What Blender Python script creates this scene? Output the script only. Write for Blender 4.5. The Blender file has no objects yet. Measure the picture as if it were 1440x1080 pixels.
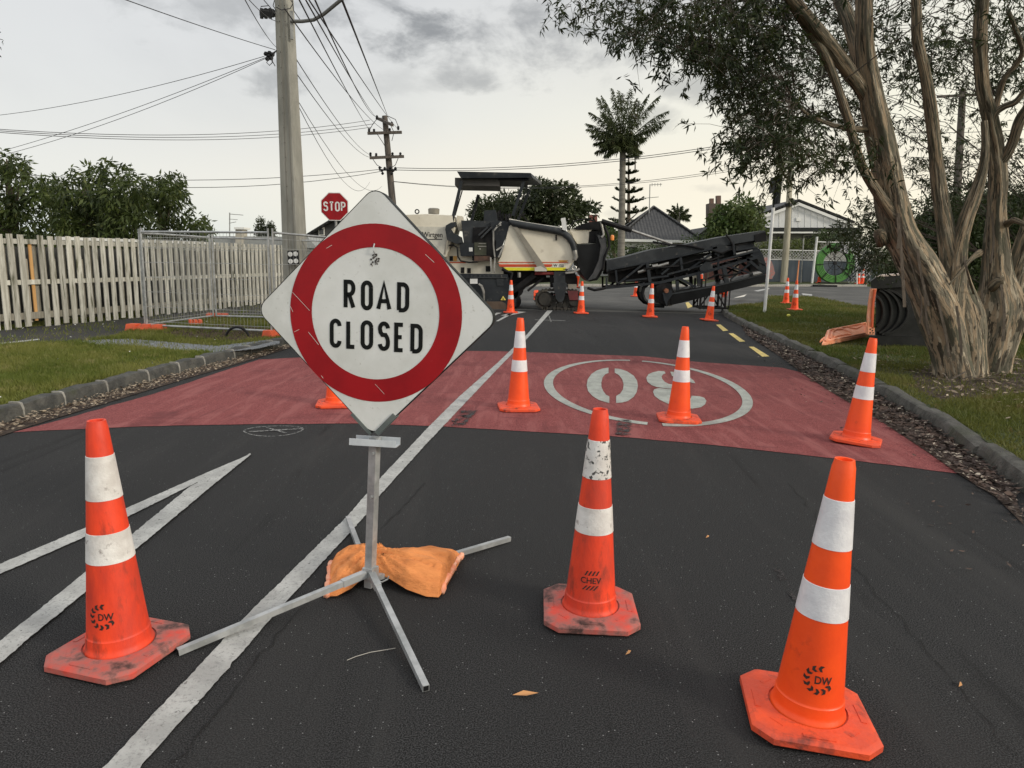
import bpy, math, random
import numpy as np
from mathutils import Vector, Matrix
random.seed(7); rng = np.random.default_rng(7)
SC = bpy.context.scene; COL = SC.collection; PI = math.pi; R = math.radians

# ------------------------------------------------------------------ camera model
F_PX = 1000.0; PITCH = R(10.04); ROLL = R(1.2); EYE = 1.55
fw = np.array([0, math.cos(PITCH), -math.sin(PITCH)])
_r0 = np.array([1., 0, 0]); _u0 = np.array([0, math.sin(PITCH), math.cos(PITCH)])
RT = _r0*math.cos(ROLL) + _u0*math.sin(ROLL); UP = _u0*math.cos(ROLL) - _r0*math.sin(ROLL)
CAM = np.array([0, 0, EYE])
def ray(x, y): return fw + (x-720)/F_PX*RT - (y-540)/F_PX*UP
def G(x, y, z=0.0):
    d = ray(x, y); return CAM + d*((z-EYE)/d[2])
def PX(x, y, Y):
    d = ray(x, y); return CAM + d*(Y/d[1])
def PL(x, y, p0, n):
    d = ray(x, y); return CAM + d*(np.dot(np.array(p0)-CAM, n)/np.dot(d, n))

cd = bpy.data.cameras.new('camera'); cam = bpy.data.objects.new('camera', cd); COL.objects.link(cam)
cd.sensor_width = 36; cd.lens = 25; cd.clip_start = .05; cd.clip_end = 3000
m = Matrix([[RT[0], UP[0], -fw[0], 0], [RT[1], UP[1], -fw[1], 0], [RT[2], UP[2], -fw[2], EYE], [0, 0, 0, 1]])
cam.matrix_world = m; SC.camera = cam

# ------------------------------------------------------------------ mesh builder
ORG = {}
class MB:
    def __init__(s): s.v = []; s.f = []; s.uv = {}; s.mi = []; s.cur = 0
    def face(s, idx, uv=None):
        if uv: s.uv[len(s.f)] = uv
        s.f.append(tuple(idx)); s.mi.append(s.cur)
    def add(s, pts):
        n = len(s.v); s.v.extend([tuple(map(float, p)) for p in pts]); return list(range(n, n+len(pts)))
    def poly(s, pts): s.face(s.add(pts)); return s
    def box(s, c, d, rot=None, bev=0):
        c = Vector(c); hx, hy, hz = d[0]/2, d[1]/2, d[2]/2
        M = Matrix.Identity(3)
        if rot is not None:
            M = Matrix(rot) if not isinstance(rot, (int, float)) else Matrix.Rotation(rot, 3, 'Z')
        P = [c + M @ Vector((x*hx, y*hy, z*hz)) for x in (-1, 1) for y in (-1, 1) for z in (-1, 1)]
        i = s.add(P)
        for q in ((0,1,3,2),(4,6,7,5),(0,4,5,1),(2,3,7,6),(0,2,6,4),(1,5,7,3)): s.face([i[k] for k in q])
        return s
    def prism(s, pts, off):
        """closed outline pts (3D) extruded by vector off"""
        off = np.array(off, float); n = len(pts)
        a = s.add(pts); b = s.add([np.array(p)+off for p in pts])
        s.face(a); s.face(b[::-1])
        for k in range(n): s.face([a[k], b[k], b[(k+1) % n], a[(k+1) % n]])
        return s
    def pxprism(s, pxs, Y, dep): return s.prism([PX(x, y, Y) for x, y in pxs], (0, dep, 0))
    def tube(s, pts, rad, n=8, cap=True, sq=False, rotate=0, uvlen=False, wob=None):
        pts = [Vector(tuple(map(float, p))) for p in pts]; m_ = len(pts)
        if isinstance(rad, (int, float)): rad = [rad]*m_
        up = None; rings = []; L = 0
        for k in range(m_):
            t = (pts[min(k+1, m_-1)] - pts[max(k-1, 0)])
            if t.length < 1e-9: t = Vector((0, 0, 1))
            t.normalize()
            if up is None:
                ref = Vector((0, 0, 1)) if abs(t.z) < .9 else Vector((0, 1, 0))
                up = (ref - t*ref.dot(t)).normalized()
            else:
                up = (up - t*up.dot(t)); up = up.normalized() if up.length > 1e-6 else t.orthogonal().normalized()
            sd = t.cross(up)
            if k: L += (pts[k]-pts[k-1]).length
            ring = []
            for j in range(n):
                a = 2*PI*j/n + rotate
                rr = rad[k]*(wob(a, L) if wob else 1)
                ring.append(pts[k] + up*math.cos(a)*rr + sd*math.sin(a)*rr)
            rings.append((s.add(ring), L))
        for k in range(m_-1):
            a, la = rings[k]; b, lb = rings[k+1]
            for j in range(n):
                j2 = (j+1) % n
                uv = [(j/n, la), ((j+1)/n, la), ((j+1)/n, lb), (j/n, lb)] if uvlen else None
                s.face([a[j], a[j2], b[j2], b[j]], uv)
        if cap: s.face(rings[0][0][::-1]); s.face(rings[-1][0])
        return s
    def bar(s, a, b, w, h=None):
        """square bar from a to b"""
        a = Vector(tuple(a)); b = Vector(tuple(b)); h = h or w
        t = (b-a).normalized(); ref = Vector((0, 0, 1)) if abs(t.z) < .95 else Vector((0, 1, 0))
        u = (ref - t*ref.dot(t)).normalized(); sd = t.cross(u)
        P = []
        for q in (a, b):
            for sx, sy in ((-1,-1),(1,-1),(1,1),(-1,1)): P.append(q + sd*sx*w/2 + u*sy*h/2)
        i = s.add(P)
        s.face(i[0:4][::-1]); s.face(i[4:8])
        for k in range(4): s.face([i[k], i[(k+1) % 4], i[4+(k+1) % 4], i[4+k]])
        return s
    def lathe(s, prof, n=24, c=(0, 0, 0), capb=True, capt=True):
        rings = []
        for r, z in prof: rings.append(s.add([(c[0]+r*math.cos(2*PI*j/n), c[1]+r*math.sin(2*PI*j/n), c[2]+z) for j in range(n)]))
        for k in range(len(rings)-1):
            for j in range(n): s.face([rings[k][j], rings[k][(j+1) % n], rings[k+1][(j+1) % n], rings[k+1][j]])
        if capb: s.face(rings[0][::-1])
        if capt: s.face(rings[-1])
        return s
    def each(s, name, mats, parent=None, smooth=False):
        """one object per connected piece"""
        par = list(range(len(s.v)))
        def fd(a):
            while par[a] != a: par[a] = par[par[a]]; a = par[a]
            return a
        for f in s.f:
            for q in f[1:]: par[fd(q)] = fd(f[0])
        grp = {}
        for f in s.f: grp.setdefault(fd(f[0]), []).append(f)
        out = []
        for fs in grp.values():
            m_ = MB(); ix = {}
            for f in fs:
                for q in f:
                    if q not in ix: ix[q] = len(m_.v); m_.v.append(s.v[q])
                m_.face([ix[q] for q in f])
            out.append(m_.build(name, mats, parent, smooth=smooth))
        return out
    def build(s, name, mats, parent=None, org=None, smooth=False, sub=0):
        if not isinstance(mats, (list, tuple)): mats = [mats]
        V = np.array(s.v, float).reshape(-1, 3)
        if parent is not None: o0 = ORG[parent.name]
        elif org is not None: o0 = np.array(org, float)
        else:
            mn = V.min(0); mx = V.max(0); o0 = np.array([(mn[0]+mx[0])/2, (mn[1]+mx[1])/2, mn[2]])
        me = bpy.data.meshes.new(name); me.from_pydata((V-o0).tolist(), [], s.f); me.update()
        if s.uv:
            ul = me.uv_layers.new(name='UVMap')
            for p in me.polygons:
                u = s.uv.get(p.index)
                if u:
                    for k, li in enumerate(p.loop_indices): ul.data[li].uv = u[k]
        for mt in mats: me.materials.append(mt)
        if len(mats) > 1: me.polygons.foreach_set('material_index', s.mi)
        me.validate()
        if smooth:
            me.polygons.foreach_set('use_smooth', [True]*len(me.polygons))
            if smooth != 'all':
                try: me.set_sharp_from_angle(angle=R(38))
                except Exception: pass
        o = bpy.data.objects.new(name, me); COL.objects.link(o)
        if parent is not None: o.parent = parent
        else: o.location = o0
        ORG[o.name] = o0
        return o
def tag(o, label=None, cat=None, group=None, kind=None):
    if label: o['label'] = label
    if cat: o['category'] = cat
    if group: o['group'] = group
    if kind: o['kind'] = kind
    return o
def thing(name, label, cat, loc=(0, 0, 0), group=None):
    o = bpy.data.objects.new(name, None); COL.objects.link(o); o.empty_display_size = .2
    o.location = tuple(float(v) for v in loc); ORG[o.name] = np.array(loc, float)
    return tag(o, label, cat, group)
def dup(o, parent=None):
    c = o.copy(); COL.objects.link(c); c.parent = parent
    for ch in list(o.children): dup(ch, c)
    return c
def quads(name, P, mat_, parent=None, faces=4, kind=None):
    """P: (N,faces,3) -> one mesh of N loose polygons"""
    N = P.shape[0]; k = P.shape[1]; V = P.reshape(-1, 3)
    if parent is not None: o0 = ORG[parent.name]
    else: o0 = np.array([V[:, 0].mean(), V[:, 1].mean(), V[:, 2].min()])
    me = bpy.data.meshes.new(name); me.vertices.add(N*k); me.vertices.foreach_set('co', (V-o0).ravel())
    me.loops.add(N*k); me.loops.foreach_set('vertex_index', np.arange(N*k))
    me.polygons.add(N); me.polygons.foreach_set('loop_start', np.arange(0, N*k, k)); me.polygons.foreach_set('loop_total', np.full(N, k))
    me.update(calc_edges=True); me.materials.append(mat_)
    o = bpy.data.objects.new(name, me); COL.objects.link(o)
    if parent is not None: o.parent = parent
    else: o.location = o0
    ORG[o.name] = o0
    return o
def nrm(a): return a/np.maximum(np.linalg.norm(a, axis=-1, keepdims=True), 1e-9)
def leaves(cen, dirs, L, W, r=rng, fold=.15):
    """lanceolate leaf quads from base point cen along dirs"""
    n = len(cen); L = np.broadcast_to(L, n)[:, None]; W = np.broadcast_to(W, n)[:, None]
    side = nrm(np.cross(dirs, nrm(r.normal(size=(n, 3)))))
    nn = nrm(np.cross(dirs, side))
    mid = cen + dirs*L*.45 + nn*L*fold*.5
    return np.stack([cen, mid+side*W/2, cen+dirs*L+np.array([0, 0, -1])*L*fold*.6, mid-side*W/2], 1)

# ------------------------------------------------------------------ materials
def mat(name, c1, c2=None, rough=.6, metal=0, scale=5, ramp=(.4, .6), bump=0, bscale=60, stretch=(1, 1, 1), c3=None, s3=20, r3=(.55, .65),
        spec=.5, uv=False, objrand=True, bdist=.01, trans=0, c4=None, s4=2, r4=(.5, .6), objvar=None):
    mt = bpy.data.materials.new(name); mt.use_nodes = True; nt = mt.node_tree; N = nt.nodes; Lk = nt.links
    b = N['Principled BSDF']; b.inputs['Roughness'].default_value = rough; b.inputs['Metallic'].default_value = metal
    b.inputs['Specular IOR Level'].default_value = spec
    b.inputs['Base Color'].default_value = (*c1, 1)
    tc = N.new('ShaderNodeTexCoord'); mp = N.new('ShaderNodeMapping'); mp.inputs['Scale'].default_value = stretch
    Lk.new(tc.outputs['UV' if uv else 'Object'], mp.inputs['Vector'])
    vec = mp.outputs['Vector']
    if objrand and not uv:
        oi = N.new('ShaderNodeObjectInfo'); ml = N.new('ShaderNodeMath'); ml.operation = 'MULTIPLY'; ml.inputs[1].default_value = 37
        Lk.new(oi.outputs['Random'], ml.inputs[0]); va = N.new('ShaderNodeVectorMath'); va.operation = 'ADD'
        Lk.new(vec, va.inputs[0]); Lk.new(ml.outputs[0], va.inputs[1]); vec = va.outputs[0]
    def noise(sc, det=8):
        n = N.new('ShaderNodeTexNoise'); n.inputs['Scale'].default_value = sc; n.inputs['Detail'].default_value = det
        n.inputs['Roughness'].default_value = .62; Lk.new(vec, n.inputs['Vector']); return n.outputs['Fac']
    def rmp(f, a):
        r = N.new('ShaderNodeMapRange'); r.inputs[1].default_value = a[0]; r.inputs[2].default_value = a[1]; Lk.new(f, r.inputs[0]); return r.outputs[0]
    def mix(f, a, c):
        x = N.new('ShaderNodeMix'); x.data_type = 'RGBA'; Lk.new(f, x.inputs[0])
        if isinstance(a, tuple): x.inputs[6].default_value = (*a, 1)
        else: Lk.new(a, x.inputs[6])
        x.inputs[7].default_value = (*c, 1); return x.outputs[2]
    out = c1
    if c2: out = mix(rmp(noise(scale), ramp), out, c2)
    if c3: out = mix(rmp(noise(s3), r3), out, c3)
    if c4: out = mix(rmp(noise(s4), r4), out, c4)
    if objvar:
        hs = N.new('ShaderNodeHueSaturation'); oi2 = N.new('ShaderNodeObjectInfo'); Lk.new(out, hs.inputs['Color']); mr = N.new('ShaderNodeMapRange'); mr.inputs[3].default_value = objvar[0]; mr.inputs[4].default_value = objvar[1]
        Lk.new(oi2.outputs['Random'], mr.inputs[0]); Lk.new(mr.outputs[0], hs.inputs['Value']); out = hs.outputs[0]
    if not isinstance(out, tuple): Lk.new(out, b.inputs['Base Color'])
    if bump:
        bp = N.new('ShaderNodeBump'); bp.inputs['Strength'].default_value = bump; bp.inputs['Distance'].default_value = bdist
        Lk.new(noise(bscale, 6), bp.inputs['Height']); Lk.new(bp.outputs[0], b.inputs['Normal'])
    if trans:
        t = N.new('ShaderNodeBsdfTranslucent'); mx = N.new('ShaderNodeMixShader'); mx.inputs[0].default_value = trans
        if not isinstance(out, tuple): Lk.new(out, t.inputs[0])
        else: t.inputs[0].default_value = (*c1, 1)
        Lk.new(b.outputs[0], mx.inputs[1]); Lk.new(t.outputs[0], mx.inputs[2]); Lk.new(mx.outputs[0], N['Material Output'].inputs[0])
    return mt
def leafmat(name, a, b, scale=1.2, trans=.3, rough=.5, c3=None):
    return mat(name, a, b, rough=rough, scale=scale, ramp=(.42, .58), c3=c3, s3=scale*6, r3=(.56, .7), trans=trans, spec=.3)

def asphalt(name, base, dark, light, fleck, bscale=140, patch=None, streak=None):
    mt = mat(name, base, None, rough=.9, objrand=False, spec=.2); nt = mt.node_tree; N = nt.nodes; Lk = nt.links; b = N['Principled BSDF']
    tc = N.new('ShaderNodeTexCoord'); v = tc.outputs['Object']
    def nz(sc, det=4, ro=.6):
        n = N.new('ShaderNodeTexNoise'); n.inputs['Scale'].default_value = sc; n.inputs['Detail'].default_value = det; n.inputs['Roughness'].default_value = ro; Lk.new(v, n.inputs[0]); return n.outputs['Fac']
    def rp(f, a, c, d=0, e=1):
        r = N.new('ShaderNodeMapRange'); 
        for i, q in enumerate((a, c, d, e)): r.inputs[i+1].default_value = q
        Lk.new(f, r.inputs[0]); return r.outputs[0]
    def mx(f, a, c):
        x = N.new('ShaderNodeMix'); x.data_type = 'RGBA'; Lk.new(f, x.inputs[0])
        for k, q in ((6, a), (7, c)):
            if isinstance(q, tuple): x.inputs[k].default_value = (*q, 1)
            else: Lk.new(q, x.inputs[k])
        return x.outputs[2]
    col = mx(rp(nz(bscale, 3), .43, .6), dark, light)
    col = mx(rp(nz(.55, 6), .35, .7, 0, .55), col, base)
    if patch: col = mx(rp(nz(patch[0], 8, .7), patch[1], patch[2]), col, patch[3])
    for st in streak or ():
        mp = N.new('ShaderNodeMapping'); mp.inputs['Scale'].default_value = (st[0], st[1], 1); mp.inputs['Rotation'].default_value = (0, 0, st[5]); Lk.new(v, mp.inputs[0]); sn = N.new('ShaderNodeTexNoise'); sn.inputs['Scale'].default_value = 1; sn.inputs['Detail'].default_value = 8; sn.inputs['Roughness'].default_value = .65; sn.inputs['Distortion'].default_value = .6; Lk.new(mp.outputs[0], sn.inputs[0])
        col = mx(rp(sn.outputs['Fac'], st[2], st[3], 0, .75), col, st[4])
    vo = N.new('ShaderNodeTexVoronoi'); vo.inputs['Scale'].default_value = 95; Lk.new(v, vo.inputs[0])
    sep = N.new('ShaderNodeSeparateColor'); Lk.new(vo.outputs['Color'], sep.inputs[0])
    m1 = N.new('ShaderNodeMath'); m1.operation = 'GREATER_THAN'; m1.inputs[1].default_value = .972; Lk.new(sep.outputs[0], m1.inputs[0])
    m2 = N.new('ShaderNodeMath'); m2.operation = 'LESS_THAN'; m2.inputs[1].default_value = .22; Lk.new(vo.outputs['Distance'], m2.inputs[0])
    m3 = N.new('ShaderNodeMath'); m3.operation = 'MULTIPLY'; Lk.new(m1.outputs[0], m3.inputs[0]); Lk.new(m2.outputs[0], m3.inputs[1])
    col = mx(m3.outputs[0], col, fleck)
    Lk.new(col, b.inputs['Base Color'])
    bp = N.new('ShaderNodeBump'); bp.inputs['Strength'].default_value = .9; bp.inputs['Distance'].default_value = .006
    Lk.new(nz(bscale*.8, 4), bp.inputs['Height']); Lk.new(bp.outputs[0], b.inputs['Normal'])
    return mt
def paint(name, col, wear=.5, dirt=(.25, .25, .24), sc=14, thr=(.62, .68), mid=None, midthr=(.4, .6), alpha_sc=30, rough=.7):
    """road paint: colour variation, plus holes where the paint has worn away"""
    mt = mat(name, col, mid or tuple(c*.72 for c in col), rough=rough, scale=6, ramp=midthr, c3=dirt, s3=70, r3=(.52, .68), bump=.6, bscale=150, bdist=.004, objrand=False)
    nt = mt.node_tree; N = nt.nodes; Lk = nt.links; b = N['Principled BSDF']
    tc = N.new('ShaderNodeTexCoord'); n = N.new('ShaderNodeTexNoise'); n.inputs['Scale'].default_value = alpha_sc; n.inputs['Detail'].default_value = 9; n.inputs['Roughness'].default_value = .75
    Lk.new(tc.outputs['Object'], n.inputs[0]); r = N.new('ShaderNodeMapRange'); r.inputs[1].default_value = thr[0]; r.inputs[2].default_value = thr[1]; r.inputs[3].default_value = 1; r.inputs[4].default_value = 1-wear
    Lk.new(n.outputs['Fac'], r.inputs[0]); Lk.new(r.outputs[0], b.inputs['Alpha'])
    return mt
M = {}
M['asphalt'] = asphalt('new_asphalt', (.024, .024, .024), (.004, .004, .004), (.062, .062, .063), (.26, .26, .26), 190, streak=((2.2, .18, .52, .7, (.042, .041, .04), -.12), (3, .4, .6, .7, (.012, .012, .012), -.12)))
M['asphalt_old'] = asphalt('old_asphalt', (.075, .074, .072), (.05, .05, .048), (.1, .098, .094), (.2, .2, .19), 60, (.3, .45, .65, (.12, .118, .11)))
M['footpath'] = asphalt('footpath_asphalt', (.045, .044, .043), (.025, .025, .025), (.065, .063, .06), (.2, .2, .19), 90, (.8, .5, .62, (.06, .055, .045)))
M['red'] = asphalt('red_surfacing', (.23, .064, .062), (.12, .028, .03), (.34, .105, .1), (.5, .25, .22), 130, (1.3, .52, .66, (.15, .042, .043)), streak=((7, .9, .5, .62, (.29, .1, .095), .12), (11, 1.2, .58, .7, (.12, .035, .037), .05), (.9, 8, .6, .68, (.13, .036, .038), .2)))
M['white_paint'] = paint('white_road_paint', (.44, .44, .42), .85, (.22, .22, .21), thr=(.6, .67))
M['old_white'] = paint('worn_white_paint', (.4, .42, .38), .8, (.24, .24, .22), thr=(.6, .68))
M['yellow_paint'] = paint('yellow_road_paint', (.72, .55, .16), .7, (.4, .36, .2))
M['chalk'] = paint('chalk', (.3, .3, .29), 1, thr=(.46, .56), alpha_sc=45)
M['rubber_mark'] = paint('tyre_scuff', (.03, .025, .025), 1, (.02, .02, .02), thr=(.44, .56), alpha_sc=9)
M['stone'] = mat('bluestone', (.045, .046, .043), (.085, .083, .074), rough=.85, scale=7, bump=1, bscale=25, bdist=.03, c3=(.05, .055, .035), s3=4, r3=(.55, .7))
M['mortar'] = mat('mortar', (.3, .29, .26), (.2, .19, .17), scale=14, bump=.6, rough=.9)
M['kerb_old'] = mat('old_kerb', (.07, .068, .06), (.14, .135, .12), rough=.9, scale=6, bump=1, bscale=30, bdist=.03, c3=(.05, .055, .035), s3=3, r3=(.5, .68))
M['turf'] = mat('turf_soil', (.035, .05, .012), (.06, .075, .02), rough=.95, scale=3, c3=(.075, .055, .035), s3=1.3, r3=(.55, .72), bump=1, bscale=40, bdist=.04, objrand=False)
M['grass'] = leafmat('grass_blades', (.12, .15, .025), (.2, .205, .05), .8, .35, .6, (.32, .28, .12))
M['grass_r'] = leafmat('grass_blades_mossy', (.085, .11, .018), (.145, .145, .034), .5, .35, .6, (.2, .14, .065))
M['gravel'] = mat('gravel', (.15, .165, .18), (.27, .28, .29), scale=40, rough=.9, bump=1, bscale=60, bdist=.03, objrand=False)
M['dirt'] = mat('bare_dirt', (.07, .05, .035), (.12, .09, .06), scale=9, rough=.95, bump=1, bscale=20, bdist=.06, objrand=False)
M['litter_base'] = mat('leaf_mould', (.035, .022, .016), (.07, .045, .03), scale=12, rough=.95, bump=1, bscale=50, bdist=.03, objrand=False)
M['litter_l'] = mat('dry_leaves', (.3, .24, .17), (.12, .08, .05), scale=8, ramp=(.45, .55), rough=.8, c3=(.5, .42, .32), s3=15)
M['litter_r'] = mat('dry_leaves_dark', (.09, .055, .04), (.035, .022, .017), scale=6, ramp=(.42, .55), rough=.8, c3=(.42, .36, .28), s3=11, r3=(.58, .62))
M['orange'] = mat('cone_orange', (.95, .088, .008), (.85, .07, .008), rough=.42, scale=4, bump=.12, bscale=30, c3=(.6, .05, .01), s3=9, r3=(.64, .76))
M['orange_worn'] = mat('cone_orange_worn', (.84, .06, .014), (.6, .042, .016), rough=.55, scale=6, bump=.3, bscale=25, c3=(.2, .028, .015), s3=13, r3=(.56, .72), stretch=(1, 1, .4), c4=(.5, .06, .03), s4=3, r4=(.5, .7))
M['base_orange'] = mat('cone_base_orange', (.82, .085, .02), (.64, .075, .03), rough=.6, scale=7, bump=.5, bscale=30, c3=(.2, .04, .025), s3=12, r3=(.54, .7))
M['base_worn'] = mat('cone_base_worn', (.62, .07, .045), (.33, .13, .11), ramp=(.35, .55), rough=.8, scale=9, bump=.5, bscale=30, c3=(.07, .035, .03), s3=9, r3=(.52, .64))
M['reflect'] = mat('reflective_collar', (.78, .77, .78), (.66, .65, .67), rough=.35, scale=9, c3=(.45, .42, .4), s3=26, r3=(.66, .74), bump=.25, bscale=60)
M['reflect_worn'] = mat('reflective_collar_worn', (.75, .73, .7), (.58, .55, .52), rough=.5, scale=9, c3=(.33, .3, .28), s3=24, r3=(.6, .68), bump=.3, bscale=60)
M['reflect_peel'] = mat('reflective_collar_peeling', (.75, .73, .7), (.6, .57, .54), rough=.5, scale=9, c3=(.06, .06, .058), s3=42, r3=(.56, .59), bump=.3, bscale=60)
M['logo'] = mat('black_print', (.025, .015, .012), None, rough=.6)
M['galv'] = mat('galvanised_steel', (.46, .47, .47), (.3, .31, .31), rough=.4, metal=.35, scale=9, bump=.1, bscale=20)
M['galv_dark'] = mat('weathered_steel', (.34, .34, .32), (.24, .24, .23), rough=.5, metal=.2, scale=5)
M['sign_white'] = mat('reflective_white', (.66, .67, .65), (.57, .58, .55), rough=.45, scale=3, c3=(.42, .42, .38), s3=55, r3=(.62, .74), c4=(.45, .46, .43), s4=1.6, r4=(.55, .75))
M['sign_red'] = mat('reflective_red', (.31, .003, .007), (.25, .002, .006), spec=.3, rough=.45, scale=5, c3=(.5, .09, .09), s3=60, r3=(.7, .74))
M['sign_black'] = mat('sign_black', (.006, .007, .0065), None, rough=.6, spec=.15)
M['frame_dark'] = mat('dark_frame', (.01, .013, .013), (.025, .028, .027), spec=.2, rough=.6, scale=10)
M['bracket'] = mat('grey_bracket', (.1, .12, .12), (.15, .17, .16), rough=.5, metal=.4, scale=10)
M['scratch'] = mat('scratch', (.6, .55, .5), None, rough=.6)
M['stain'] = mat('rust_stain', (.06, .05, .045), None, rough=.8)
M['sand'] = mat('orange_sandbag', (.8, .29, .085), (.66, .22, .06), rough=.8, scale=5, bump=.9, bscale=28, bdist=.015, c3=(.48, .17, .05), s3=9, r3=(.54, .78), stretch=(.6, 1.6, 1.6))
M['hem'] = mat('sandbag_hem', (.8, .28, .15), (.85, .45, .3), rough=.8, scale=22)
M['concrete'] = mat('concrete', (.33, .32, .28), (.24, .235, .205), rough=.88, scale=3, stretch=(1, 1, .35), bump=.4, bscale=30, c3=(.17, .17, .14), s3=5, r3=(.58, .75))
M['pole_wood'] = mat('weathered_pole_timber', (.07, .06, .05), (.12, .1, .085), rough=.9, scale=4, stretch=(4, 4, .4))
M['pole_pale'] = mat('pale_pole_timber', (.42, .39, .3), (.3, .27, .2), rough=.9, scale=4, stretch=(4, 4, .3))
M['wire'] = mat('cable_black', (.035, .035, .038), None, rough=.7)
M["black"] = mat("black_plastic", (.008, .0085, .009), (.016, .016, .017), rough=.5, scale=5, spec=.25)
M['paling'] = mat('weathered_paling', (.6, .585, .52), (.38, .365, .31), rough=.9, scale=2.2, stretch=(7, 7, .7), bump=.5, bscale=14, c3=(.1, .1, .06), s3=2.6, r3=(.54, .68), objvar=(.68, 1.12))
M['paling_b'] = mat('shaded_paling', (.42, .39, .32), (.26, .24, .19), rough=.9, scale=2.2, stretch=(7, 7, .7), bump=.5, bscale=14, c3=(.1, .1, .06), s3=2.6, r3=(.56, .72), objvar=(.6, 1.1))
M['new_timber'] = mat('new_timber', (.6, .34, .13), (.5, .27, .1), rough=.8, scale=3, stretch=(7, 7, .6))
M['white'] = mat('white_paint', (.72, .72, .7), (.6, .6, .58), rough=.6, scale=2)
# ------------------------------------------------------------------ ground, road, markings
def sheet(name, pts, z, mt, kind='structure', **k):
    mb = MB(); P = [(p[0], p[1], z) for p in pts]
    ar = sum(P[i][0]*P[(i+1) % len(P)][1]-P[(i+1) % len(P)][0]*P[i][1] for i in range(len(P)))
    if ar < 0: P = P[::-1]
    mb.poly(P); return tag(mb.build(name, mt, org=(0, 0, 0)), kind=kind, **k)
def pxs(L, z=0.0): return [G(x, y, z) for x, y in L]
def inpoly(P, poly):
    x, y = P[:, 0], P[:, 1]; c = np.zeros(len(P), bool); n = len(poly); j = n-1
    for i in range(n):
        xi, yi = poly[i][0], poly[i][1]; xj, yj = poly[j][0], poly[j][1]
        c ^= ((yi > y) != (yj > y)) & (x < (xj-xi)*(y-yi)/((yj-yi) or 1e-9)+xi); j = i
    return c
def project(P):
    v = P-CAM; d = v@fw; return np.stack([720+F_PX*(v@RT)/d, 540-F_PX*(v@UP)/d], 1)
VZ = .12
KL = [(-5.1, -8), (-4.8, -2), (-4.62, 3), (-4.53, 6.12), (-4.49, 6.6), (-4.44, 7.1), (-4.38, 7.8), (-4.31, 8.6), (-4.18, 9.66), (-4.02, 10.7), (-3.83, 12.06), (-3.6, 13.6), (-3.5, 15.4), (-3.7, 17), (-4.4, 18.6), (-5.8, 19.8), (-8, 20.9), (-12, 21.8), (-60, 26)]
gc = [tuple(G(x, y)[:2]) for x, y in ((1012, 430), (1030, 424), (1080, 419), (1147, 422), (1222, 437))]
KR = [(2.2, -8), (2.75, -2), (3.2, 2.6), (3.62, 4.93), (3.96, 6.15), (4.2, 7.2), (4.38, 8.27), (4.59, 9.31), (4.74, 10.34), (4.96, 11.89), (5.21, 13.85), (5.68, 17.63), (6.0, 19.9), (6.3, 21.6)]
FK = [(-60, 8), (5.9, 42.8), (17.3, 48.9), (26.4, 53.7), (140, 113)]      # kerb of the far side of the cross street
sheet('ground', [(-1500, -200), (1500, -200), (1500, 1500), (-1500, 1500)], -.06, M['turf'])
sheet('road', [(-60, -20), (40, -20), (40, 20.6), (7, 21.75), (-60, 21.75)], 0, M['asphalt'])
sheet('cross_street', [(-60, 21.75), (7, 21.75), (40, 20.6), (140, 20.6)] + FK[::-1][:-1] + [(-60, 8+0.0)] if False else [(-60, 21.75), (7, 21.75), (40, 20.6), (140, 40), (140, 113), (26.4, 53.7), (17.3, 48.9), (5.9, 42.8), (-60, 40)], 0, M['asphalt_old'])
def offset(L, d):
    out = []
    for i in range(len(L)):
        a = np.array(L[max(i-1, 0)], float)[:2]; b = np.array(L[min(i+1, len(L)-1)], float)[:2]; t = (b-a)/np.linalg.norm(b-a)
        out.append(tuple(np.array(L[i], float)[:2] + np.array([-t[1], t[0]])*d))
    return out
def pad(name, pts, z, mt):
    mb = MB(); P = [(p[0], p[1], z) for p in pts]
    ar = sum(P[i][0]*P[(i+1) % len(P)][1]-P[(i+1) % len(P)][0]*P[i][1] for i in range(len(P)))
    if ar < 0: P = P[::-1]
    mb.prism([(x, y, -.05) for x, y, _ in P][::-1], (0, 0, z+.05))
    return tag(mb.build(name, mt, org=(0, 0, 0)), kind='structure')
# cross-street kerb round the right-hand corner of the verge
KRC = KR + [(6.75, 23.2), (7.6, 24.6), (9.0, 25.9)] + [gc[2], gc[3], gc[4], (12.6, 18.9), (40, 17.5)]
padL = offset(KL, .12) + [(-60, -8)]
padR = offset(KRC, -.12) + [(40, -8)]
pad('left_verge', padL, VZ, M['turf']); pad('right_verge', padR, VZ, M['turf'])
FK2 = offset([(-20, 30.5)] + FK[1:], .15)
pad('far_verge', FK2 + [(900, 500), (900, 1400), (-900, 1400), (-900, 300), (-60, 42), (-20, 36)], VZ, M['turf'])

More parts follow.
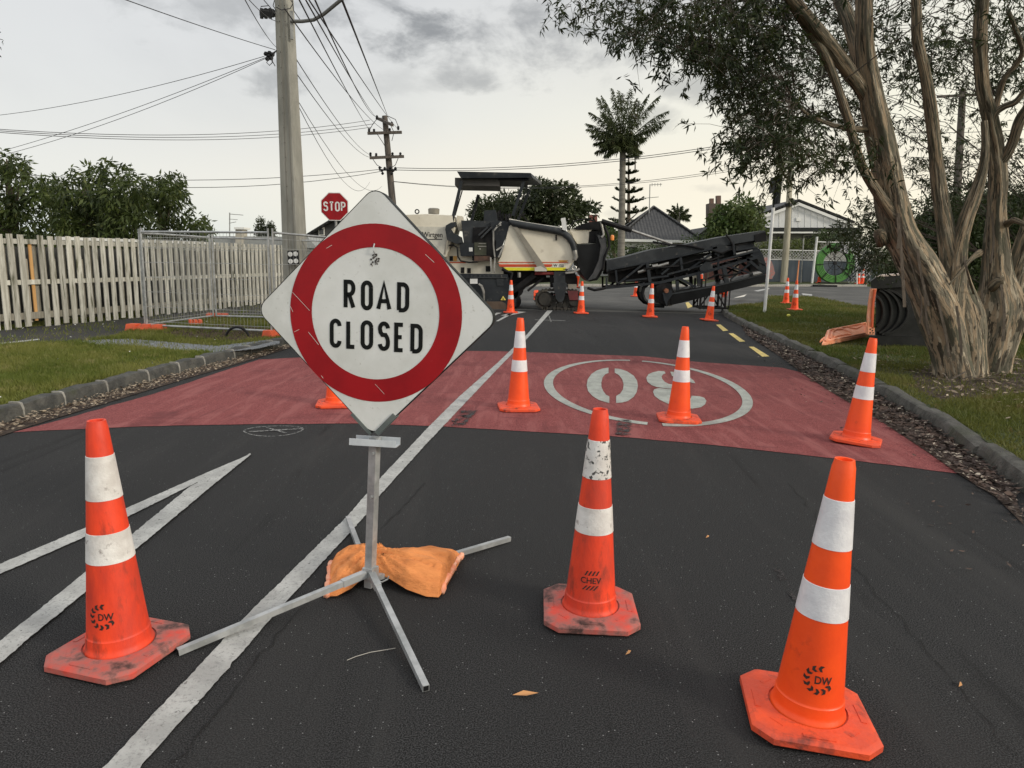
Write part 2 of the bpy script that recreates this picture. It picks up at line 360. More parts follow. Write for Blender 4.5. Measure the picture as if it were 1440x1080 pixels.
def resample(L, step, jit=0):
    L = [np.array(p, float)[:2] for p in L]; out = [L[0]]; acc = 0; need = step*(1+random.uniform(-jit, jit))
    for a, b in zip(L[:-1], L[1:]):
        d = np.linalg.norm(b-a); p = 0
        while acc + (d-p) >= need:
            p += need-acc; out.append(a+(b-a)*p/d); acc = 0; need = step*(1+random.uniform(-jit, jit))
        acc += d-p
    out.append(L[-1]); return out
def kerb(name, line, side, h, w, step, mt, y0=-3, mort=True, gap=.03, rough=.012):
    pts = resample(line, step, .25); mb = MB(); mb2 = MB()
    for a, b in zip(pts[:-1], pts[1:]):
        t = b-a; L = np.linalg.norm(t)
        if L < .1: continue
        t /= L; n = np.array([-t[1], t[0]])*side
        r = lambda s=rough: random.uniform(-s, s)
        g = gap/2; nn = 4; rows = []
        for k in range(nn+1):
            q = a + t*(g+(L-2*g)*k/nn); e = .02 if k in (0, nn) else 0
            hh = h + r() - e; ww = r()
            P = [(*(q+n*(0.0+ww)), -.04), (*(q+n*(.005+ww)), hh*.55+r()), (*(q+n*(.022+ww)), hh-.012), (*(q+n*.05), hh+r(.005)), (*(q+n*(w-.02)), hh+r(.006)), (*(q+n*w), hh-.03), (*(q+n*w), -.04)]
            rows.append(mb.add(P))
        for r0_, r1_ in zip(rows[:-1], rows[1:]):
            for k in range(6): mb.face([r0_[k], r1_[k], r1_[k+1], r0_[k+1]] if side < 0 else [r0_[k], r0_[k+1], r1_[k+1], r1_[k]])
        mb.face(rows[0] if side < 0 else rows[0][::-1]); mb.face(rows[-1][::-1] if side < 0 else rows[-1])
        if mort:
            P = [(*(b-t*gap*.6+n*.002), -.04), (*(b-t*gap*.6+n*.006), h*.6), (*(b-t*gap*.6+n*.022), h-.01), (*(b-t*gap*.6+n*.05), h-.001), (*(b-t*gap*.6+n*(w-.015)), h-.001), (*(b-t*gap*.6+n*(w-.01)), -.04)]
            mb2.prism(P, (*(t*gap*1.2), 0))
    o = tag(mb.build(name, mt, org=(0, 0, 0), smooth=True), kind='structure')
    if mort and mb2.f: mb2.build('mortar_joint', M['mortar'], o)
    return o
kerb('left_kerb', KL[1:-1], 1, .15, .15, .62, M['stone'], gap=.024, rough=.007)
kerb('right_kerb', KRC[1:], -1, .14, .16, 1.5, M['kerb_old'], mort=False, gap=.012, rough=.016)
kerb('far_kerb', [(-20, 30.5)] + FK[1:4], 1, .15, .17, 2.5, M['mortar'], mort=False, gap=.01)

# red speed-threshold surfacing across the road
redpx = [(18, 608.5), (60, 606), (110, 604), (200, 600), (350, 597), (500, 596), (623, 600), (720, 606), (850, 613), (1000, 626), (1100, 637), (1200, 648), (1348, 666.5),
         (1309, 638), (1240, 592), (1174, 553.6), (1136, 529), (1125, 523.5), (1100, 517.5), (978, 509), (905, 501.4), (811, 498), (700, 494), (600, 493.5), (470, 497), (422, 503), (364, 506), (293, 529), (214, 555), (89, 590)]
def rough_edge(pts, step=.05, amp=.006):
    out = []; n = len(pts)
    for i in range(n):
        a = np.array(pts[i], float)[:2]; b = np.array(pts[(i+1) % n], float)[:2]; L = np.linalg.norm(b-a); k = max(1, int(L/step))
        for j in range(k):
            f = j/k; q = a+(b-a)*f
            if j: q = q+rng.normal(size=2)*amp
            out.append(tuple(q))
    return out
sheet('red_surfacing', rough_edge(pxs(redpx), .15, .006), .004, M['red'])
def strip(mb, Lp, Rp, z, n=1, amp=.0018, step=.02):
    """band between two px polylines given by matching points, rough edges"""
    A = [np.array(G(*p)[:2]) for p in Lp]; B = [np.array(G(*p)[:2]) for p in Rp]
    def samp(A, ts):
        d = [0]
        for a, b in zip(A[:-1], A[1:]): d.append(d[-1]+np.linalg.norm(b-a))
        d = np.array(d)/d[-1]; return np.stack([np.interp(ts, d, [a[k] for a in A]) for k in (0, 1)], 1)
    L = sum(np.linalg.norm(b-a) for a, b in zip(A[:-1], A[1:])); k = max(2, int(L/step)); ts = np.linspace(0, 1, k+1)
    a = samp(A, ts)+rng.normal(size=(k+1, 2))*amp; b = samp(B, ts)+rng.normal(size=(k+1, 2))*amp
    ia = mb.add([(*p, z) for p in a]); ib = mb.add([(*p, z) for p in b])
    for j in range(k): mb.face([ia[j], ib[j], ib[j+1], ia[j+1]])
mb = MB()
strip(mb, [(60, 1190), (148, 1080), (222, 1000.6), (304, 913), (350, 864), (489, 727), (533, 675.5), (605.5, 598.5), (644, 560), (700, 510.5), (741.7, 470), (769.5, 437)],
      [(115, 1190), (202, 1076), (251, 1021), (304, 962), (386, 866), (520, 720), (533, 699), (598, 627), (650, 572), (700, 519), (742, 476), (777, 437)], .008)
tag(mb.build('centre_line', M['white_paint'], org=(0, 0, 0)), kind='structure')
mb = MB()
strip(mb, [(352, 640), (300, 662), (176, 717), (122, 743), (40, 778), (0, 795), (-60, 820)], [(340, 648), (277, 680), (178, 729), (121.6, 756), (40, 792), (0, 809), (-60, 836)], .008)
strip(mb, [(352, 639.5), (265, 688), (186, 754), (122, 806), (40, 873), (0, 905), (-80, 970)], [(353, 641), (300, 684), (190, 776), (122, 834), (40, 902), (0, 938), (-80, 1010)], .012)
tag(mb.build('island_taper_lines', M['white_paint'], org=(0, 0, 0)), kind='structure')
# roundel: ellipse fitted to points of its outer edge on the ground
ringpx = [(762, 541.4), (888.7, 506.7), (950, 513), (994, 525), (1047, 551), (1060, 571), (1047, 586), (985.5, 600.4), (911, 597), (834, 584), (787, 565), (765, 534), (804, 514)]
Q = np.array([G(*p)[:2] for p in ringpx]); q0 = Q.mean(0); q = Q-q0
A = np.stack([q[:, 0]**2, q[:, 0]*q[:, 1], q[:, 1]**2, q[:, 0], q[:, 1]], 1); s_ = np.linalg.lstsq(A, np.ones(len(q)), rcond=None)[0]
Am = np.array([[s_[0], s_[1]/2], [s_[1]/2, s_[2]]]); cc = np.linalg.solve(2*Am, -s_[3:5]); kk = 1+cc@Am@cc
ev, evec = np.linalg.eigh(Am/kk)
def ell(t, shrink=0): 
    ax = 1/np.sqrt(ev)-shrink
    return cc+q0+evec@(ax*np.array([math.cos(t), math.sin(t)]))
mb = MB(); K = 160
tgap = []
for k in range(K):
    t0, t1 = 2*PI*k/K, 2*PI*(k+1)/K
    pm = project(np.array([[*ell((t0+t1)/2, .05), 0]]))[0]
    if (886 < pm[0] < 902 and pm[1] < 530) or (913 < pm[0] < 935 and pm[1] > 580): continue
    mb.poly([(*ell(t0), .0085), (*ell(t1), .0085), (*ell(t1, .115), .0085), (*ell(t0, .115), .0085)])
def c3(L): return [(740+x*.2361, 480+y*.2361) for x, y in L]
def rp(L, z=.0085): mb.poly([(p[0], p[1], z) for p in pxs(c3(L))])
rp([(490, 160), (455, 165), (420, 177), (388, 198), (366, 230), (360, 265), (368, 300), (395, 330), (430, 352), (465, 364), (495, 372), (495, 332), (475, 322), (460, 303), (448, 275), (447, 250), (455, 218), (470, 200), (490, 192)])
rp([(527, 165), (560, 168), (600, 182), (640, 208), (660, 238), (665, 270), (658, 305), (640, 335), (605, 360), (570, 369), (535, 371), (535, 330), (560, 315), (576, 290), (580, 260), (572, 230), (553, 205), (527, 190)])
rp([(822, 181), (790, 180), (755, 187), (727, 200), (715, 222), (722, 245), (745, 264), (775, 275), (810, 281), (845, 285), (868, 286), (880, 262), (850, 258), (825, 245), (810, 228), (806, 212), (815, 200), (830, 194)])
rp([(858, 184), (900, 186), (940, 198), (975, 218), (1000, 240), (1006, 253), (985, 250), (950, 238), (905, 222), (868, 210)])
rp([(790, 282), (762, 290), (755, 305), (765, 330), (795, 352), (840, 374), (890, 390), (940, 401), (990, 405), (1040, 397), (1065, 380), (1073, 358), (1060, 340), (1030, 331), (985, 328), (978, 345), (950, 352), (915, 347), (880, 330), (865, 305), (868, 290), (845, 288)])
tag(mb.build('speed_roundel', M['old_white'], org=(0, 0, 0)), kind='structure')
mb = MB()
for L in ([(1007, 457), (1013, 456.5), (1024, 465), (1017, 466)], [(1024.5, 469), (1031, 469), (1048, 480.5), (1040, 481)], [(1053, 488), (1060, 488), (1082, 501.5), (1072, 502)], [(964, 426), (968, 425), (974, 431), (967, 434)], [(964, 421), (972, 418), (973, 420), (966, 423)]):
    mb.poly([(p[0], p[1], .006) for p in pxs(L)][::-1])
tag(mb.build('no_stopping_dashes', M['yellow_paint'], org=(0, 0, 0)), kind='structure')
mb = MB()
for L in ([(697, 452), (701, 452), (722, 441), (716, 441)], [(704, 444), (716, 444), (740, 439), (728, 438)], [(690, 448), (700, 442), (706, 440), (698, 440)], [(976, 417), (1004, 413), (1004, 414.6), (980, 418.6)], [(1060, 409), (1082, 405), (1082, 406.5), (1066, 410)], [(1127, 412.5), (1142, 414), (1142, 416), (1129, 415)]):
    mb.poly([(p[0], p[1], .006) for p in pxs(L)][::-1])
tag(mb.build('lane_hatching', M['white_paint'], org=(0, 0, 0)), kind='structure')
# chalk survey mark: ring with a cross
mb = MB(); K = 60; c0 = G(385, 606.5)
ex = G(427, 605)-c0; ey = G(385, 600)-c0
for k in range(K):
    if 0: continue
    P = []
    for t, s in ((2*PI*k/K, 1), (2*PI*(k+1)/K, 1), (2*PI*(k+1)/K, .93), (2*PI*k/K, .93)):
        w = s*(1+.05*math.sin(3*t)); P.append((c0[0]+ex[0]*math.cos(t)*w+ey[0]*math.sin(t)*w*1.1, c0[1]+ex[1]*math.cos(t)*w+ey[1]*math.sin(t)*w*1.1, .006))
    mb.poly(P)
strip(mb, [(752, 449.6), (795, 450.8)], [(752, 450.3), (795, 451.5)], .006, amp=.002); strip(mb, [(771, 444), (774, 453)], [(772.4, 444), (776, 453)], .010, amp=.002)
strip(mb, [(350, 608), (424, 603.5)], [(350, 609.2), (424, 604.6)], .010, amp=.002)
strip(mb, [(372, 603), (400, 611)], [(375, 602.6), (404, 610.6)], .014, amp=.002)
tag(mb.build('chalk_mark', M['chalk'], org=(0, 0, 0)), kind='structure')
mb = MB()
strip(mb, [(652, 600), (672, 578)], [(640, 601), (655, 579)], .0125, amp=.01); strip(mb, [(640, 601), (655, 580)], [(634, 600), (650, 579)], .0125, amp=.02)
strip(mb, [(1080, 792), (1122, 856)], [(1092, 790), (1126, 854)], .0052, amp=.004); strip(mb, [(888, 592), (885, 614)], [(869, 592), (866, 613)], .0125, amp=.012)
tag(mb.build('tyre_scuffs', M['rubber_mark'], org=(0, 0, 0)), kind='structure')
# hairline crack and seam beside the centre line
mb = MB()
def crack(pxl, w=.006, n=40, amp=.02, z=.005):
    P = [np.array(G(*p)[:2]) for p in pxl]; P = resample(P, .07); a = []; 
    for k, p in enumerate(P): a.append(np.array(p)+rng.normal(size=2)*amp)
    for p, q_ in zip(a[:-1], a[1:]):
        t = q_-p; t = t/np.linalg.norm(t); nn = np.array([-t[1], t[0]])*w*random.uniform(.3, 1)
        mb.poly([(*(p-nn), z), (*(q_-nn), z), (*(q_+nn), z), (*(p+nn), z)])
crack([(235, 1079), (300, 1010), (360, 930), (420, 860), (600, 680)], .0035, amp=.008)
crack([(1110, 680), (1180, 770), (1290, 900), (1430, 1060)], .0025, amp=.012)
tag(mb.build('road_crack', mat('crack_tar', (.006, .006, .006), rough=1), org=(0, 0, 0)), kind='structure')
# footpath, gravel patch, bare dirt on the left verge
fpx = [(-120, 502), (0, 487), (110, 481), (150, 475), (190, 463), (215, 456), (290, 447), (370, 444), (410, 432), (392, 424), (377, 426), (190, 446.5), (0, 464), (-120, 478)]
sheet('footpath', rough_edge(pxs(fpx, VZ), .3, .012), VZ+.004, M['footpath'])
mb = MB(); mb.poly([(p[0], p[1], VZ+.009) for p in pxs([(0, 483), (55, 477), (56, 478.5), (0, 485.5)], VZ)][::-1])
tag(mb.build('footpath_mark', M['white_paint'], org=(0, 0, 0)), kind='structure')
gpx = [(110, 480.5), (145, 478), (183, 477), (244, 482), (306, 487), (382, 478), (394, 483), (361, 490.5), (300, 497), (244, 493), (183, 488), (137, 487)]
sheet('gravel_patch', rough_edge(pxs(gpx, VZ), .1, .035), VZ+.006, M['gravel'])
dpx = [(230, 470), (260, 461), (330, 458), (375, 464), (382, 474), (330, 480), (260, 477)]
sheet('dirt_patch', rough_edge(pxs(dpx, VZ), .1, .05), VZ+.004, M['dirt'])
# stones scattered over the gravel patch
def scatter(pts_poly, n, z, smin, smax, mt, name, flat=.6, **kw):
    P = np.array([p[:2] for p in pts_poly]); lo, hi = P.min(0), P.max(0); S = rng.uniform(lo, hi, (n*4, 2)); S = S[inpoly(S, P)][:n]
    N = len(S); sz = rng.uniform(smin, smax, N); ang = rng.uniform(0, PI, N); Z = z+rng.uniform(0, .3, N)*sz
    T = []
    for k in range(3):
        a = ang+k*2*PI/3; T.append(np.stack([S[:, 0]+np.cos(a)*sz, S[:, 1]+np.sin(a)*sz, Z-.2*sz], 1))
    top = np.stack([S[:, 0], S[:, 1], Z+sz*flat], 1)
    F = np.concatenate([np.stack([T[k], T[(k+1) % 3], top], 1) for k in range(3)])
    return quads(name, F, mt)
tag(scatter(pxs(gpx, VZ), 4500, VZ, .008, .02, M['gravel'], 'gravel_stones'), 'loose blue-grey gravel spread over the left grass verge', 'gravel', kind='stuff')
tag(scatter(pxs(dpx, VZ), 700, VZ, .02, .06, M['dirt'], 'soil_clods', .8), 'clods of dug brown soil inside the temporary fencing', 'soil', kind='stuff')

# leaf litter in both gutters
lrp = pxs([(1440, 740), (1400, 700), (1348, 668), (1309, 640), (1240, 594), (1174, 555), (1136, 531), (1096, 501), (1050, 471)]) + [np.array([*p, 0]) for p in KR[3:12]][::-1]
sheet('right_gutter', lrp + [], .0075, M['litter_base'])
llp = [np.array([*p, 0]) for p in KL[1:12]] + [np.array([p[0]+.03+.27*min(1, max(0, (14.5-p[1])/5)), p[1], 0]) for p in KL[1:12]][::-1]
sheet('left_gutter', llp, .0075, M['litter_base'])
def litter(poly, n, zmax, mt, lmin=.03, lmax=.08, wr=.22, dens=None, z0=.012):
    P = np.array([p[:2] for p in poly]); lo, hi = P.min(0), P.max(0); S = rng.uniform(lo, hi, (n*12, 2)); S = S[inpoly(S, P)]
    if dens is not None: S = S[rng.uniform(0, 1, len(S)) < dens(S)]
    S = S[:n]; N = len(S); a = rng.uniform(0, 2*PI, N); d = np.stack([np.cos(a), np.sin(a), rng.uniform(-.15, .25, N)], 1); d = nrm(d)
    c = np.stack([S[:, 0], S[:, 1], rng.uniform(z0, zmax, N)], 1); L = rng.uniform(lmin, lmax, N)
    n_ = len(c); up = np.tile([0, 0, 1.], (n_, 1))+rng.normal(size=(n_, 3))*.35; side = nrm(np.cross(d, up))
    W = (L*wr*rng.uniform(.6, 1.4, N))[:, None]; L = L[:, None]
    return np.stack([c, c+d*L*.5+side*W, c+d*L+np.array([0, 0, .004]), c+d*L*.5-side*W], 1)
wide = [(p[0]-.18, p[1]) for p in KR[2:13]] + [(p[0]+.02, p[1]) for p in KR[2:13]][::-1]
l1 = litter(lrp, 7000, .05, None); l2 = litter([(p[0]-1.0, p[1]) for p in KR[2:10]] + [(p[0], p[1]) for p in KR[2:10]][::-1], 170, .02, None, .02, .05)
tag(quads('leaf_litter', np.concatenate([l1, l2]), M['litter_r']), 'dark fallen gum leaves heaped along the right gutter', 'leaf litter', kind='stuff')
l1 = litter(llp, 5200, .045, None, .015, .055); tag(quads('leaf_litter', l1, M['litter_l']), 'pale dry leaves lying along the left gutter', 'leaf litter', kind='stuff')

# grass blades
def grassfield(name, poly, n, excl, mt, label, hmul=1, dref=6.5):
    P = np.array([p[:2] for p in poly]); lo, hi = P.min(0), P.max(0); S = rng.uniform(lo, hi, (n*14, 2)); S = S[inpoly(S, P)]
    d = np.hypot(S[:, 0], S[:, 1]); S = S[rng.uniform(0, 1, len(S)) < np.minimum(1, (dref/d)**1.6)]
    q = project(np.column_stack([S, np.full(len(S), VZ)])); ok = (q[:, 0] > -60) & (q[:, 0] < 1500) & (q[:, 1] < 1150)
    for e, pr_ in excl: ok &= ~(inpoly(q, e) & (rng.uniform(0, 1, len(q)) < pr_))
    pat = np.sin(S[:, 0]*2.1+np.sin(S[:, 1]*1.3)*2)*np.sin(S[:, 1]*1.7+np.sin(S[:, 0]*.9)*2)
    ok &= (pat+rng.uniform(-1.1, 1.1, len(S))) > -.9
    S = S[ok][:n]; N = len(S); d = np.hypot(S[:, 0], S[:, 1]); pat = pat[ok][:n]
    h = rng.uniform(.018, .058, N)*hmul*(1+d*.03)*(1+.35*pat); w = .0026*(1+d*.16); a = rng.uniform(0, PI, N); le = rng.normal(size=(N, 2))*.5
    b = np.column_stack([S, np.full(N, VZ-.004)]); sd = np.stack([np.cos(a), np.sin(a), np.zeros(N)], 1)*w[:, None]
    tip = b+np.column_stack([le*h[:, None], h])
    return tag(quads(name, np.stack([b-sd, b+sd, tip], 1), mt), label, 'grass', kind='stuff')
gl = [p for p in padL if p[1] > -1 and p[1] < 21]; gl = [(-9.4, 0)] + [(p[0]-.03, p[1]) for p in padL[2:17]] + [(-9.4, 20)]
grassfield('grass', gl, 105000, [(fpx, .97), (gpx, .93), (dpx, .8)], M['grass'], 'short green grass on the left verge beside the footpath')
gr = [(p[0]+.02, p[1]) for p in padR[2:17]] + [tuple(v[:2]) for v in (G(1080, 419.5), G(1147, 422.5), G(1222, 437.5))] + [(14, 18.5), (14, 2)]
basepx = [(1240, 500), (1300, 545), (1420, 560), (1440, 520), (1440, 490)]
mpx = [(1280, 528), (1310, 512), (1345, 505), (1390, 502), (1440, 505), (1480, 530), (1440, 556), (1380, 560), (1320, 562), (1290, 548)]
sheet('bark_mulch', rough_edge(pxs(mpx, VZ), .12, .05), VZ+.004, M['litter_base'])
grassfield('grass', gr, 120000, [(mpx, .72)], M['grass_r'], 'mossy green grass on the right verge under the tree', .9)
litt = litter([(5.0, 7), (7.5, 7), (8.5, 10), (5.2, 11)], 260, VZ+.05, None, .04, .12, .15, z0=VZ+.01)
litt3 = litter(pxs(mpx, VZ), 330, VZ+.04, None, .03, .12, .16, z0=VZ+.01)
litt2 = litter([(4.6, 6), (8, 6), (10, 14), (5.6, 18)], 150, VZ+.04, None, .03, .08, z0=VZ+.01)
tag(quads('bark_litter', np.concatenate([litt, litt2, litt3]), M['litter_l']), 'pale bark strips and leaves lying in the grass by the trunk', 'bark litter', kind='stuff')
dai = litter(gl, 130, VZ+.06, None, .015, .03, .5, z0=VZ+.03); tag(quads('fallen_petals', dai, M['white']), 'tiny white daisies and scraps dotted in the left grass', 'petals', kind='stuff')
# ------------------------------------------------------------------ text helpers
def glyphs(txt, xs=1.0, font=None, bold=0):
    cu = bpy.data.curves.new('t', 'FONT'); cu.body = txt; cu.size = 1; cu.align_x = 'CENTER'; cu.offset = bold; cu.resolution_u = 3
    o = bpy.data.objects.new('t', cu); COL.objects.link(o); dg = bpy.context.evaluated_depsgraph_get()
    me = bpy.data.meshes.new_from_object(o.evaluated_get(dg)); V = np.array([v.co[:] for v in me.vertices]).reshape(-1, 3); Fs = [tuple(p.vertices) for p in me.polygons]
    bpy.data.objects.remove(o); bpy.data.curves.remove(cu); bpy.data.meshes.remove(me)
    V = V[:, :2]; V[:, 0] *= xs; V -= (V.max(0)+V.min(0))/2
    return V, Fs
def put_text(mb, txt, fn, h, w=None, bold=0):
    """fn maps local 2D (x right, y up) to 3D; h overall height, w overall width"""
    V, Fs = glyphs(txt, bold=bold); ext_ = V.max(0)-V.min(0); V[:, 1] *= h/ext_[1]; V[:, 0] *= (w/ext_[0] if w else h/ext_[1])
    i = mb.add([fn(x, y) for x, y in V])
    for f in Fs: mb.face([i[k] for k in f])
# condensed highway-style stroke letters on a 1 x 2.45 cell
def arc(cx, cy, rx, ry, a0, a1, n=10): return [(cx+rx*math.cos(R(a0+(a1-a0)*k/n)), cy+ry*math.sin(R(a0+(a1-a0)*k/n))) for k in range(n+1)]
H_ = 2.45
STK = {
 'R': [[(0, 0), (0, H_), (.5, H_)] + arc(.5, H_-.6, .5, .6, 90, -90) + [(0, H_-1.2)], [(.45, H_-1.2), (1, 0)]],
 'O': [arc(.5, H_-.5, .5, .5, 0, 180) + arc(.5, .5, .5, .5, 180, 360) + [(1, H_-.5)]],
 'A': [[(-.05, 0), (.5, H_), (1.05, 0)], [(.17, .75), (.83, .75)]],
 'D': [[(0, 0), (0, H_), (.45, H_)] + arc(.45, H_-.55, .55, .55, 90, 0) + arc(.45, .55, .55, .55, 0, -90) + [(0, 0)]],
 'C': [arc(.5, H_-.5, .5, .5, 0, 180) + arc(.5, .5, .5, .5, 180, 360)],
 'L': [[(0, H_), (0, 0), (.95, 0)]],
 'S': [arc(.5, H_-.5, .5, .5, 5, 180)[:-1] + [(0, H_-.55), (.08, H_-.85), (.3, H_-1.1), (.7, 1.35), (.92, 1.05), (1, .75), (1, .5)] + arc(.5, .5, .5, .5, 0, -175)],
 'E': [[(.95, H_), (0, H_), (0, 0), (.95, 0)], [(0, H_/2+.03), (.8, H_/2+.03)]],
 'T': [[(0, H_), (1, H_)], [(.5, H_), (.5, 0)]],
 'P': [[(0, 0), (0, H_), (.5, H_)] + arc(.5, H_-.65, .5, .65, 90, -90) + [(0, H_-1.3)]],
}
def stroke(mb, P, w, fn):
    P = [np.array(p, float) for p in P]; Q = [P[0]]
    for p in P[1:]:
        if np.linalg.norm(p-Q[-1]) > 1e-4: Q.append(p)
    P = Q; n = len(P); a = []; b = []
    for k in range(n):
        t0 = P[k]-P[k-1] if k else P[1]-P[0]; t1 = P[k+1]-P[k] if k < n-1 else t0
        t0 = t0/np.linalg.norm(t0); t1 = t1/np.linalg.norm(t1); n0 = np.array([-t0[1], t0[0]]); n1 = np.array([-t1[1], t1[0]])
        m_ = n0+n1; m_ = m_/np.linalg.norm(m_); sc = min(1.6, 1/max(.3, m_@n0)); a.append(P[k]+m_*w/2*sc); b.append(P[k]-m_*w/2*sc)
    ia = mb.add([fn(*p) for p in a]); ib = mb.add([fn(*p) for p in b])
    for k in range(n-1): mb.face([ia[k], ib[k], ib[k+1], ia[k+1]])
def letter(mb, ch, fn, x, y, w, h, sw):
    """x,y lower-left of the centre-line box in local units"""
    for S in STK[ch]: stroke(mb, [(x+px_*(w-sw)+sw/2, y+py_/H_*(h-sw)+sw/2) for px_, py_ in S], sw, fn)

# ------------------------------------------------------------------ traffic cones
CONE_H = .93
def cone_r(z): return .114 + (.034-.114)*(z-.045)/(CONE_H-.045)
def make_cone(name, style, label, group):
    t = thing(name, label, 'traffic cone', (0, 0, 0), group)
    bo = {'worn': M['orange_worn'], 'chev': M['orange_worn'], 'clean': M['orange']}[style]; ba = M['base_worn'] if style != 'clean' else M['base_orange']
    # base: chamfered square rubber plate with a raised ring
    mb = MB(); s, c = .205, .06
    def octo(s, c, z): return [(s-c, -s, z), (s, -s+c, z), (s, s-c, z), (s-c, s, z), (-s+c, s, z), (-s, s-c, z), (-s, -s+c, z), (-s+c, -s, z)]
    rings = [mb.add(octo(s-.006, c, .006)), mb.add(octo(s, c, .012)), mb.add(octo(s, c, .032)), mb.add(octo(s-.01, c, .04))]
    n8 = 8
    for a, b in zip(rings[:-1], rings[1:]):
        for k in range(n8): mb.face([a[k], a[(k+1) % n8], b[(k+1) % n8], b[k]])
    mb.face(rings[0][::-1])
    # top annulus up to the cone foot
    N = 32; inner = mb.add([(.13*math.cos(2*PI*k/N), .13*math.sin(2*PI*k/N), .046) for k in range(N)])
    mb.face(rings[3]); outer = []
    for k in range(N):
        a = 2*PI*k/N; ca, sa = abs(math.cos(a)), abs(math.sin(a)); s2 = s-.014
        d = min(s2/max(ca, 1e-6), s2/max(sa, 1e-6), (2*s2-c)/(ca+sa)); outer.append((d*math.cos(a), d*math.sin(a), .0404))
    oi = mb.add(outer)
    for k in range(N): mb.face([oi[k], oi[(k+1) % N], inner[(k+1) % N], inner[k]])
    for k in range(4):   # moulded ribs and feet
        a = PI/4+k*PI/2; mb.box((.17*math.cos(a), .17*math.sin(a), .041), (.05, .014, .008), a+PI/2)
        mb.box((.16*math.cos(a+.35), .16*math.sin(a+.35), .003), (.02, .02, .006), a)
    for k in range(4):
        a = k*PI/2; mb.box((.172*math.cos(a), .172*math.sin(a), .042), (.018, .1, .006), a)
    mb.build('base', ba, t, smooth=True)
    mb = MB(); pr_ = [(.124, .040), (.122, .05), (.117, .056), (.115, .07), (.1125, .1), (.1095, .103), (.1085, .108)]
    zs = np.linspace(.12, .905, 16); pr_ += [(cone_r(z), z) for z in zs] + [(.0335, .915), (.031, CONE_H), (.024, CONE_H-.001), (.021, CONE_H-.05)]
    mb.lathe(pr_, 40, capb=False); mb.build('body', bo, t, smooth=True)
    rw = {'clean': M['reflect'], 'worn': M['reflect_worn'], 'chev': M['reflect_peel']}[style]
    for z0, z1, nm in ((.635, .80, 'upper'), (.395, .51, 'lower')):
        mb = MB(); e = .0018; mb.lathe([(cone_r(z0)+.0002, z0), (cone_r(z0)+e, z0+.001)] + [(cone_r(z)+e, z) for z in np.linspace(z0+.01, z1-.01, 5)] + [(cone_r(z1)+e, z1-.001), (cone_r(z1)+.0002, z1)], 40, capb=False, capt=False)
        mb.build('reflective_collar', rw if not (style == 'chev' and nm == 'lower') else M['reflect_worn'], t, smooth=True)
    mb = MB(); zc = .2
    def wrap(x, y, e=.0016):
        z = zc+y; r = cone_r(z)+e if z > .105 else .114+e; a = -PI/2+x/r; return (r*math.cos(a), r*math.sin(a), z)
    if style == 'chev':
        put_text(mb, 'CHEV', wrap, .026, .09, .01)
        for k in range(4):
            for sgn in (-1, 1):
                x = -.03+k*.016; P = [(x, sgn*.022), (x+.007, sgn*.022), (x+.018-.01*(sgn < 0)*0, sgn*.042), (x+.011, sgn*.042)]
                if sgn < 0: P = [(x-.008+.018, -.022), (x-.001+.018, -.022), (x-.008+.007, -.042), (x-.008, -.042)]
                mb.poly([wrap(*p) for p in P])
    else:
        put_text(mb, 'DW', lambda x, y: wrap(x+.012, y), .027, .055, .02)
        for k in range(9):
            a = R(75+k*30); 
            if k > 7: a = R(75+k*30)
            ca, sa = math.cos(a), math.sin(a); r0_, r1_ = .03, .05
            def pt(r_, da): return (r_*math.cos(a+da)-.002, r_*math.sin(a+da))
            mb.poly([wrap(*pt(r0_, 0)), wrap(*pt(r0_, .26)), wrap(*pt((r0_+r1_)/2, .42)), wrap(*pt(r1_, .25)), wrap(*pt(r1_, .0)), wrap(*pt((r0_+r1_)/2, .16))])
    mb.build('printed_logo', M['logo'], t)
    return t
protos = {}
def cone(px, py, label, style='clean', rot=0, z=0.0, lean=(0, 0), logo=None, group='traffic cones on the road', name='traffic_cone', pos=None, s=1):
    if style not in protos: t = protos[style] = make_cone(name, style, label, group)
    else: t = dup(protos[style])
    p = G(px, py, z) if pos is None else pos
    t.location = (p[0], p[1], z if pos is None else p[2]); Rm = Matrix.Rotation(lean[0], 3, 'Y') @ Matrix.Rotation(lean[1], 3, 'X') @ Matrix.Rotation(rot, 3, 'Z'); t.rotation_euler = Rm.to_euler(); t.scale = (s, s, s)
    for ch in t.children:
        if ch.name.startswith('printed_logo'): ch.rotation_euler = (0, 0, (logo if logo is not None else -math.atan2(p[0], p[1]))-rot)
    t['label'] = label; t['group'] = group; ORG[t.name] = np.array(t.location); return t
cone(170, 917, 'scuffed orange cone nearest the left of the road, a stand leg touching its base', 'worn', R(-17), lean=(-.022, .0), s=1.0, logo=R(3))
cone(829, 862, 'faded red-orange cone with peeling upper collar and chevron print', 'chev', R(-2), logo=R(-8), lean=(.01, 0))
cone(1133, 1008, 'clean bright orange cone nearest the camera at the right of the picture', 'clean', R(-10), lean=(.045, .0), logo=R(-12))
cone(729, 575, 'orange cone on the red surfacing left of the painted roundel', 'clean', R(6), s=1.02)
cone(954, 591, 'orange cone standing over the painted figure three of the roundel', 'clean', R(-6), lean=(.012, 0))
cone(1203, 621, 'leaning orange cone on the red surfacing beside the right kerb', 'clean', R(-30), lean=(.062, 0))
cone(474, 570, 'orange cone on the red surfacing mostly hidden behind the road closed sign', 'clean', R(10))
cone(718, 440, 'orange cone before the dark drum housing of the milling machine', 'clean', R(3))
cone(817, 441, 'orange cone before the front crawler track of the milling machine', 'clean', R(5))
cone(914, 446, 'orange cone before the round end of the folded conveyor', 'clean', R(-4), lean=(.02, 0))
cone(997, 451, 'leaning orange cone by the kerb corner under the conveyor', 'clean', R(12), lean=(.07, 0))
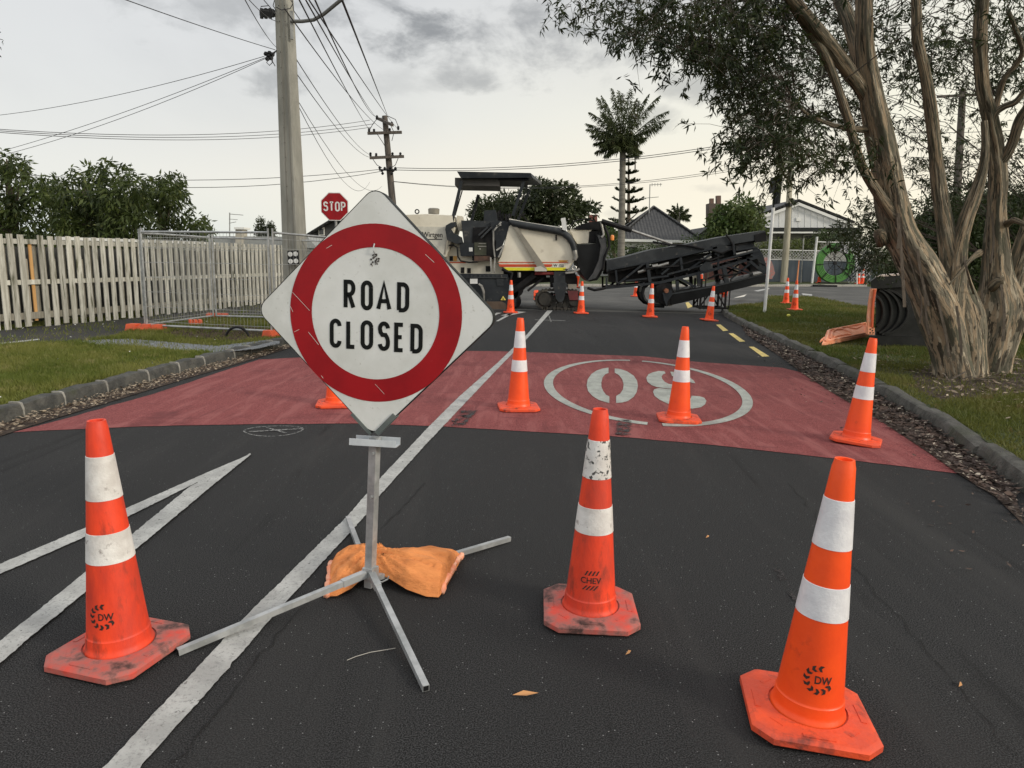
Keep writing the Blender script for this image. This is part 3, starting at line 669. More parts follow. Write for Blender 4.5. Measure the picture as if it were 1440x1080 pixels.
cone(894, 417, 'orange cone out on the cross street behind the conveyor', 'clean', R(3))
cone(1105, 427, 'orange cone on the corner grass, the farther of the pair', 'clean', R(3), z=VZ)
cone(1117, 436, 'orange cone on the corner grass with a tall spike rising from its tip', 'clean', R(3), z=VZ)
g_ = G(1117, 436, VZ)
mb = MB(); mb.tube([(g_[0], g_[1], VZ+.9), (g_[0]+.01, g_[1], VZ+1.55)], [.026, .012], 10)
tag(mb.build('cone_extension', mat('pale_orange', (.8, .3, .12), rough=.5)), 'pale orange spike pushed into the tip of the nearer corner cone', 'cone spike')
for t in [o for o in SC.objects if o.get('label', '').startswith(('orange cone on the red surfacing', 'orange cone standing over', 'leaning orange cone on the red'))]:
    for ch in list(t.children):
        if ch.name.startswith('printed_logo'): bpy.data.objects.remove(ch)
# knocked-over cones
t = cone(0, 0, 'knocked-over orange cone on the cross street seen between track and drum housing', 'clean', group='knocked-over cones', pos=(.85, 27.5, .15)); t.rotation_euler = (R(88), R(0), R(58))
t = cone(0, 0, 'orange cone lying behind the leaning kerb-corner cone', 'clean', group='knocked-over cones', pos=(*G(1020, 421)[:2], .28)); t.rotation_euler = (0, R(-82), R(8))
t = cone(809, 432, 'tilted cone leaning under the front of the milling machine hood', 'clean', group='knocked-over cones', pos=(2.05, 24.3, 0.62)); t.rotation_euler = (0, R(12), 0)
for px, py, lb in ((1152, 394.5, 'left of the green pipe coil'), (1207, 396, 'first to the right of the green pipe coil'), (1213, 395, 'second to the right of the green pipe coil'), (1171, 391, 'seen through the middle of the green pipe coil'), (986, 392, 'on the far verge seen through the conveyor frame')):
    cone(px, py, 'distant orange cone '+lb, 'clean', R(px), z=VZ, group='cones on the far verge', pos=(*PX(px, py, 56 if px != 1171 else 58)[:2], VZ), s=1.25)

# ------------------------------------------------------------------ ROAD CLOSED sign on its stand
sp = [-0.6081, 3.1255, 1.2967, -0.124, 0.0392, -0.0067, 0.5469]
cy_, sy_ = math.cos(sp[3]), math.sin(sp[3]); a_ = np.array([cy_, sy_, 0.]); n_ = np.array([sy_, -cy_, 0.])
b_ = np.array([0, 0, 1.])*math.cos(sp[4])-n_*math.sin(sp[4]); SA = a_*math.cos(sp[5])+b_*math.sin(sp[5]); SB = b_*math.cos(sp[5])-a_*math.sin(sp[5])
SCN = np.array(sp[:3]); SN = np.cross(SA, SB); SS = sp[6]
if SN@(CAM-SCN) < 0: SN = -SN
def S3(u, v, e=0.0): return SCN+SA*u+SB*v+SN*e
def inv(px, py):
    p = PL(px, py, SCN, SN)-SCN; return p@SA, p@SB
def rdiamond(s, r, n=7):
    """diamond with half diagonal s and corner radius r"""
    P = []; q = s-r*math.sqrt(2)
    for k, (cx, cy) in enumerate(((q, 0), (0, q), (-q, 0), (0, -q))):
        for j in range(n+1):
            a = R(-45+90*k+90*j/n); P.append((cx+r*math.cos(a), cy+r*math.sin(a)))
    return P
pf = G(520, 829)
sg = thing('road_closed_sign', 'diamond ROAD CLOSED sign with a thick red ring, clipped on the cross-legged metal stand', 'road sign', (sp[0], sp[1], .7))
mb = MB(); mb.prism([S3(u, v, 0) for u, v in rdiamond(SS, .055)], -SN*.004)
plate = mb.build('sign_plate', M['sign_white'], sg)
mb = MB(); o_ = rdiamond(SS+.004, .057); i_ = rdiamond(SS-.012, .05); n0 = len(o_)
A_ = [mb.add([S3(u, v, e) for u, v in L]) for L, e in ((o_, .001), (o_, -.055), (i_, -.055), (i_, -.0045), (rdiamond(SS, .055), -.0045+.0055))]
for x, y in ((0, 1), (1, 2), (2, 3)):
    for k in range(n0): mb.face([A_[x][k], A_[y][k], A_[y][(k+1) % n0], A_[x][(k+1) % n0]])
for k in range(n0): mb.face([A_[0][k], A_[4][k], A_[4][(k+1) % n0], A_[0][(k+1) % n0]])
mb.build('sign_frame', M['frame_dark'], sg)
mb = MB(); N = 96; ro, ri = SS*.712, SS*.528
for k in range(N):
    t0, t1 = 2*PI*k/N, 2*PI*(k+1)/N
    P = [S3(r_*math.cos(t), r_*math.sin(t)-.001, .0015) for r_, t in ((ri, t0), (ro, t0), (ro, t1), (ri, t1))]
    mb.poly(P)
mb.build('red_ring', M['sign_red'], sg)
mb = MB()
def c1(x, y): return inv(340+x*.3612, 250+y*.3612)
hl = abs(c1(400, 393)[1]-c1(400, 509)[1])
for ch, x0, x1, yb in (('R', 397, 443, 512), ('O', 464, 511, 515), ('A', 526, 581, 518), ('D', 604, 652, 523), ('C', 343, 389, 661), ('L', 407, 448, 665), ('O', 463, 512, 668), ('S', 530, 577, 673), ('E', 593, 636, 678), ('D', 656, 704, 683)):
    u0, v0 = c1(x0, yb); u1, v1 = c1(x1, yb); letter(mb, ch, lambda x, y: S3(x, y, .0018), u0, v0, u1-u0, hl, .0185)
mb.build('lettering', M['sign_black'], sg)
mb = MB()
def scr(L, w=.0016):
    for p, q_ in L:
        stroke(mb, [inv(340+p[0]*.3612, 250+p[1]*.3612), inv(340+q_[0]*.3612, 250+q_[1]*.3612)], w*random.uniform(.7, 1.4), lambda x, y: S3(x, y, .0026))
scr([((198, 445), (265, 517)), ((520, 803), (556, 842)), ((330, 275), (352, 262)), ((190, 500), (200, 522)), ((715, 298), (750, 330)), ((310, 770), (318, 780)), ((205, 600), (225, 590)), ((260, 600), (300, 650))])
mb.each('scratch', M['scratch'], sg)
mb = MB()
for k in range(26):
    u, v = c1(520+random.gauss(0, 8), 318+random.gauss(0, 13)); r_ = random.uniform(.002, .006)
    mb.poly([S3(u+r_*math.cos(a)*random.uniform(.6, 1.2), v+r_*math.sin(a)*random.uniform(.6, 1.2), .0022+k*.00003) for a in np.linspace(0, 2*PI, 8)[:-1]])
mb.build('rust_stain', M['stain'], sg)
mb = MB(); u, v = c1(517, 268); mb.tube([S3(u, v+.012, .002), S3(u, v, .012), S3(u+.001, v-.018, .014), S3(u+.003, v-.03, .004)], .0032, 8); mb.build('bolt_hook', M['galv'], sg, smooth=True)
# corner channels that clasp the diamond's lower tip
mb = MB()
for sx in (-1, 1):
    p0 = np.array([sx*.012, -SS+.012+.0]); p1 = np.array([sx*(.095 if sx > 0 else .1), -SS+.012+.088]); t_ = (p1-p0)/np.linalg.norm(p1-p0); nn = np.array([t_[1], -t_[0]])*sx
    P = [p0-nn*(.012 if sx > 0 else .001), p1-nn*(.012 if sx > 0 else .001), p1+nn*.012, p0+nn*.012]
    mb.prism([S3(*p, .008) for p in P], -SN*.045)
mb.build('corner_channel', M['bracket'], sg)

st = thing('sign_stand', 'galvanised square-tube stand with four splayed legs beneath the ROAD CLOSED sign', 'sign stand', pf)
ptop = S3(0, -SS-.008, -.012); pb = np.array([pf[0], pf[1], .015]); ax_ = ptop-pb
mb = MB()
def sqtube(mb, a, b, w, yaw):
    a, b = np.array(a, float), np.array(b, float); ex_ = np.array([math.cos(yaw), math.sin(yaw), 0]); ey_ = np.array([-math.sin(yaw), math.cos(yaw), 0]); h = w/2; q = h-.0022
    lo = [a+ex_*x*h+ey_*y*h for x, y in ((-1,-1),(1,-1),(1,1),(-1,1))]; hi = [b+ex_*x*h+ey_*y*h for x, y in ((-1,-1),(1,-1),(1,1),(-1,1))]
    mb.prism(lo[::-1], b-a)
sqtube(mb, pb, ptop, .038, R(-24)); 
for f in (.12, .62, .9): # bolts
    p = pb+ax_*f; mb.tube([p+np.array([-.005, -.03, 0]), p+np.array([-.002, -.016, 0])], .007, 6)
mb.build('post', M['galv'], st, smooth=False)
mb = MB(); e1 = SA*.105
mb.prism([S3(-.107, -SS-.012, .026), S3(.107, -SS-.012, .026), S3(.107, -SS-.042, .028), S3(-.107, -SS-.042, .028)], -SN*.004)
mb.prism([S3(-.095, -SS-.008, -.03), S3(.112, -SS-.008, -.03), S3(.112, -SS-.042, -.03), S3(-.095, -SS-.042, -.03)], -SN*.004)
mb.prism([S3(-.1, -SS-.038, .024), S3(.11, -SS-.038, .024), S3(.11, -SS-.042, .024), S3(-.1, -SS-.042, .024)], -SN*.053)
mb.build('clamp_channel', mat('bright_zinc', (.7, .73, .75), (.6, .63, .66), rough=.35, metal=.5, scale=12), st)
hub = PX(521, 803, pf[1]-.005)
mb = MB(); mb.box((hub[0], hub[1], hub[2]-.005), (.055, .055, .05), R(-24)); 
mb.tube([hub+np.array([.02, -.03, -.025]), hub+np.array([.06, -.04, -.035]), hub+np.array([.085, -.03, -.025]), hub+np.array([.09, -.03, -.01])], .004, 6)
mb.build('hub', M['galv'], st)
for lx, ly in ((247, 918), (600, 970), (718, 757), (489, 728)):
    e = G(lx, ly, .014); d = e-hub; d /= np.linalg.norm(d); s0 = hub+d*.028; s0[2] = hub[2]-(.006 if ly > 800 else .012); e = e-d*.008
    mb = MB(); s0 = s0+np.array([0, 0, 0 if ly > 800 else -.03]); mb.bar(s0+d*(.02 if ly > 800 else 0), e, .025)
    if ly > 800: mb.bar(s0, s0+(e-s0)/np.linalg.norm(e-s0)*.12, .031)
    tl = mb.build('leg', M['galv'], st)
    mb = MB(); dd = (e-s0)/np.linalg.norm(e-s0); mb.bar(e+dd*.0003, e+dd*.0012, .020); mb.build('tube_opening', M['black'], tl)

# sandbag slumped over the back legs
from mathutils import noise as mnoise
def sandbag():
    mb = MB(); NU, NV = 80, 44
    # px footprint stations: (left-to-right) front point, back point, crest height
    stn = [(459, 839, 466, 790, .035, .012), (474, 838, 475, 784, .08, .012), (495, 827, 491, 780, .10, .02), (511, 812, 511, 780, .085, .045), (527, 806, 530, 782, .075, .055), (545, 812, 548, 785, .085, .05), (572, 829, 578, 786, .115, .03), (600, 839, 608, 785, .125, .012), (617, 840, 636, 782, .105, .012), (621, 834, 652, 778, .075, .012)]
    _ = [(459, 838, 468, 786, .03), (475, 838, 476, 776, .07), (497, 828, 492, 774, .12), (512, 804, 512, 774, .13), (527, 800, 530, 775, .125), (545, 809, 548, 779, .13), (572, 826, 578, 782, .14), (600, 838, 606, 782, .135), (617, 840, 634, 780, .11), (622, 832, 651, 776, .07)]
    us = np.linspace(0, 1, len(stn)); F_ = np.array([G(s[0], s[1], s[5])[:2] for s in stn]); B_ = np.array([G(s[2], s[3], s[5])[:2] for s in stn]); H2 = np.array([s[4] for s in stn]); ZB = np.array([s[5] for s in stn])
    def sm(t, A): return np.interp(t, us, A)
    rows = []
    for i in range(NU+1):
        t = i/NU; f = np.array([sm(t, F_[:, 0]), sm(t, F_[:, 1])]); b = np.array([sm(t, B_[:, 0]), sm(t, B_[:, 1])]); h = sm(t, H2); zb = sm(t, ZB); top = []; bot = []
        for j in range(NV+1):
            v = j/NV; x = f+(b-f)*v; w = (1-abs(2*v-1)**2.6)**.62
            pin = math.exp(-((t-.46)/.07)**2); fold = .016*math.sin(v*24+t*5)*pin+.005*math.sin(v*13+9*t)*math.sin(t*26+v*4)-.018*math.exp(-((t-.4)/.035)**2)
            ear = (abs(2*t-1)**8)
            an = (v-.5)/(abs(t-.46)*1.3+.12); fold += .024*mnoise.noise(Vector((an*4.2, t*2.5, 1.7)))+.012*mnoise.noise(Vector((t*8, v*6, 5.1)))-.016*max(0, 1-abs(mnoise.noise(Vector((an*5, t*3, 9.3))))*9)
            z = zb+h*w*(1-.5*ear)+fold*w; top.append((x[0], x[1], z)); bot.append((x[0], x[1], zb-.012*w))
        rows.append((mb.add(top), mb.add(bot)))
    for (a, b), (c, d) in zip(rows[:-1], rows[1:]):
        for j in range(NV): mb.face([a[j], c[j], c[j+1], a[j+1]]); mb.face([b[j], b[j+1], d[j+1], d[j]])
        mb.face([a[0], b[0], d[0], c[0]]); mb.face([a[NV], c[NV], d[NV], b[NV]])
    mb.face(rows[0][0][::-1] + rows[0][1]); mb.face(rows[-1][0] + rows[-1][1][::-1])
    o = tag(mb.build('sandbag', M['sand'], smooth='all'), 'orange cloth sandbag slumped over the back legs of the sign stand', 'sandbag')
    for pts in ([(459, 838), (461, 812), (467, 788)], [(617, 840), (622, 834), (636, 806), (651, 778)]):
        h = MB(); P = [G(*p)+np.array([0, 0, .014+.03*math.sin(PI*(k+.5)/len(pts))]) for k, p in enumerate(pts)]; PP = []
        for p, q_ in zip(P[:-1], P[1:]):
            for k in range(6): PP.append(p+(q_-p)*k/6+rng.normal(size=3)*.0018)
        PP.append(P[-1]); er = rows[0][0] if pts[0][0] < 500 else rows[-1][0]; PP = [np.array(mb.v[i])*np.array([1, 1, .62])+np.array([0, 0, .008])+rng.normal(size=3)*.0018 for i in er[::3]]; h.tube(PP, [.015+.004*math.sin(k*2.1) for k in range(len(PP))], 6); h.build('hem', M['hem'], o, smooth='all')
    return o
sandbag()
# leaf and twig on the asphalt
g0 = G(740, 981); mb = MB(); mb.poly([g0+np.array(v) for v in ((-.05, -.004, .012), (-.01, .014, .02), (.045, .012, .012), (.0, -.012, .016))]); tag(mb.build('fallen_leaf', mat('tan_leaf', (.5, .25, .1), rough=.8)), 'large tan leaf lying on the asphalt before the chevron-print cone', 'leaf')
for x_, y_, lb in ((996, 757, 'tiny pale leaf on the asphalt between the roundel and the chevron-print cone'), (885, 921, 'small curled leaf on the asphalt right of the chevron-print cone'), (1352, 966, 'small curled leaf on the asphalt to the right of the nearest right cone')):
    g0 = G(x_, y_); mb = MB(); mb.poly([g0+np.array(v)*.35 for v in ((-.05, -.03, .02), (-.01, .02, .05), (.03, .06, .02), (.0, -.012, .03))]); tag(mb.build('fallen_leaf', bpy.data.materials['tan_leaf']), lb, 'leaf')
mb = MB(); P = [G(x, y)+np.array([0, 0, .008]) for x, y in ((488, 931), (500, 926), (520, 920), (556, 914))]; mb.tube(P, .0014, 5); tag(mb.build('twig', mat('pale_twig', (.4, .38, .34), rough=.9)), 'thin pale twig on the asphalt left of the stand leg', 'twig')
# ------------------------------------------------------------------ milling machine (near side on the plane y = YM)
YM = 22.0
M['m_white'] = mat('machine_cream_paint', (.74, .69, .57), (.62, .57, .46), rough=.45, scale=.8, c3=(.36, .3, .22), s3=4, r3=(.62, .75))
M['m_grey'] = mat('machine_dark_grey_paint', (.018, .021, .025), (.03, .034, .038), rough=.5, scale=1.5, c3=(.09, .085, .075), s3=5, r3=(.58, .72), spec=.18)
M['m_mid'] = mat('machine_mid_grey_paint', (.045, .049, .052), (.028, .031, .034), rough=.5, scale=2, c3=(.13, .12, .105), s3=6, r3=(.6, .72), spec=.18)
M['m_black'] = mat('machine_black', (.006, .006, .007), (.016, .015, .015), rough=.6, scale=3, spec=.18)
M['m_rubber'] = mat('rubber_apron', (.007, .0075, .008), (.015, .016, .017), rough=.45, scale=1.2, spec=.18)
M['m_steel'] = mat('machine_steel', (.42, .41, .38), (.25, .24, .22), rough=.4, metal=.6, scale=4)
M['m_taupe'] = mat('machine_taupe_strut', (.25, .23, .19), (.2, .185, .15), rough=.5, scale=4)
M['m_dirt'] = mat('skirt_with_mud', (.07, .045, .032), (.1, .07, .05), rough=.9, scale=3)
M['stripe_red'] = mat('stripe_red', (.55, .05, .015), (.5, .08, .02), rough=.4)
M['stripe_yellow'] = mat('stripe_yellow', (.75, .68, .02), (.65, .6, .03), rough=.4)
M['track'] = mat('track_steel', (.03, .028, .025), (.07, .062, .05), spec=.25, rough=.7, scale=6, bump=.4)
M['oxide'] = mat('oxide_red', (.16, .025, .025), (.1, .02, .02), rough=.6, scale=3)
mm = thing('milling_machine', 'cream and dark grey road milling machine with a roofed driver stand and crawler tracks', 'milling machine', (1.5, YM+1.1, 0))
def prt(name, pxl, mt, dy=0, dep=2.0, par=None):
    mb = MB(); mb.pxprism(pxl, YM+dy, dep); return mb.build(name, mt, par or mm)
def rodp(name, pts, r, mt, dy=0, par=None, n=8, both=None):
    mb = MB(); mb.tube([PX(x, y, YM+dy) for x, y in pts], r, n)
    if both: mb.tube([PX(x, y, YM+dy)+np.array([0, both, 0]) for x, y in pts], r, n)
    return mb.build(name, mt, par or mm, smooth=True)
# rear body (tank) and chassis
def rbox(mb, pxl, dy, dep, ch=.06):
    """prism with chamfered near edges"""
    c = np.mean(pxl, 0); near = [PX(x+(c[0]-x)*ch, y+(c[1]-y)*ch, YM+dy) for x, y in pxl]; mid = [PX(x, y, YM+dy) + np.array([0, .08, 0]) for x, y in pxl]
    a = mb.add(near); b = mb.add(mid); cc_ = mb.add([np.array(p)+np.array([0, dep-.08, 0]) for p in mid]); n = len(a)
    mb.face(a)
    for k in range(n): mb.face([a[k], b[k], b[(k+1) % n], a[(k+1) % n]]); mb.face([b[k], cc_[k], cc_[(k+1) % n], b[(k+1) % n]])
    mb.face(cc_[::-1])
mb = MB(); rbox(mb, [(560, 302), (600, 300.5), (637, 302.5), (640, 322), (632, 350), (628, 362), (560, 362)], .1, 1.9, .03)
tank = mb.build('rear_tank', M['m_white'], mm)
prt('rear_panel', [(560, 318), (633, 319), (629, 352), (626, 361), (560, 361)], mat('cream_panel', (.6, .57, .49), (.5, .48, .41), rough=.5), .085, .05)
mb = MB(); p0 = PX(608, 331, YM+.08); put_text(mb, 'Wirtgen', lambda x, y: p0+np.array([x, 0, y]), .2, .62, .012); mb.build('lettering', M['m_black'], tank)
prt('underline', [(602, 336), (622, 336), (622, 337.2), (602, 337.2)], M['m_black'], .083, .01, tank)
mb = MB(); mb.lathe([(.17, 0), (.18, .15), (.14, .18)], 16, c=PX(610, 301, YM+.9)); mb.build('filler_cap', M['m_taupe'], tank)
mb = MB(); pc = PX(586.5, 297.5, YM+.6); mb.tube([pc+np.array([.06*math.cos(a), 0, .06*math.sin(a)]) for a in np.linspace(0, 2*PI, 17)], .02, 6); mb.build('lifting_eye', M['m_black'], tank)
prt('chassis', [(560, 350), (634, 350), (640, 340), (700, 345), (708, 345), (708, 386), (560, 386)], M['m_white'], .32, 1.5)
prt('red_line', [(560, 368.3), (655, 368.3), (655, 370), (560, 370)], M['stripe_red'], .312, .01)
for r_ in ([(632, 360), (637, 360), (637, 367), (632, 367)], [(648, 376), (653, 376), (653, 384), (648, 384)], [(683, 374), (690, 374), (690, 382), (683, 382)], [(657, 377), (662, 377), (662, 384), (657, 384)]):
    prt('access_port', r_, M['m_black'], .30, .03)
prt('amber_lamp', [(637.5, 360), (642.5, 360), (642.5, 367), (637.5, 367)], mat('amber', (.55, .28, .05), rough=.4), .29, .04)
# driver stand
prt('stand_console', [(648.5, 310), (705, 311), (703, 325), (698, 341), (662, 342), (652, 341), (650, 325)], M['m_mid'], .12, 1.85)
prt('stand_recess', [(665, 320), (700, 318), (706, 322), (702, 360), (690, 366), (664, 366), (664, 342)], M['m_black'], .1, .5)
prt('valve_box', [(645.5, 341.5), (666, 342), (666, 360), (648, 360)], M['m_grey'], .06, .5)
prt('instruction_plate', [(659.5, 348), (664.5, 348), (664.5, 353.5), (659.5, 353.5)], M['white'], .05, .02)
prt('green_panel', [(667, 341), (684, 341), (684, 359), (667, 359)], mat('olive', (.04, .045, .025), (.06, .06, .04)), .08, .05)
for q in ([(673, 342), (683, 342), (683, 343), (673, 343)], [(672, 346), (684, 346), (684, 347), (672, 347)], [(674, 349), (676, 349), (676, 351), (674, 351)]): prt('pipe_fitting', q, M['m_steel'], .05, .04)
prt('hose_tray', [(667, 360), (690, 360), (690, 367), (667, 367)], mat('rust_brown', (.06, .03, .02), (.1, .05, .03)), .04, .3)
prt('control_panel', [(681, 296), (697, 295), (700, 311), (680, 311)], M['m_grey'], .2, .6)
mb = MB()
for k in range(16):
    x = 698+k*1.2+random.uniform(-1, 1); mb.bar(PX(x, 312+random.uniform(-1, 4), YM+.5), PX(x+random.uniform(-4, 5), 297+abs(k-5)*.6+random.uniform(-2, 4), YM+.6+random.uniform(0, .8)), .05)
mb.each('control_lever', M['m_black'], mm)
prt('foot_step', [(690, 312), (700, 310), (718, 312), (718, 316), (712, 330), (706, 345), (702, 362), (696, 362), (698, 340), (692, 330)], M['m_grey'], .02, .8)
mb = MB()
for a, b in (((698, 318), (705, 316)), ((694, 324), (694, 345)), ((694, 345), (696, 362)), ((705, 312), (694, 325)), ((698, 352), (709, 345)), ((701, 362), (708, 347)), ((696, 363), (695, 384)), ((690, 362), (691, 384))): mb.bar(PX(*a, YM-.05), PX(*b, YM-.05), .045)
mb.each('ladder_rail', M['m_steel'], mm)
mb = MB()
for a, b in (((676, 335), (691, 320)), ((673, 331), (686, 319))): mb.bar(PX(*a, YM+.04), PX(*b, YM+.04), .05)
mb.each('linkage', M['m_mid'], mm)
mb = MB(); P = [(634, 313), (627, 317), (626, 323), (629, 338), (643, 343), (650, 341), (648, 333), (638, 328), (634, 322), (640, 318), (640, 312)]; mb.pxprism(P, YM-.08, .5); mb.build('exhaust_bracket', M['m_grey'], mm)
rodp('hose', [(629, 338), (625, 358)], .03, M['m_taupe'], -.1)
rodp('hose', [(631, 345), (638, 345), (643, 348), (644, 361), (648, 367), (660, 369), (672, 368)], .025, M['m_black'], 0)
prt('seat_back', [(642, 303), (650, 304), (653, 326), (645, 324)], M['m_white'], .6, .5)
# canopy roof
can = MB(); z1 = PX(690, 242, YM)[2]; x0 = PX(642.5, 245, YM)[0]; x1 = PX(746, 245, YM)[0]; z0_ = z1-.17
O = [(x0, YM, z1), (x1, YM, z1), (x1+.42, YM+2.3, z1-.02), (x0+.35, YM+2.3, z1-.02)]
Bt = [(x0+.12, YM+.02, z0_-.02), (x1+.06, YM+.02, z0_+.04), (x1+.42, YM+2.3, z0_+.05), (x0+.4, YM+2.3, z0_)]
i_ = can.add(O); j_ = can.add(Bt)
can.face(i_); can.face(j_[::-1])
for k in range(4): can.face([i_[k], i_[(k+1) % 4], j_[(k+1) % 4], j_[k]][::-1])
roof = can.build('canopy_roof', M['m_grey'], mm)
mb = MB(); mb.box(((x0+x1)/2-.5, YM+1.05, z0_-.1), (1.35, 1.7, .22)); mb.build('roof_liner', mat('roof_liner', (.045, .043, .04), (.06, .055, .05), rough=.7), mm)
mb = MB(); mb.box(((x0+x1)/2+.6, YM+1.1, z0_-.02), (.9, 1.9, .06)); mb.build('roof_liner', M['m_black'], mm)
mb = MB()
for a, b, dy in (((648.5, 254), (636, 307), .15), ((636, 307), (635, 318), .15), ((668.5, 266), (656, 312), 1.9), ((736.5, 254), (721, 303), .2), ((746, 260), (727, 312), 1.5)): mb.bar(PX(*a, YM+dy*.0+dy*.0)+np.array([0, dy, 0]), PX(*b, YM)+np.array([0, dy, 0]), .09, .09)
mb.each('canopy_post', M['m_grey'], mm)
mb = MB()
for a, b in (((640, 303), (650, 268)), ((722, 310), (742, 262)), ((727, 306), (739, 300))): mb.bar(PX(*a, YM+.2), PX(*b, YM+.2), .035)
mb.bar(PX(733, 301, YM+.3), PX(743, 312, YM+.3), .04)
mb.each('canopy_cable', M['m_black'], mm)
# engine hood
hood_px = [(715, 318), (721, 313), (740, 316), (762, 319.5), (785, 323), (795, 327), (802, 334), (806.5, 343), (808.5, 356), (808, 366), (800, 379), (796, 381), (760, 381), (718, 381), (704, 375), (699, 370), (703, 362), (708, 345)]
mb = MB(); rbox(mb, hood_px, 0, 2.1, .025); hood = mb.build('engine_hood', M['m_white'], mm, smooth=True)
def stripe(name, y0, y1, mt, x0=701, x1=800, e=.004): return prt(name, [(x0, y0), (x1, y0), (x1-2, y1), (x0+2, y1)], mt, -.006-e, .005, hood)
stripe('red_stripe', 368.4, 369.6, M['stripe_red'], 700, 800); stripe('red_stripe', 371.6, 375.3, M['stripe_red'], 701, 777); stripe('orange_block', 366, 368, mat('orange_tape', (.55, .25, .03)), 785, 799)
stripe('yellow_stripe', 376.2, 380.4, M['stripe_yellow'], 708, 796)
prt('number_plate', [(777, 370.6), (793.5, 370.6), (793.5, 376), (777, 376)], mat('plate_cream', (.7, .68, .6)), -.014, .008, hood)
mb = MB(); p1 = PX(785.5, 373.4, YM-.02); put_text(mb, 'W 150', lambda x, y: p1+np.array([x, 0, y]), .088, .32, .02); mb.build('lettering', M['m_black'], hood)
prt('service_strip', [(792, 378), (798, 378), (798, 379), (792, 379)], M['m_black'], -.014, .006, hood)
prt('diagonal_strut', [(722, 319), (727, 318.5), (769.5, 379), (765, 381), (758, 381), (757, 378)], M['m_taupe'], -.1, .08)
prt('strut_foot', [(752, 376), (760, 374), (769, 379), (769, 381.5), (752, 381.5)], mat('cream_foot', (.5, .48, .42)), -.12, .1)
mb = MB(); mb.tube([PX(x, y, YM-.06) for x, y in ((716, 311), (722, 314), (740, 317.5), (762, 321), (783, 324.5), (793, 328), (800, 334), (805, 342), (808, 352), (809.5, 361), (808, 366))], [.05, .1, .105, .105, .105, .1, .1, .09, .085, .08, .06], 12); mb.build('hand_rail', M['m_mid'], mm, smooth=True)
mb = MB(); mb.tube([PX(x, y, YM-.05) for x, y in ((716, 308.5), (740, 313.5), (762, 317), (788, 320.5))], .03, 8); mb.build('rail_cap', mat('rail_cap', (.5, .48, .42)), mm, smooth=True)
mb = MB(); mb.tube([PX(x, y, YM-.14) for x, y in ((808, 352), (809.5, 361), (808, 366))], [.07, .075, .05], 10); mb.build('exhaust_tip', M['m_steel'], mm, smooth=True)
prt('mirror', [(789, 307), (795, 306), (797.5, 322), (796, 324.5), (791, 323)], M['white'], -.2, .07)
mb = MB(); mb.bar(PX(791, 323, YM-.15), PX(786, 330, YM), .03); mb.bar(PX(782, 330, YM-.02), PX(782, 338, YM-.02), .04); mb.build('mirror_arm', M['m_black'], mm)
mb = MB(); pc = PX(807.5, 377, YM-.1); mb.tube([pc+np.array([.06*math.cos(a), 0, .06*math.sin(a)]) for a in np.linspace(0, 2*PI, 17)], .022, 6); mb.tube([PX(795, 384, YM-.1), PX(806, 383, YM-.1), PX(815, 378, YM-.1)], .035, 6); mb.build('tow_hitch', M['m_steel'], mm)
# front: beige cabinet, rubber apron, mast
prt('front_cabinet', [(802, 322), (833, 323), (829, 327), (827, 342), (812, 343), (807, 335)], M['m_white'], .3, 1.4)
prt('cabinet_vent', [(828.5, 326), (842, 324), (844, 341), (828, 341)], M['m_black'], .28, .8)
prt('top_cover', [(806, 321), (824, 313), (846, 310.5), (853, 313), (851, 324), (833, 323), (810, 323)], M['m_black'], .25, 1.5)
ap = MB(); NU = 10
apx = [(812, 344), (838, 343), (838, 328), (852, 333), (853.5, 345), (851, 365), (846, 385), (840, 394), (828, 396), (820, 388), (814, 376), (811, 366), (811, 352)]
ap.pxprism(apx, YM+.15, 1.6); ap.build('rubber_apron', M['m_rubber'], mm)
prt('apron_fold', [(840, 330), (852, 334), (853, 350), (848, 374), (838, 391), (826, 395), (834, 384), (842, 366), (845, 346)], mat('rubber_light', (.04, .042, .044), (.06, .06, .062), rough=.4), .02, .14)
rodp('hose', [(845, 312), (847, 320), (849, 330), (846, 334)], .035, M['m_steel'], 0)
rodp('hose', [(850, 318), (855, 330), (857, 345), (850, 362), (848, 380)], .04, M['m_black'], 0)
rodp('hose', [(826, 405), (836, 408), (848, 406), (860, 402), (872, 403), (880, 398)], .04, M['m_black'], 0)
rodp('hose', [(800, 324), (806, 312), (815, 309), (826, 308), (836, 311)], .02, M['m_black'], .1)
mb = MB(); mb.lathe([(.055, -.08), (.06, .0), (.05, .06), (.02, .08)], 14, c=PX(861, 334, YM)); mb.build('beacon', mat('amber_beacon', (.85, .28, .06), rough=.3), mm, smooth=True)
rodp('lift_cylinder', [(846, 311), (888, 324)], .075, M['m_black'], 0); rodp('piston_rod', [(888, 324), (925, 336.5), (945, 343)], .04, M['m_steel'], 0)
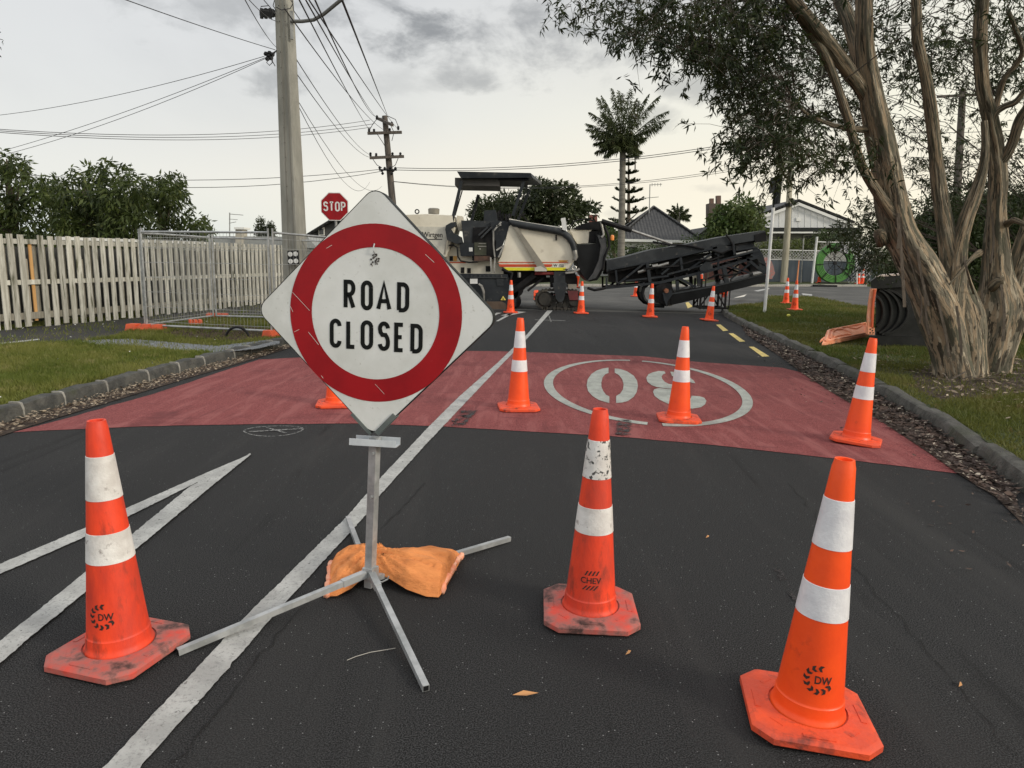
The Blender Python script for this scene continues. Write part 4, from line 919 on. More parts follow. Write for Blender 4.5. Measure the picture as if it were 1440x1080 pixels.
# underframe
prt('under_frame', [(704, 381.5), (808, 381.5), (812, 392), (812, 402), (790, 404), (786, 396), (752, 398), (740, 404), (728, 416), (720, 410), (714, 395), (712, 386)], M['m_black'], .35, 1.3)
mb = MB()
for a, b, w in (((752, 386), (715, 414), .16), ((764, 391), (742, 409), .07), ((716, 383), (722, 388), .1), ((748, 384), (760, 384), .05), ((776, 384), (777, 404), .14), ((790, 384), (791, 404), .1)): mb.bar(PX(*a, YM+.2), PX(*b, YM+.2), w)
mb.each('ram', M['m_black'], mm)
mb = MB(); mb.tube([PX(752, 384.5, YM+.1), PX(782, 384.5, YM+.1)], .05, 8); mb.build('red_ram', mat('faded_red', (.3, .05, .05), (.22, .04, .04)), mm)
mb = MB(); mb.tube([PX(768, 389, YM+.15), PX(773, 389, YM+.15)], .045, 8); mb.tube([PX(778, 389, YM+.15), PX(782, 389, YM+.15)], .045, 8); mb.tube([PX(730, 383, YM+.1), PX(730, 390, YM+.1)], .06, 8); mb.each('piston_rod', M['m_steel'], mm)
# drum housing
prt('drum_housing', [(600, 386), (652, 385), (714, 386), (717, 400), (719, 418), (726, 421), (726, 430), (720, 434), (600, 434)], M['m_grey'], -.12, 2.3)
prt('side_skirt', [(600, 424), (706, 424), (712, 428), (712, 437.5), (600, 437.5)], M['m_dirt'], -.15, .05)
mb = MB()
for k in range(9): mb.tube([PX(657+k*6, 388, YM-.14), PX(657+k*6, 388, YM-.12)], .03, 6)
mb.pxprism([(655, 389.5), (713, 389.5), (713, 391), (655, 391)], YM-.16, .04); mb.pxprism([(698, 392), (708, 392), (708, 402), (699, 402)], YM-.14, .03); mb.build('bolt_row', M['m_mid'], mm)
pl_ = prt('info_plate', [(661, 392), (671.5, 392), (671.5, 399), (661, 399)], M['white'], -.15, .02)
prt('warning_triangle', [(704, 422), (707.5, 416.2), (711.5, 422)], mat('warning_yellow', (.75, .6, .12)), -.16, .01)
prt('warning_symbol', [(706.5, 421.2), (707.5, 418.5), (708.8, 421.2)], M['m_black'], -.166, .004)
mb = MB(); mb.tube([PX(x, y, YM-.2) for x, y in ((673, 399), (677, 402), (680, 410), (681, 424))], [.03, .04, .04, .02], 6); mb.build('grab_handle', M['m_steel'], mm)
mb = MB()
for q in ((720, 412), (727, 408), (724, 424)):
    pc = PX(*q, YM+.2); mb.tube([pc, pc+np.array([0, 1.6, 0])], .2, 14)
mb.each('scraper_roller', M['m_black'], mm)
mb = MB(); mb.tube([PX(x, y, YM-.1) for x, y in ((706, 378), (712, 381.5), (720, 384), (717, 396))], .05, 8); mb.each('hose', M['m_black'], mm, smooth=True)
# crawler track unit
def crawler(dy, name='crawler_track', px0=753):
    tr = MB(); cL = PX(766, 421, YM+dy); cR = PX(808, 422, YM+dy); rr = cL[2]-.03; base = .0
    path = []
    L0, R0 = cL[0], cR[0]; top = rr*2+.05
    for a in np.linspace(270, 90, 11): path.append((L0+rr*math.cos(R(a)), rr+.03+rr*math.sin(R(a))))
    path += [(L0+(R0-L0)*f, rr*2+.03+.02*math.sin(PI*f)) for f in (.25, .5, .75)]
    for a in np.linspace(90, -90, 11): path.append((R0+rr*math.cos(R(a)), rr+.03+rr*math.sin(R(a))))
    path += [(R0+(L0-R0)*f, .03) for f in (.25, .5, .75)]
    P = [np.array((x, cL[1], z)) for x, z in path]; n = len(P); pp = resample([(p[0], p[2]) for p in P+[P[0]]], .115)
    c0_ = np.array([(L0+R0)/2, rr+.03])
    for a, b in zip(pp[:-1], pp[1:]):
        t_ = (b-a)/max(1e-6, np.linalg.norm(b-a)); nn = np.array([-t_[1], t_[0]]); mid = (a+b)/2
        if (mid-c0_)@nn < 0: nn = -nn
        q = [mid-t_*.05-nn*.06, mid+t_*.05-nn*.06, mid+t_*.05, mid+t_*.018+nn*.0, mid+t_*.012+nn*.03, mid-t_*.012+nn*.03, mid-t_*.018, mid-t_*.05]
        tr.prism([(x, cL[1]-.02, z) for x, z in q], (0, .36, 0))
    o = tr.build(name, M['track'], mm)
    w = MB()
    for cx in (L0, R0): w.tube([(cx, cL[1]+.02, rr+.03), (cx, cL[1]+.3, rr+.03)], rr*.8, 20); w.tube([(cx, cL[1]-.04, rr+.03), (cx, cL[1]+.02, rr+.03)], rr*.62, 20)
    for f in (.3, .5, .7): w.tube([(L0+(R0-L0)*f, cL[1]+.02, .16), (L0+(R0-L0)*f, cL[1]+.3, .16)], .09, 12)
    w.box(((L0+R0)/2, cL[1]+.15, rr+.05), (R0-L0, .2, .22)); w.build('wheels', mat('track_wheel', (.02, .02, .019), (.045, .042, .036), rough=.8, spec=.2), o)
    y = MB(); y.pxprism([(777, 398), (797, 398), (797, 402), (793, 421), (790, 425), (786, 425), (782, 420), (779, 406)], YM+dy-.1, .14); y.pxprism([(779, 382), (795, 382), (795, 399), (779, 399)], YM+dy+.1, .3); y.build('track_yoke', M['m_mid'], o)
    return o
crawler(-.15); crawler(1.6)
for dy in (-.15,):
    for q in ('rear',):
        mb = MB(); pass
prt('hydraulic_tank', [(798, 409), (813, 409), (813, 422), (801, 422)], M['oxide'], -.22, .3)
prt('coupling_box', [(799, 400), (811, 400), (811, 406), (799, 406)], M['m_taupe'], -.2, .3)
# rear crawler behind the sign
mb = MB()
for yy in (YM-.1, YM+1.6):
    pc = PX(620, 420, YM)
    for k, (dx, r_) in enumerate(((-.55, .3), (.55, .3))): mb.tube([(pc[0]+dx, yy, .32), (pc[0]+dx, yy+.34, .32)], r_, 18)
    mb.box((pc[0], yy+.17, .33), (1.1, .34, .58))
mb.build('crawler_track', M['track'], mm)

# folded loading conveyor hinged to the machine
cv = thing('loading_conveyor', 'long black loading conveyor folded back on itself, sloping from the machine to the grass corner', 'conveyor', PX(975, 439, YM))
def cprt(name, pxl, mt, dy=0, dep=1.0, par=None):
    mb = MB(); mb.pxprism(pxl, YM+dy, dep); return mb.build(name, mt, par or cv)
cprt('upper_belt_cover', [(853, 366), (880, 361), (917, 351), (960, 344.5), (1021, 332), (1076, 324), (1077, 330), (1076, 335), (1062, 338), (1008, 347), (904, 370), (853, 382)], M['m_mid'], .0, 1.1)
cprt('upper_belt_under', [(853, 382.5), (904, 370.5), (1008, 347.5), (1076, 335.5), (1077, 338), (1008, 351), (904, 374), (853, 386)], M['m_black'], .08, .95)
cprt('tail_box', [(1061, 330), (1077, 326), (1078, 339), (1062, 341)], M['m_black'], -.02, 1.15)
cprt('lower_belt_cover', [(920, 371), (985, 357), (1062, 347), (1066, 352), (1066, 358), (1000, 368), (938, 384), (922, 386)], M['m_rubber'], .3, .5)
cprt('belt_side_panel', [(858, 382), (905, 373.5), (985, 371), (985, 384), (925, 396), (858, 397)], M['m_black'], .35, .5)
cprt('end_plate', [(1060, 347), (1068, 350), (1073, 358), (1077, 372), (1079, 384), (1076, 386), (1070, 384), (1066, 366), (1058, 356)], M['m_grey'], .0, 1.1)
cprt('main_chord', [(941, 413), (957, 407), (1000, 402), (1040, 393), (1076, 384.5), (1078, 390), (1077, 397), (1040, 406), (1000, 415.5), (960, 425.5), (944, 429)], M['m_rubber'], -.05, 1.15)
cprt('chord_lip', [(944, 412.5), (1000, 402.5), (1076, 385.5), (1076, 386.5), (1000, 404.5), (944, 414.5)], M['m_mid'], -.07, .05)
cprt('roller_box', [(923, 402), (932, 398), (944, 399), (948, 412), (946, 424), (938, 431), (930, 427), (924, 416)], M['m_black'], -.04, 1.1)
cprt('motor_bracket', [(932, 412), (945, 408), (945, 415), (939, 424), (938, 431), (934, 423)], M['m_grey'], -.16, .14)
mb = MB(); pc = PX(937.5, 409, YM-.18); mb.tube([pc, pc+np.array([0, .15, 0])], .07, 12); mb.build('drive_motor', mat('rust_motor', (.25, .09, .04), (.15, .06, .03)), cv)
mb = MB(); pc = PX(914, 413.5, YM+.3)
loop = [(941, 399), (925, 397), (913, 398), (905, 405), (903.5, 413), (906, 421), (912, 427), (922, 430), (934, 430.5)]
mb.tube([PX(x, y, YM+.1) for x, y in loop], .055, 8); mb.tube([PX(x, y, YM+.1)+np.array([0, .8, 0]) for x, y in loop], .055, 8)
PP = [PX(x, y, YM+.1) for x, y in loop]
for a, b in zip(PP[:-1], PP[1:]): mb.prism([a, b, b+np.array([.0, 0, .03]), a+np.array([0, 0, .03])], (0, .8, 0))
mb.build('belt_loop', M['m_rubber'], cv, smooth=True)
cprt('belt_tail', [(918, 427), (944, 427), (946, 430), (922, 431.5)], M['m_steel'], .2, .7)
def truss(dy):
    mb = MB(); B = lambda a, b, w=.055: mb.bar(PX(*a, YM)+np.array([0, dy, 0]), PX(*b, YM)+np.array([0, dy, 0]), w)
    B((857, 379), (905, 370), .05); B((905, 371), (960, 359), .06); B((960, 359), (1008, 348), .06)
    B((852, 405), (925, 398), .07); B((925, 398), (1000, 380), .08); B((1000, 380), (1067, 361), .08); B((880, 395), (940, 388), .05)
    B((863, 404), (905, 371)); B((910, 370), (914, 397), .09); B((930, 386), (956, 364)); B((957, 362), (959, 379), .07); B((967, 380), (1000, 357))
    B((853, 390), (853, 405)); B((866, 380), (868, 403)); B((1010, 348), (1010, 380)); B((938, 386), (1066, 352), .05); B((1030, 339), (1033, 358), .07); B((1035, 352), (1067, 347), .035)
    B((982, 384), (983, 402), .1); B((1018, 377), (1022, 398), .12); B((955, 391), (978, 404), .07); B((952, 395), (953, 409), .09); B((1025, 374), (1060, 386), .05); B((1050, 364), (1075, 384), .08); B((1056, 358), (1070, 366), .06)
    B((1028, 392), (1058, 368), .05); B((1066, 366), (1077, 372), .06)
    return mb
truss(0).build('truss_frame', M['m_grey'], cv); truss(1.0).build('truss_frame', M['m_black'], cv)
mb = MB()
for k in range(9):
    x = 915+k*17; y = 397-k*3.9; mb.bar(PX(x, y, YM), PX(x, y, YM)+np.array([0, 1.05, 0]), .06); mb.bar(PX(x, y-14, YM), PX(x, y-14, YM)+np.array([0, 1.05, 0]), .05)
mb.each('cross_member', M['m_black'], cv)
cprt('hinge_plate', [(984, 376), (994, 367), (1001, 369), (1003, 379), (985, 381)], M['m_mid'], -.03, .1)
cprt('hopper_plate', [(1001, 346), (1012, 343), (1030, 347), (1018, 357), (1006, 358)], M['m_mid'], -.03, .2)
cprt('side_guard', [(1034, 345), (1060, 340), (1062, 350), (1036, 353)], M['m_grey'], .1, .8)
mb = MB()
for a, b, w in (((897, 383), (940, 370), .05), ((985, 366), (1000, 362), .05), ((990, 363), (998, 360), .06), ((917, 375), (925, 374), .08), ((1035, 357.5), (1067, 350), .035), ((1058, 386), (1072, 383), .09)): mb.tube([PX(*a, YM+.05), PX(*b, YM+.05)], w, 8)
mb.each('piston_rod', M['m_steel'], cv)
mb = MB()
for k, L in enumerate(([(918, 340), (940, 344), (965, 345), (990, 350)], [(1021, 330), (1026, 336), (1030, 344), (1030, 352)], [(960, 372), (980, 365), (1000, 366), (1015, 360)], [(905, 378), (930, 376), (955, 374)], [(1000, 352), (1015, 356), (1030, 350)], [(995, 392), (1010, 386), (1022, 388), (1040, 384)])): mb.tube([PX(x, y, YM-.05) for x, y in L], .028, 6)
mb.each('hose', M['m_black'], cv, smooth=True)
mb = MB(); a0, a1 = PX(982, 438, YM), PX(1022, 437, YM); zt = .12; legs = [a0[0], a0[0]+.72]
L_ = PX(982, 400, YM); 
for yy in (YM, YM+.8):
    for xx in (PX(984, 437, YM)[0], PX(1019, 437, YM)[0]): 
        mb.bar((xx, yy, .12), (xx, yy, 1.05), .055)
        mb.bar((xx+.12, yy, .12), (xx+.12, yy, 1.05), .03)
    xa, xb = PX(984, 437, YM)[0], PX(1019, 437, YM)[0]
    mb.bar((xa, yy, .16), (xb+.12, yy, .16), .06); mb.bar((xa, yy, .2), ((xa+xb)/2, yy, .8), .04); mb.bar((xb, yy, .2), ((xa+xb)/2, yy, .8), .04)
xa, xb = PX(984, 437, YM)[0], PX(1019, 437, YM)[0]
for xx in (xa, xb): mb.bar((xx, YM, .16), (xx, YM+.8, .16), .05)
mb.build('support_stand', M['m_black'], cv)
# ------------------------------------------------------------------ world and light
SUN_EL, SUN_AZ = R(24), R(118)       # azimuth from +Y towards +X: sun low behind thin cloud on the right
w = bpy.data.worlds.new('World'); SC.world = w; w.use_nodes = True; nt = w.node_tree; N = nt.nodes; Lk = nt.links; bg = N['Background']
def nd(t, **k):
    n = N.new(t)
    for a, b in k.items(): setattr(n, a, b)
    return n
def mth(op, a, b=None, c=None, clamp=False):
    n = nd('ShaderNodeMath', operation=op, use_clamp=clamp)
    for i, v in enumerate((a, b, c)):
        if v is None: continue
        if isinstance(v, (int, float)): n.inputs[i].default_value = v
        else: Lk.new(v, n.inputs[i])
    return n.outputs[0]
def mixc(f, a, b, bt='MIX'):
    n = nd('ShaderNodeMix', data_type='RGBA', blend_type=bt)
    for i, v in ((0, f), (6, a), (7, b)):
        if isinstance(v, tuple): n.inputs[i].default_value = (*v, 1)
        elif isinstance(v, (int, float)): n.inputs[i].default_value = v
        else: Lk.new(v, n.inputs[i])
    return n.outputs[2]
def rng_(v, a, b, c=0, d=1):
    n = nd('ShaderNodeMapRange', interpolation_type='SMOOTHSTEP'); Lk.new(v, n.inputs[0])
    for i, q in enumerate((a, b, c, d)): n.inputs[i+1].default_value = q
    return n.outputs[0]
sky = nd('ShaderNodeTexSky', sky_type='NISHITA'); sky.sun_disc = False; sky.sun_elevation = SUN_EL; sky.sun_rotation = SUN_AZ; sky.air_density = 1.5; sky.dust_density = 3
tc = nd('ShaderNodeTexCoord'); sp_ = nd('ShaderNodeSeparateXYZ'); Lk.new(tc.outputs['Generated'], sp_.inputs[0]); X, Y, Z = sp_.outputs
Yc = mth('MAXIMUM', Y, .12); U_ = mth('DIVIDE', X, Yc); V_ = mth('DIVIDE', Z, Yc)
mpn = nd('ShaderNodeMapping'); mpn.inputs['Scale'].default_value = (1, 1, 1.8); Lk.new(tc.outputs['Generated'], mpn.inputs[0])
def noise(sc, det=7, ro=.55, dist=0):
    n = nd('ShaderNodeTexNoise'); n.inputs['Scale'].default_value = sc; n.inputs['Detail'].default_value = det; n.inputs['Roughness'].default_value = ro; n.inputs['Distortion'].default_value = dist; Lk.new(mpn.outputs[0], n.inputs[0]); return n.outputs['Fac']
warm = rng_(mth('ADD', mth('MULTIPLY', X, .55), mth('MULTIPLY', Z, -1.3)), -.55, .42)
low = rng_(Z, -.02, .3)
base = mixc(low, (.75, .755, .73), (.66, .665, .67)); base = mixc(warm, base, (.98, .925, .71))
base = mixc(mth('MULTIPLY', rng_(Z, .0, .1, 1, 0), rng_(X, -.6, -.1, 1, 0)), base, (.66, .72, .69))
pk = rng_(mth('ABSOLUTE', mth('SUBTRACT', Z, .1)), 0, .09, 1, 0); base = mixc(mth('MULTIPLY', mth('MULTIPLY', pk, .32), rng_(X, -.6, .2)), base, (.88, .76, .64))
soft = rng_(noise(2.6, 6, .5, .3), .42, .68); base = mixc(mth('MULTIPLY', soft, mth('MULTIPLY', rng_(Z, .08, .26), .45)), base, (.47, .475, .49))
n1 = noise(7.5, 8, .62, .4); n2 = noise(19, 6, .6, .2)
cl = None
for px, py, ru, rv, am in ((590, 42, .1, .034, 1.0), (665, 108, .06, .022, .62), (610, 118, .04, .012, .3), (385, 112, .05, .026, .6), (760, 55, .17, .06, .75), (300, 10, .2, .05, .55), (980, 120, .05, .025, .5), (925, 170, .04, .02, .35), (480, 8, .1, .03, .7), (1020, 90, .05, .02, .3), (850, -40, .3, .06, .5), (560, 120, .06, .02, .25), (880, 300, .03, .008, .25), (1010, 265, .05, .008, .25)):
    d = ray(px, py); u, v = d[0]/d[1], d[2]/d[1]
    du = mth('DIVIDE', mth('SUBTRACT', U_, u), ru); dv = mth('DIVIDE', mth('SUBTRACT', V_, v), rv)
    r2 = mth('ADD', mth('MULTIPLY', du, du), mth('MULTIPLY', dv, dv))
    q_ = mth('ADD', mth('SUBTRACT', 1.15, r2), mth('ADD', mth('MULTIPLY', mth('SUBTRACT', n1, .5), 5.2), mth('MULTIPLY', mth('SUBTRACT', n2, .5), 2.4)))
    mk = mth('MULTIPLY', rng_(q_, .0, 1.5), am)
    cl = mk if cl is None else mth('MAXIMUM', cl, mk)
cl = mth('MULTIPLY', cl, mth('GREATER_THAN', Y, .13))
base = mixc(cl, base, (.27, .275, .285))
# brighter cloud deck overhead and behind the viewer, as under a thin overcast
up_ = rng_(Z, .33, .9, 1, 1.35); bk = rng_(Y, -.5, .35, 1.22, 1); gain = mth('MULTIPLY', up_, bk)
cg = nd('ShaderNodeCombineColor'); [Lk.new(gain, cg.inputs[i]) for i in range(3)]
base = mixc(1.0, base, cg.outputs[0], 'MULTIPLY')
skd = mixc(1.0, sky.outputs[0], (.1, .1, .1), 'MULTIPLY')
fin = mixc(.9, skd, base)
Lk.new(fin, bg.inputs['Color']); bg.inputs['Strength'].default_value = 1.08
sl = bpy.data.lights.new('sun', 'SUN'); so = bpy.data.objects.new('sun', sl); COL.objects.link(so); sl.energy = 1.7; sl.angle = R(12); sl.color = (1, .93, .82)
sd_ = Vector((math.sin(SUN_AZ)*math.cos(SUN_EL), math.cos(SUN_AZ)*math.cos(SUN_EL), math.sin(SUN_EL))); so.rotation_euler = sd_.to_track_quat('Z', 'Y').to_euler(); so.location = (20, -10, 20)
SC.view_settings.view_transform = 'Standard'; SC.view_settings.look = 'None'; SC.view_settings.exposure = .14; SC.view_settings.gamma = 1

# ------------------------------------------------------------------ left picket fence
fa, fb, fc = G(-14, 466.2, VZ), G(0, 465, VZ), G(190, 447, VZ); fd, fe = G(377, 427, VZ), G(408, 423.5, VZ)
FL = [fa, fb, fc, fd, fe]
pf_ = thing('picket_fence', 'weathered double-sided grey paling fence with one new orange-brown board', 'fence', (fb[0], fb[1], VZ))
def at_len(L, s):
    for a, b in zip(L[:-1], L[1:]):
        d = np.linalg.norm(b[:2]-a[:2])
        if s <= d: t_ = (b-a)/d; return a+t_*s, t_
        s -= d
    return L[-1], (L[-1]-L[-2])/np.linalg.norm(L[-1]-L[-2])
tot = sum(np.linalg.norm(b[:2]-a[:2]) for a, b in zip(FL[:-1], FL[1:])); H_F = 1.66
def paling(s, w_, h, off, mt, bot=.03, lean=None):
    p, t_ = at_len(FL, s); nn = np.array([t_[1], -t_[0], 0]); yaw = math.atan2(t_[1], t_[0]); mb = MB(); le = random.gauss(0, .006) if lean is None else lean
    b0 = p+nn*off; mb.prism([b0-t_*w_/2+np.array([0, 0, bot]), b0+t_*w_/2+np.array([0, 0, bot+random.uniform(-.01, .01)]), b0+t_*(w_/2+le)+np.array([0, 0, h+random.uniform(-.006, .006)]), b0+t_*(-w_/2+le)+np.array([0, 0, h])], nn*-.019)
    return mb.build('paling', mt, pf_)
s = .05; k = 0; NFP = 50; step = tot/NFP
orange_s = None
for k in range(NFP):
    s = (k+.5)*step; p, t_ = at_len(FL, s); pxp = project(np.array([p+np.array([0, 0, .8])]))[0][0]
    if 34 < pxp < 51 and orange_s is None: orange_s = s; paling(s+.01, .06, H_F-.12, -.0, M['new_timber'], .12); continue
    paling(s, .113+random.uniform(-.004, .004), H_F+random.gauss(0, .006), .045, M['paling'], .0+random.choice((0, 0, .03)))
for k in range(49):
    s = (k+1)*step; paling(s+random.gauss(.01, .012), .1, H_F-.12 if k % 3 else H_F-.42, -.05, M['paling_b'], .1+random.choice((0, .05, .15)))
for z, hh, mt in ((1.5, .085, M['paling']), (.78, .085, M['paling']), (.16, .12, M['paling_b'])):
    mb = MB()
    for a, b in zip(FL[:-1], FL[1:]):
        t_ = (b-a)/np.linalg.norm(b-a); nn = np.array([t_[1], -t_[0], 0]); mb.prism([a-nn*.02+np.array([0, 0, z]), b-nn*.02+np.array([0, 0, z]), b-nn*.02+np.array([0, 0, z+hh]), a-nn*.02+np.array([0, 0, z+hh])], nn*.042)
    mb.build('rail', mt, pf_)
mb = MB(); sgl = thing('boundary_hoarding', 'dark boundary boards with a white capping behind the paling fence', 'fence', (fb[0]-.5, fb[1]+.5, VZ))
off = np.array([-.55, .25, 0]); mb.prism([fa+off, fe+off, fe+off+np.array([0, 0, 1.45]), fa+off+np.array([0, 0, 1.45])], (-.03, .01, 0)); mb.build('boards', mat('dark_boards', (.03, .03, .028), (.05, .05, .045)), sgl)
mb = MB(); a = at_len(FL, tot*.2)[0]+off; b = at_len(FL, tot*.72)[0]+off; mb.prism([a+np.array([0, 0, 1.60]), b+np.array([0, 0, 1.62]), b+np.array([0, 0, 1.68]), a+np.array([0, 0, 1.66])], (-.12, .04, 0)); mb.build('capping', M['white'], sgl)

# ------------------------------------------------------------------ temporary mesh fencing round the dug hole
def tpanel(label, c, z_t=None, nv=38, mt=None):
    """c: four corner points BL, BR, TR, TL (3D)"""
    mt = mt or M['galv_dark']; bl, br, tr, tl = [np.array(p, float) for p in c]; t = thing('temporary_fence_panel', label, 'fence panel', ((bl[0]+br[0])/2, (bl[1]+br[1])/2, bl[2]), 'temporary fence panels round the hole')
    for a, b, nm in ((bl, tl, 'post'), (br, tr, 'post'), (bl, br, 'bottom_rail'), (tl, tr, 'top_rail')):
        e = (b-a)/np.linalg.norm(b-a)*.001; up_x = np.array([0, 0, .07]) if nm == 'post' else 0; mb = MB(); mb.tube([a+e, b-e+up_x], .019, 8); mb.build(nm, M['galv'], t, smooth=True)
    mb = MB()
    for k in range(1, nv):
        f = k/nv; mb.tube([bl+(br-bl)*f, tl+(tr-tl)*f], .003, 3, cap=False)
    for f in (.04, .2, .36, .52, .68, .84, .94): mb.tube([bl+(tl-bl)*f, br+(tr-br)*f], .0042, 3, cap=False)
    mb.build('mesh_infill', mt, t); return t
def col_(px, pyb, pyt, lift=.0, z=VZ+.1):
    """bottom and top of a panel corner standing at pixel column px with its lower rail at pyb"""
    p = G(px, pyb, z); return p, np.array([p[0], p[1], PX(px, pyt, p[1])[2]])
a0, a1 = col_(207, 457, 326); b0, b1 = col_(382, 465.5, 327); c0_, c1_ = col_(300, 444, 334); d0, d1 = col_(377, 445.5, 335); 
tpanel('wire mesh panel facing the road between two orange feet', (a0, b0, b1, a1))
tpanel('wire mesh panel running back from the left post towards the fence', (a0+np.array([-.05, .03, 0]), c0_, c1_, a1+np.array([-.05, .03, -.02])))
e0 = c0_+(np.array([b0[0]+.4, b0[1]+2.6, c0_[2]])-c0_); tpanel('wire mesh panel at the back of the enclosure', (c0_+np.array([.06, 0, 0]), e0, e0+np.array([0, 0, c1_[2]-c0_[2]-.03]), c1_+np.array([.06, 0, 0])))
r0_ = b0+np.array([.07, .02, 0]); r1 = b1+np.array([.07, .02, .0]); q0_ = np.array([-3.35, 16.9, b0[2]]); tpanel('wire mesh panel running back beside the concrete pole', (r0_, q0_, q0_+np.array([0, 0, b1[2]-b0[2]-.02]), r1))
mb = MB()
for p in (a1, b1): 
    q_ = np.array(p)+np.array([0, -.0, .01]); mb.box(q_+np.array([-.02, 0, 0]), (.16, .06, .05)); 
tag(mb.build('panel_clamp', M['galv']), 'steel clamps joining the tops of the mesh panels', 'clamp') if False else None
M['foot'] = mat('orange_foot_block', (.75, .12, .04), (.6, .1, .045), rough=.7, scale=8, c3=(.3, .08, .05), s3=9, r3=(.6, .75))
def foot(px, py, yaw, lab, L=.62):
    p = G(px, py, VZ); mb = MB(); Mx = Matrix.Rotation(yaw, 3, 'Z')
    for dx in (-.24, 0, .24):
        w_ = .2; P = []; a = mb.add([tuple(Vector((p[0], p[1], VZ))+Mx @ Vector((dx*L/.62+sx*w_/2*L/.62, sy*.115, 0))) for sx, sy in ((-1, -1), (1, -1), (1, 1), (-1, 1))])
        b = mb.add([tuple(Vector((p[0], p[1], VZ+.12))+Mx @ Vector((dx*L/.62+sx*w_/2.4*L/.62, sy*.09, 0))) for sx, sy in ((-1, -1), (1, -1), (1, 1), (-1, 1))])
        for k in range(4): mb.face([a[k], a[(k+1) % 4], b[(k+1) % 4], b[k]])
        mb.face(b)
    mb.box((p[0], p[1], VZ+.045), (L*.96, .2, .07), Matrix.Rotation(yaw, 3, 'Z')); o = tag(mb.build('fence_foot', M['foot'], smooth=False), lab, 'fence foot', 'orange feet of the temporary fence'); return o
foot(206, 465, R(-4), 'orange foot block under the left post of the mesh fence'); foot(392, 473, R(60), 'orange foot block at the kerb end of the mesh fence', .5)
foot(306, 448, R(10), 'orange foot block at the back corner of the mesh fence', .4); foot(275, 458, R(30), 'small orange block lying alone inside the mesh enclosure', .22)
mb = MB(); c = G(334, 475, VZ); mb.tube([c+np.array([.2*math.cos(a), 0, .2*math.sin(a)-.02]) for a in np.linspace(R(15), R(165), 12)], .022, 8); tag(mb.build('drain_pipe', M['black'], smooth=True), 'curved end of a black pipe poking out of the dug soil', 'pipe')

# ------------------------------------------------------------------ poles
# concrete pole on the left verge
def tapered(mb, a, b, wa, wb, yaw, nv=1):
    a, b = np.array(a, float), np.array(b, float); ex = np.array([math.cos(yaw), math.sin(yaw), 0]); ey = np.array([-math.sin(yaw), math.cos(yaw), 0]); c = .18
    sh = [(-1, -1+c), (-1+c, -1), (1-c, -1), (1, -1+c), (1, 1-c), (1-c, 1), (-1+c, 1), (-1, 1-c)]
    lo = [a+ex*x*wa[0]/2+ey*y*wa[1]/2 for x, y in sh]; hi = [b+ex*x*wb[0]/2+ey*y*wb[1]/2 for x, y in sh]; i, j = mb.add(lo), mb.add(hi)
    for k in range(8): mb.face([i[k], i[(k+1) % 8], j[(k+1) % 8], j[k]])
    mb.face(i[::-1]); mb.face(j)
YP = 15.0
cp = thing('concrete_pole', 'tall grey concrete power pole behind the left corner of the ROAD CLOSED sign', 'power pole', (PX(418, 400, YP)[0], YP, VZ))
b0p = PX(419, 452, YP); t0p = PX(397, -60, YP); b0p[2] = VZ
mb = MB(); tapered(mb, b0p, t0p, (.42, .42), (.26, .26), R(-14)); mb.build('shaft', M['concrete'], cp)
mb = MB(); 
for fx in (-.07, .06):
    A = b0p+(t0p-b0p)*.02+np.array([fx, -.235, 0]); B = b0p+(t0p-b0p)*.98+np.array([fx*.6, -.15, 0]); mb.bar(A, B, .012, .02)
mb.build('conduit_groove', mat('groove', (.16, .155, .135)), cp)
mb = MB(); 
for k in range(16):
    f = .35+k*.04; p = b0p+(t0p-b0p)*f; 
    for dx in (-.06, .05): mb.tube([p+np.array([dx, -.22+f*.07, 0]), p+np.array([dx, -.2+f*.07, 0])], .012, 6)
mb.build('step_hole', M['black'], cp)
mb = MB(); q1 = PX(415, 371, YP-.3); mb.pxprism([(404, 353), (419, 352), (420, 371.5), (405, 372.5)], YP-.33, .05); bd = mb.build('reflector_board', M['black'], cp)
for x, y in ((408, 357.5), (415.5, 357), (408.5, 367.5), (416, 367)):
    mb = MB(); p = PX(x, y, YP-.34); mb.tube([p, p+np.array([0, .012, 0])], .048, 14); mb.tube([p+np.array([0, -.01, 0]), p], .012, 8); mb.build('reflector', mat('disc', (.7, .7, .68)), bd)
mb = MB(); mb.tube([PX(409, 30, YP-.2), PX(425, 30, YP-.25), PX(441, 28, YP-.3), PX(455, 20, YP-.4), PX(483, -3, YP-.6), PX(520, -34, YP-.8)], .035, 8); mb.build('lamp_arm', mat('dark_arm', (.12, .12, .115)), cp, smooth=True)
mb = MB(); mb.pxprism([(407, 15), (411.5, 15), (412, 55), (408.5, 55)], YP-.2, .05); mb.build('arm_bracket', M['galv_dark'], cp)
mb = MB()
for k in range(6): mb.tube([PX(368+k*3, 12+(k % 2), YP-.1), PX(368+k*3, 26-(k % 2)*2, YP-.1)], .035, 8)
mb.bar(PX(366, 19, YP), PX(389, 19, YP), .1); mb.build('fuse_block', M['black'], cp)
mb = MB()
for L in ([(387, 20), (378, 8), (367, 9), (366, 14), (378, 16)], [(388, 10), (396, 14), (408, 12), (412, 5), (409, 0)], [(411, 0), (413, 15), (422, 28)], [(386, 0), (384, 8), (389, 16)], [(371, 0), (388, 20)], [(388, 72), (384, 78), (383, 86), (387, 93)], [(378, 82), (375, 88), (379, 92), (383, 88), (381, 80)]): mb.tube([PX(x, y, YP-.22) for x, y in L], .009, 5)
mb.each('drop_cable', M['wire'], cp, smooth=True)
mb = MB()
for x, y in ((374, 76), (378, 79), (376, 83), (381, 82), (383, 77), (379, 75)): mb.lathe([(.03, -.03), (.05, 0), (.03, .04)], 8, c=PX(x, y, YP-.1))
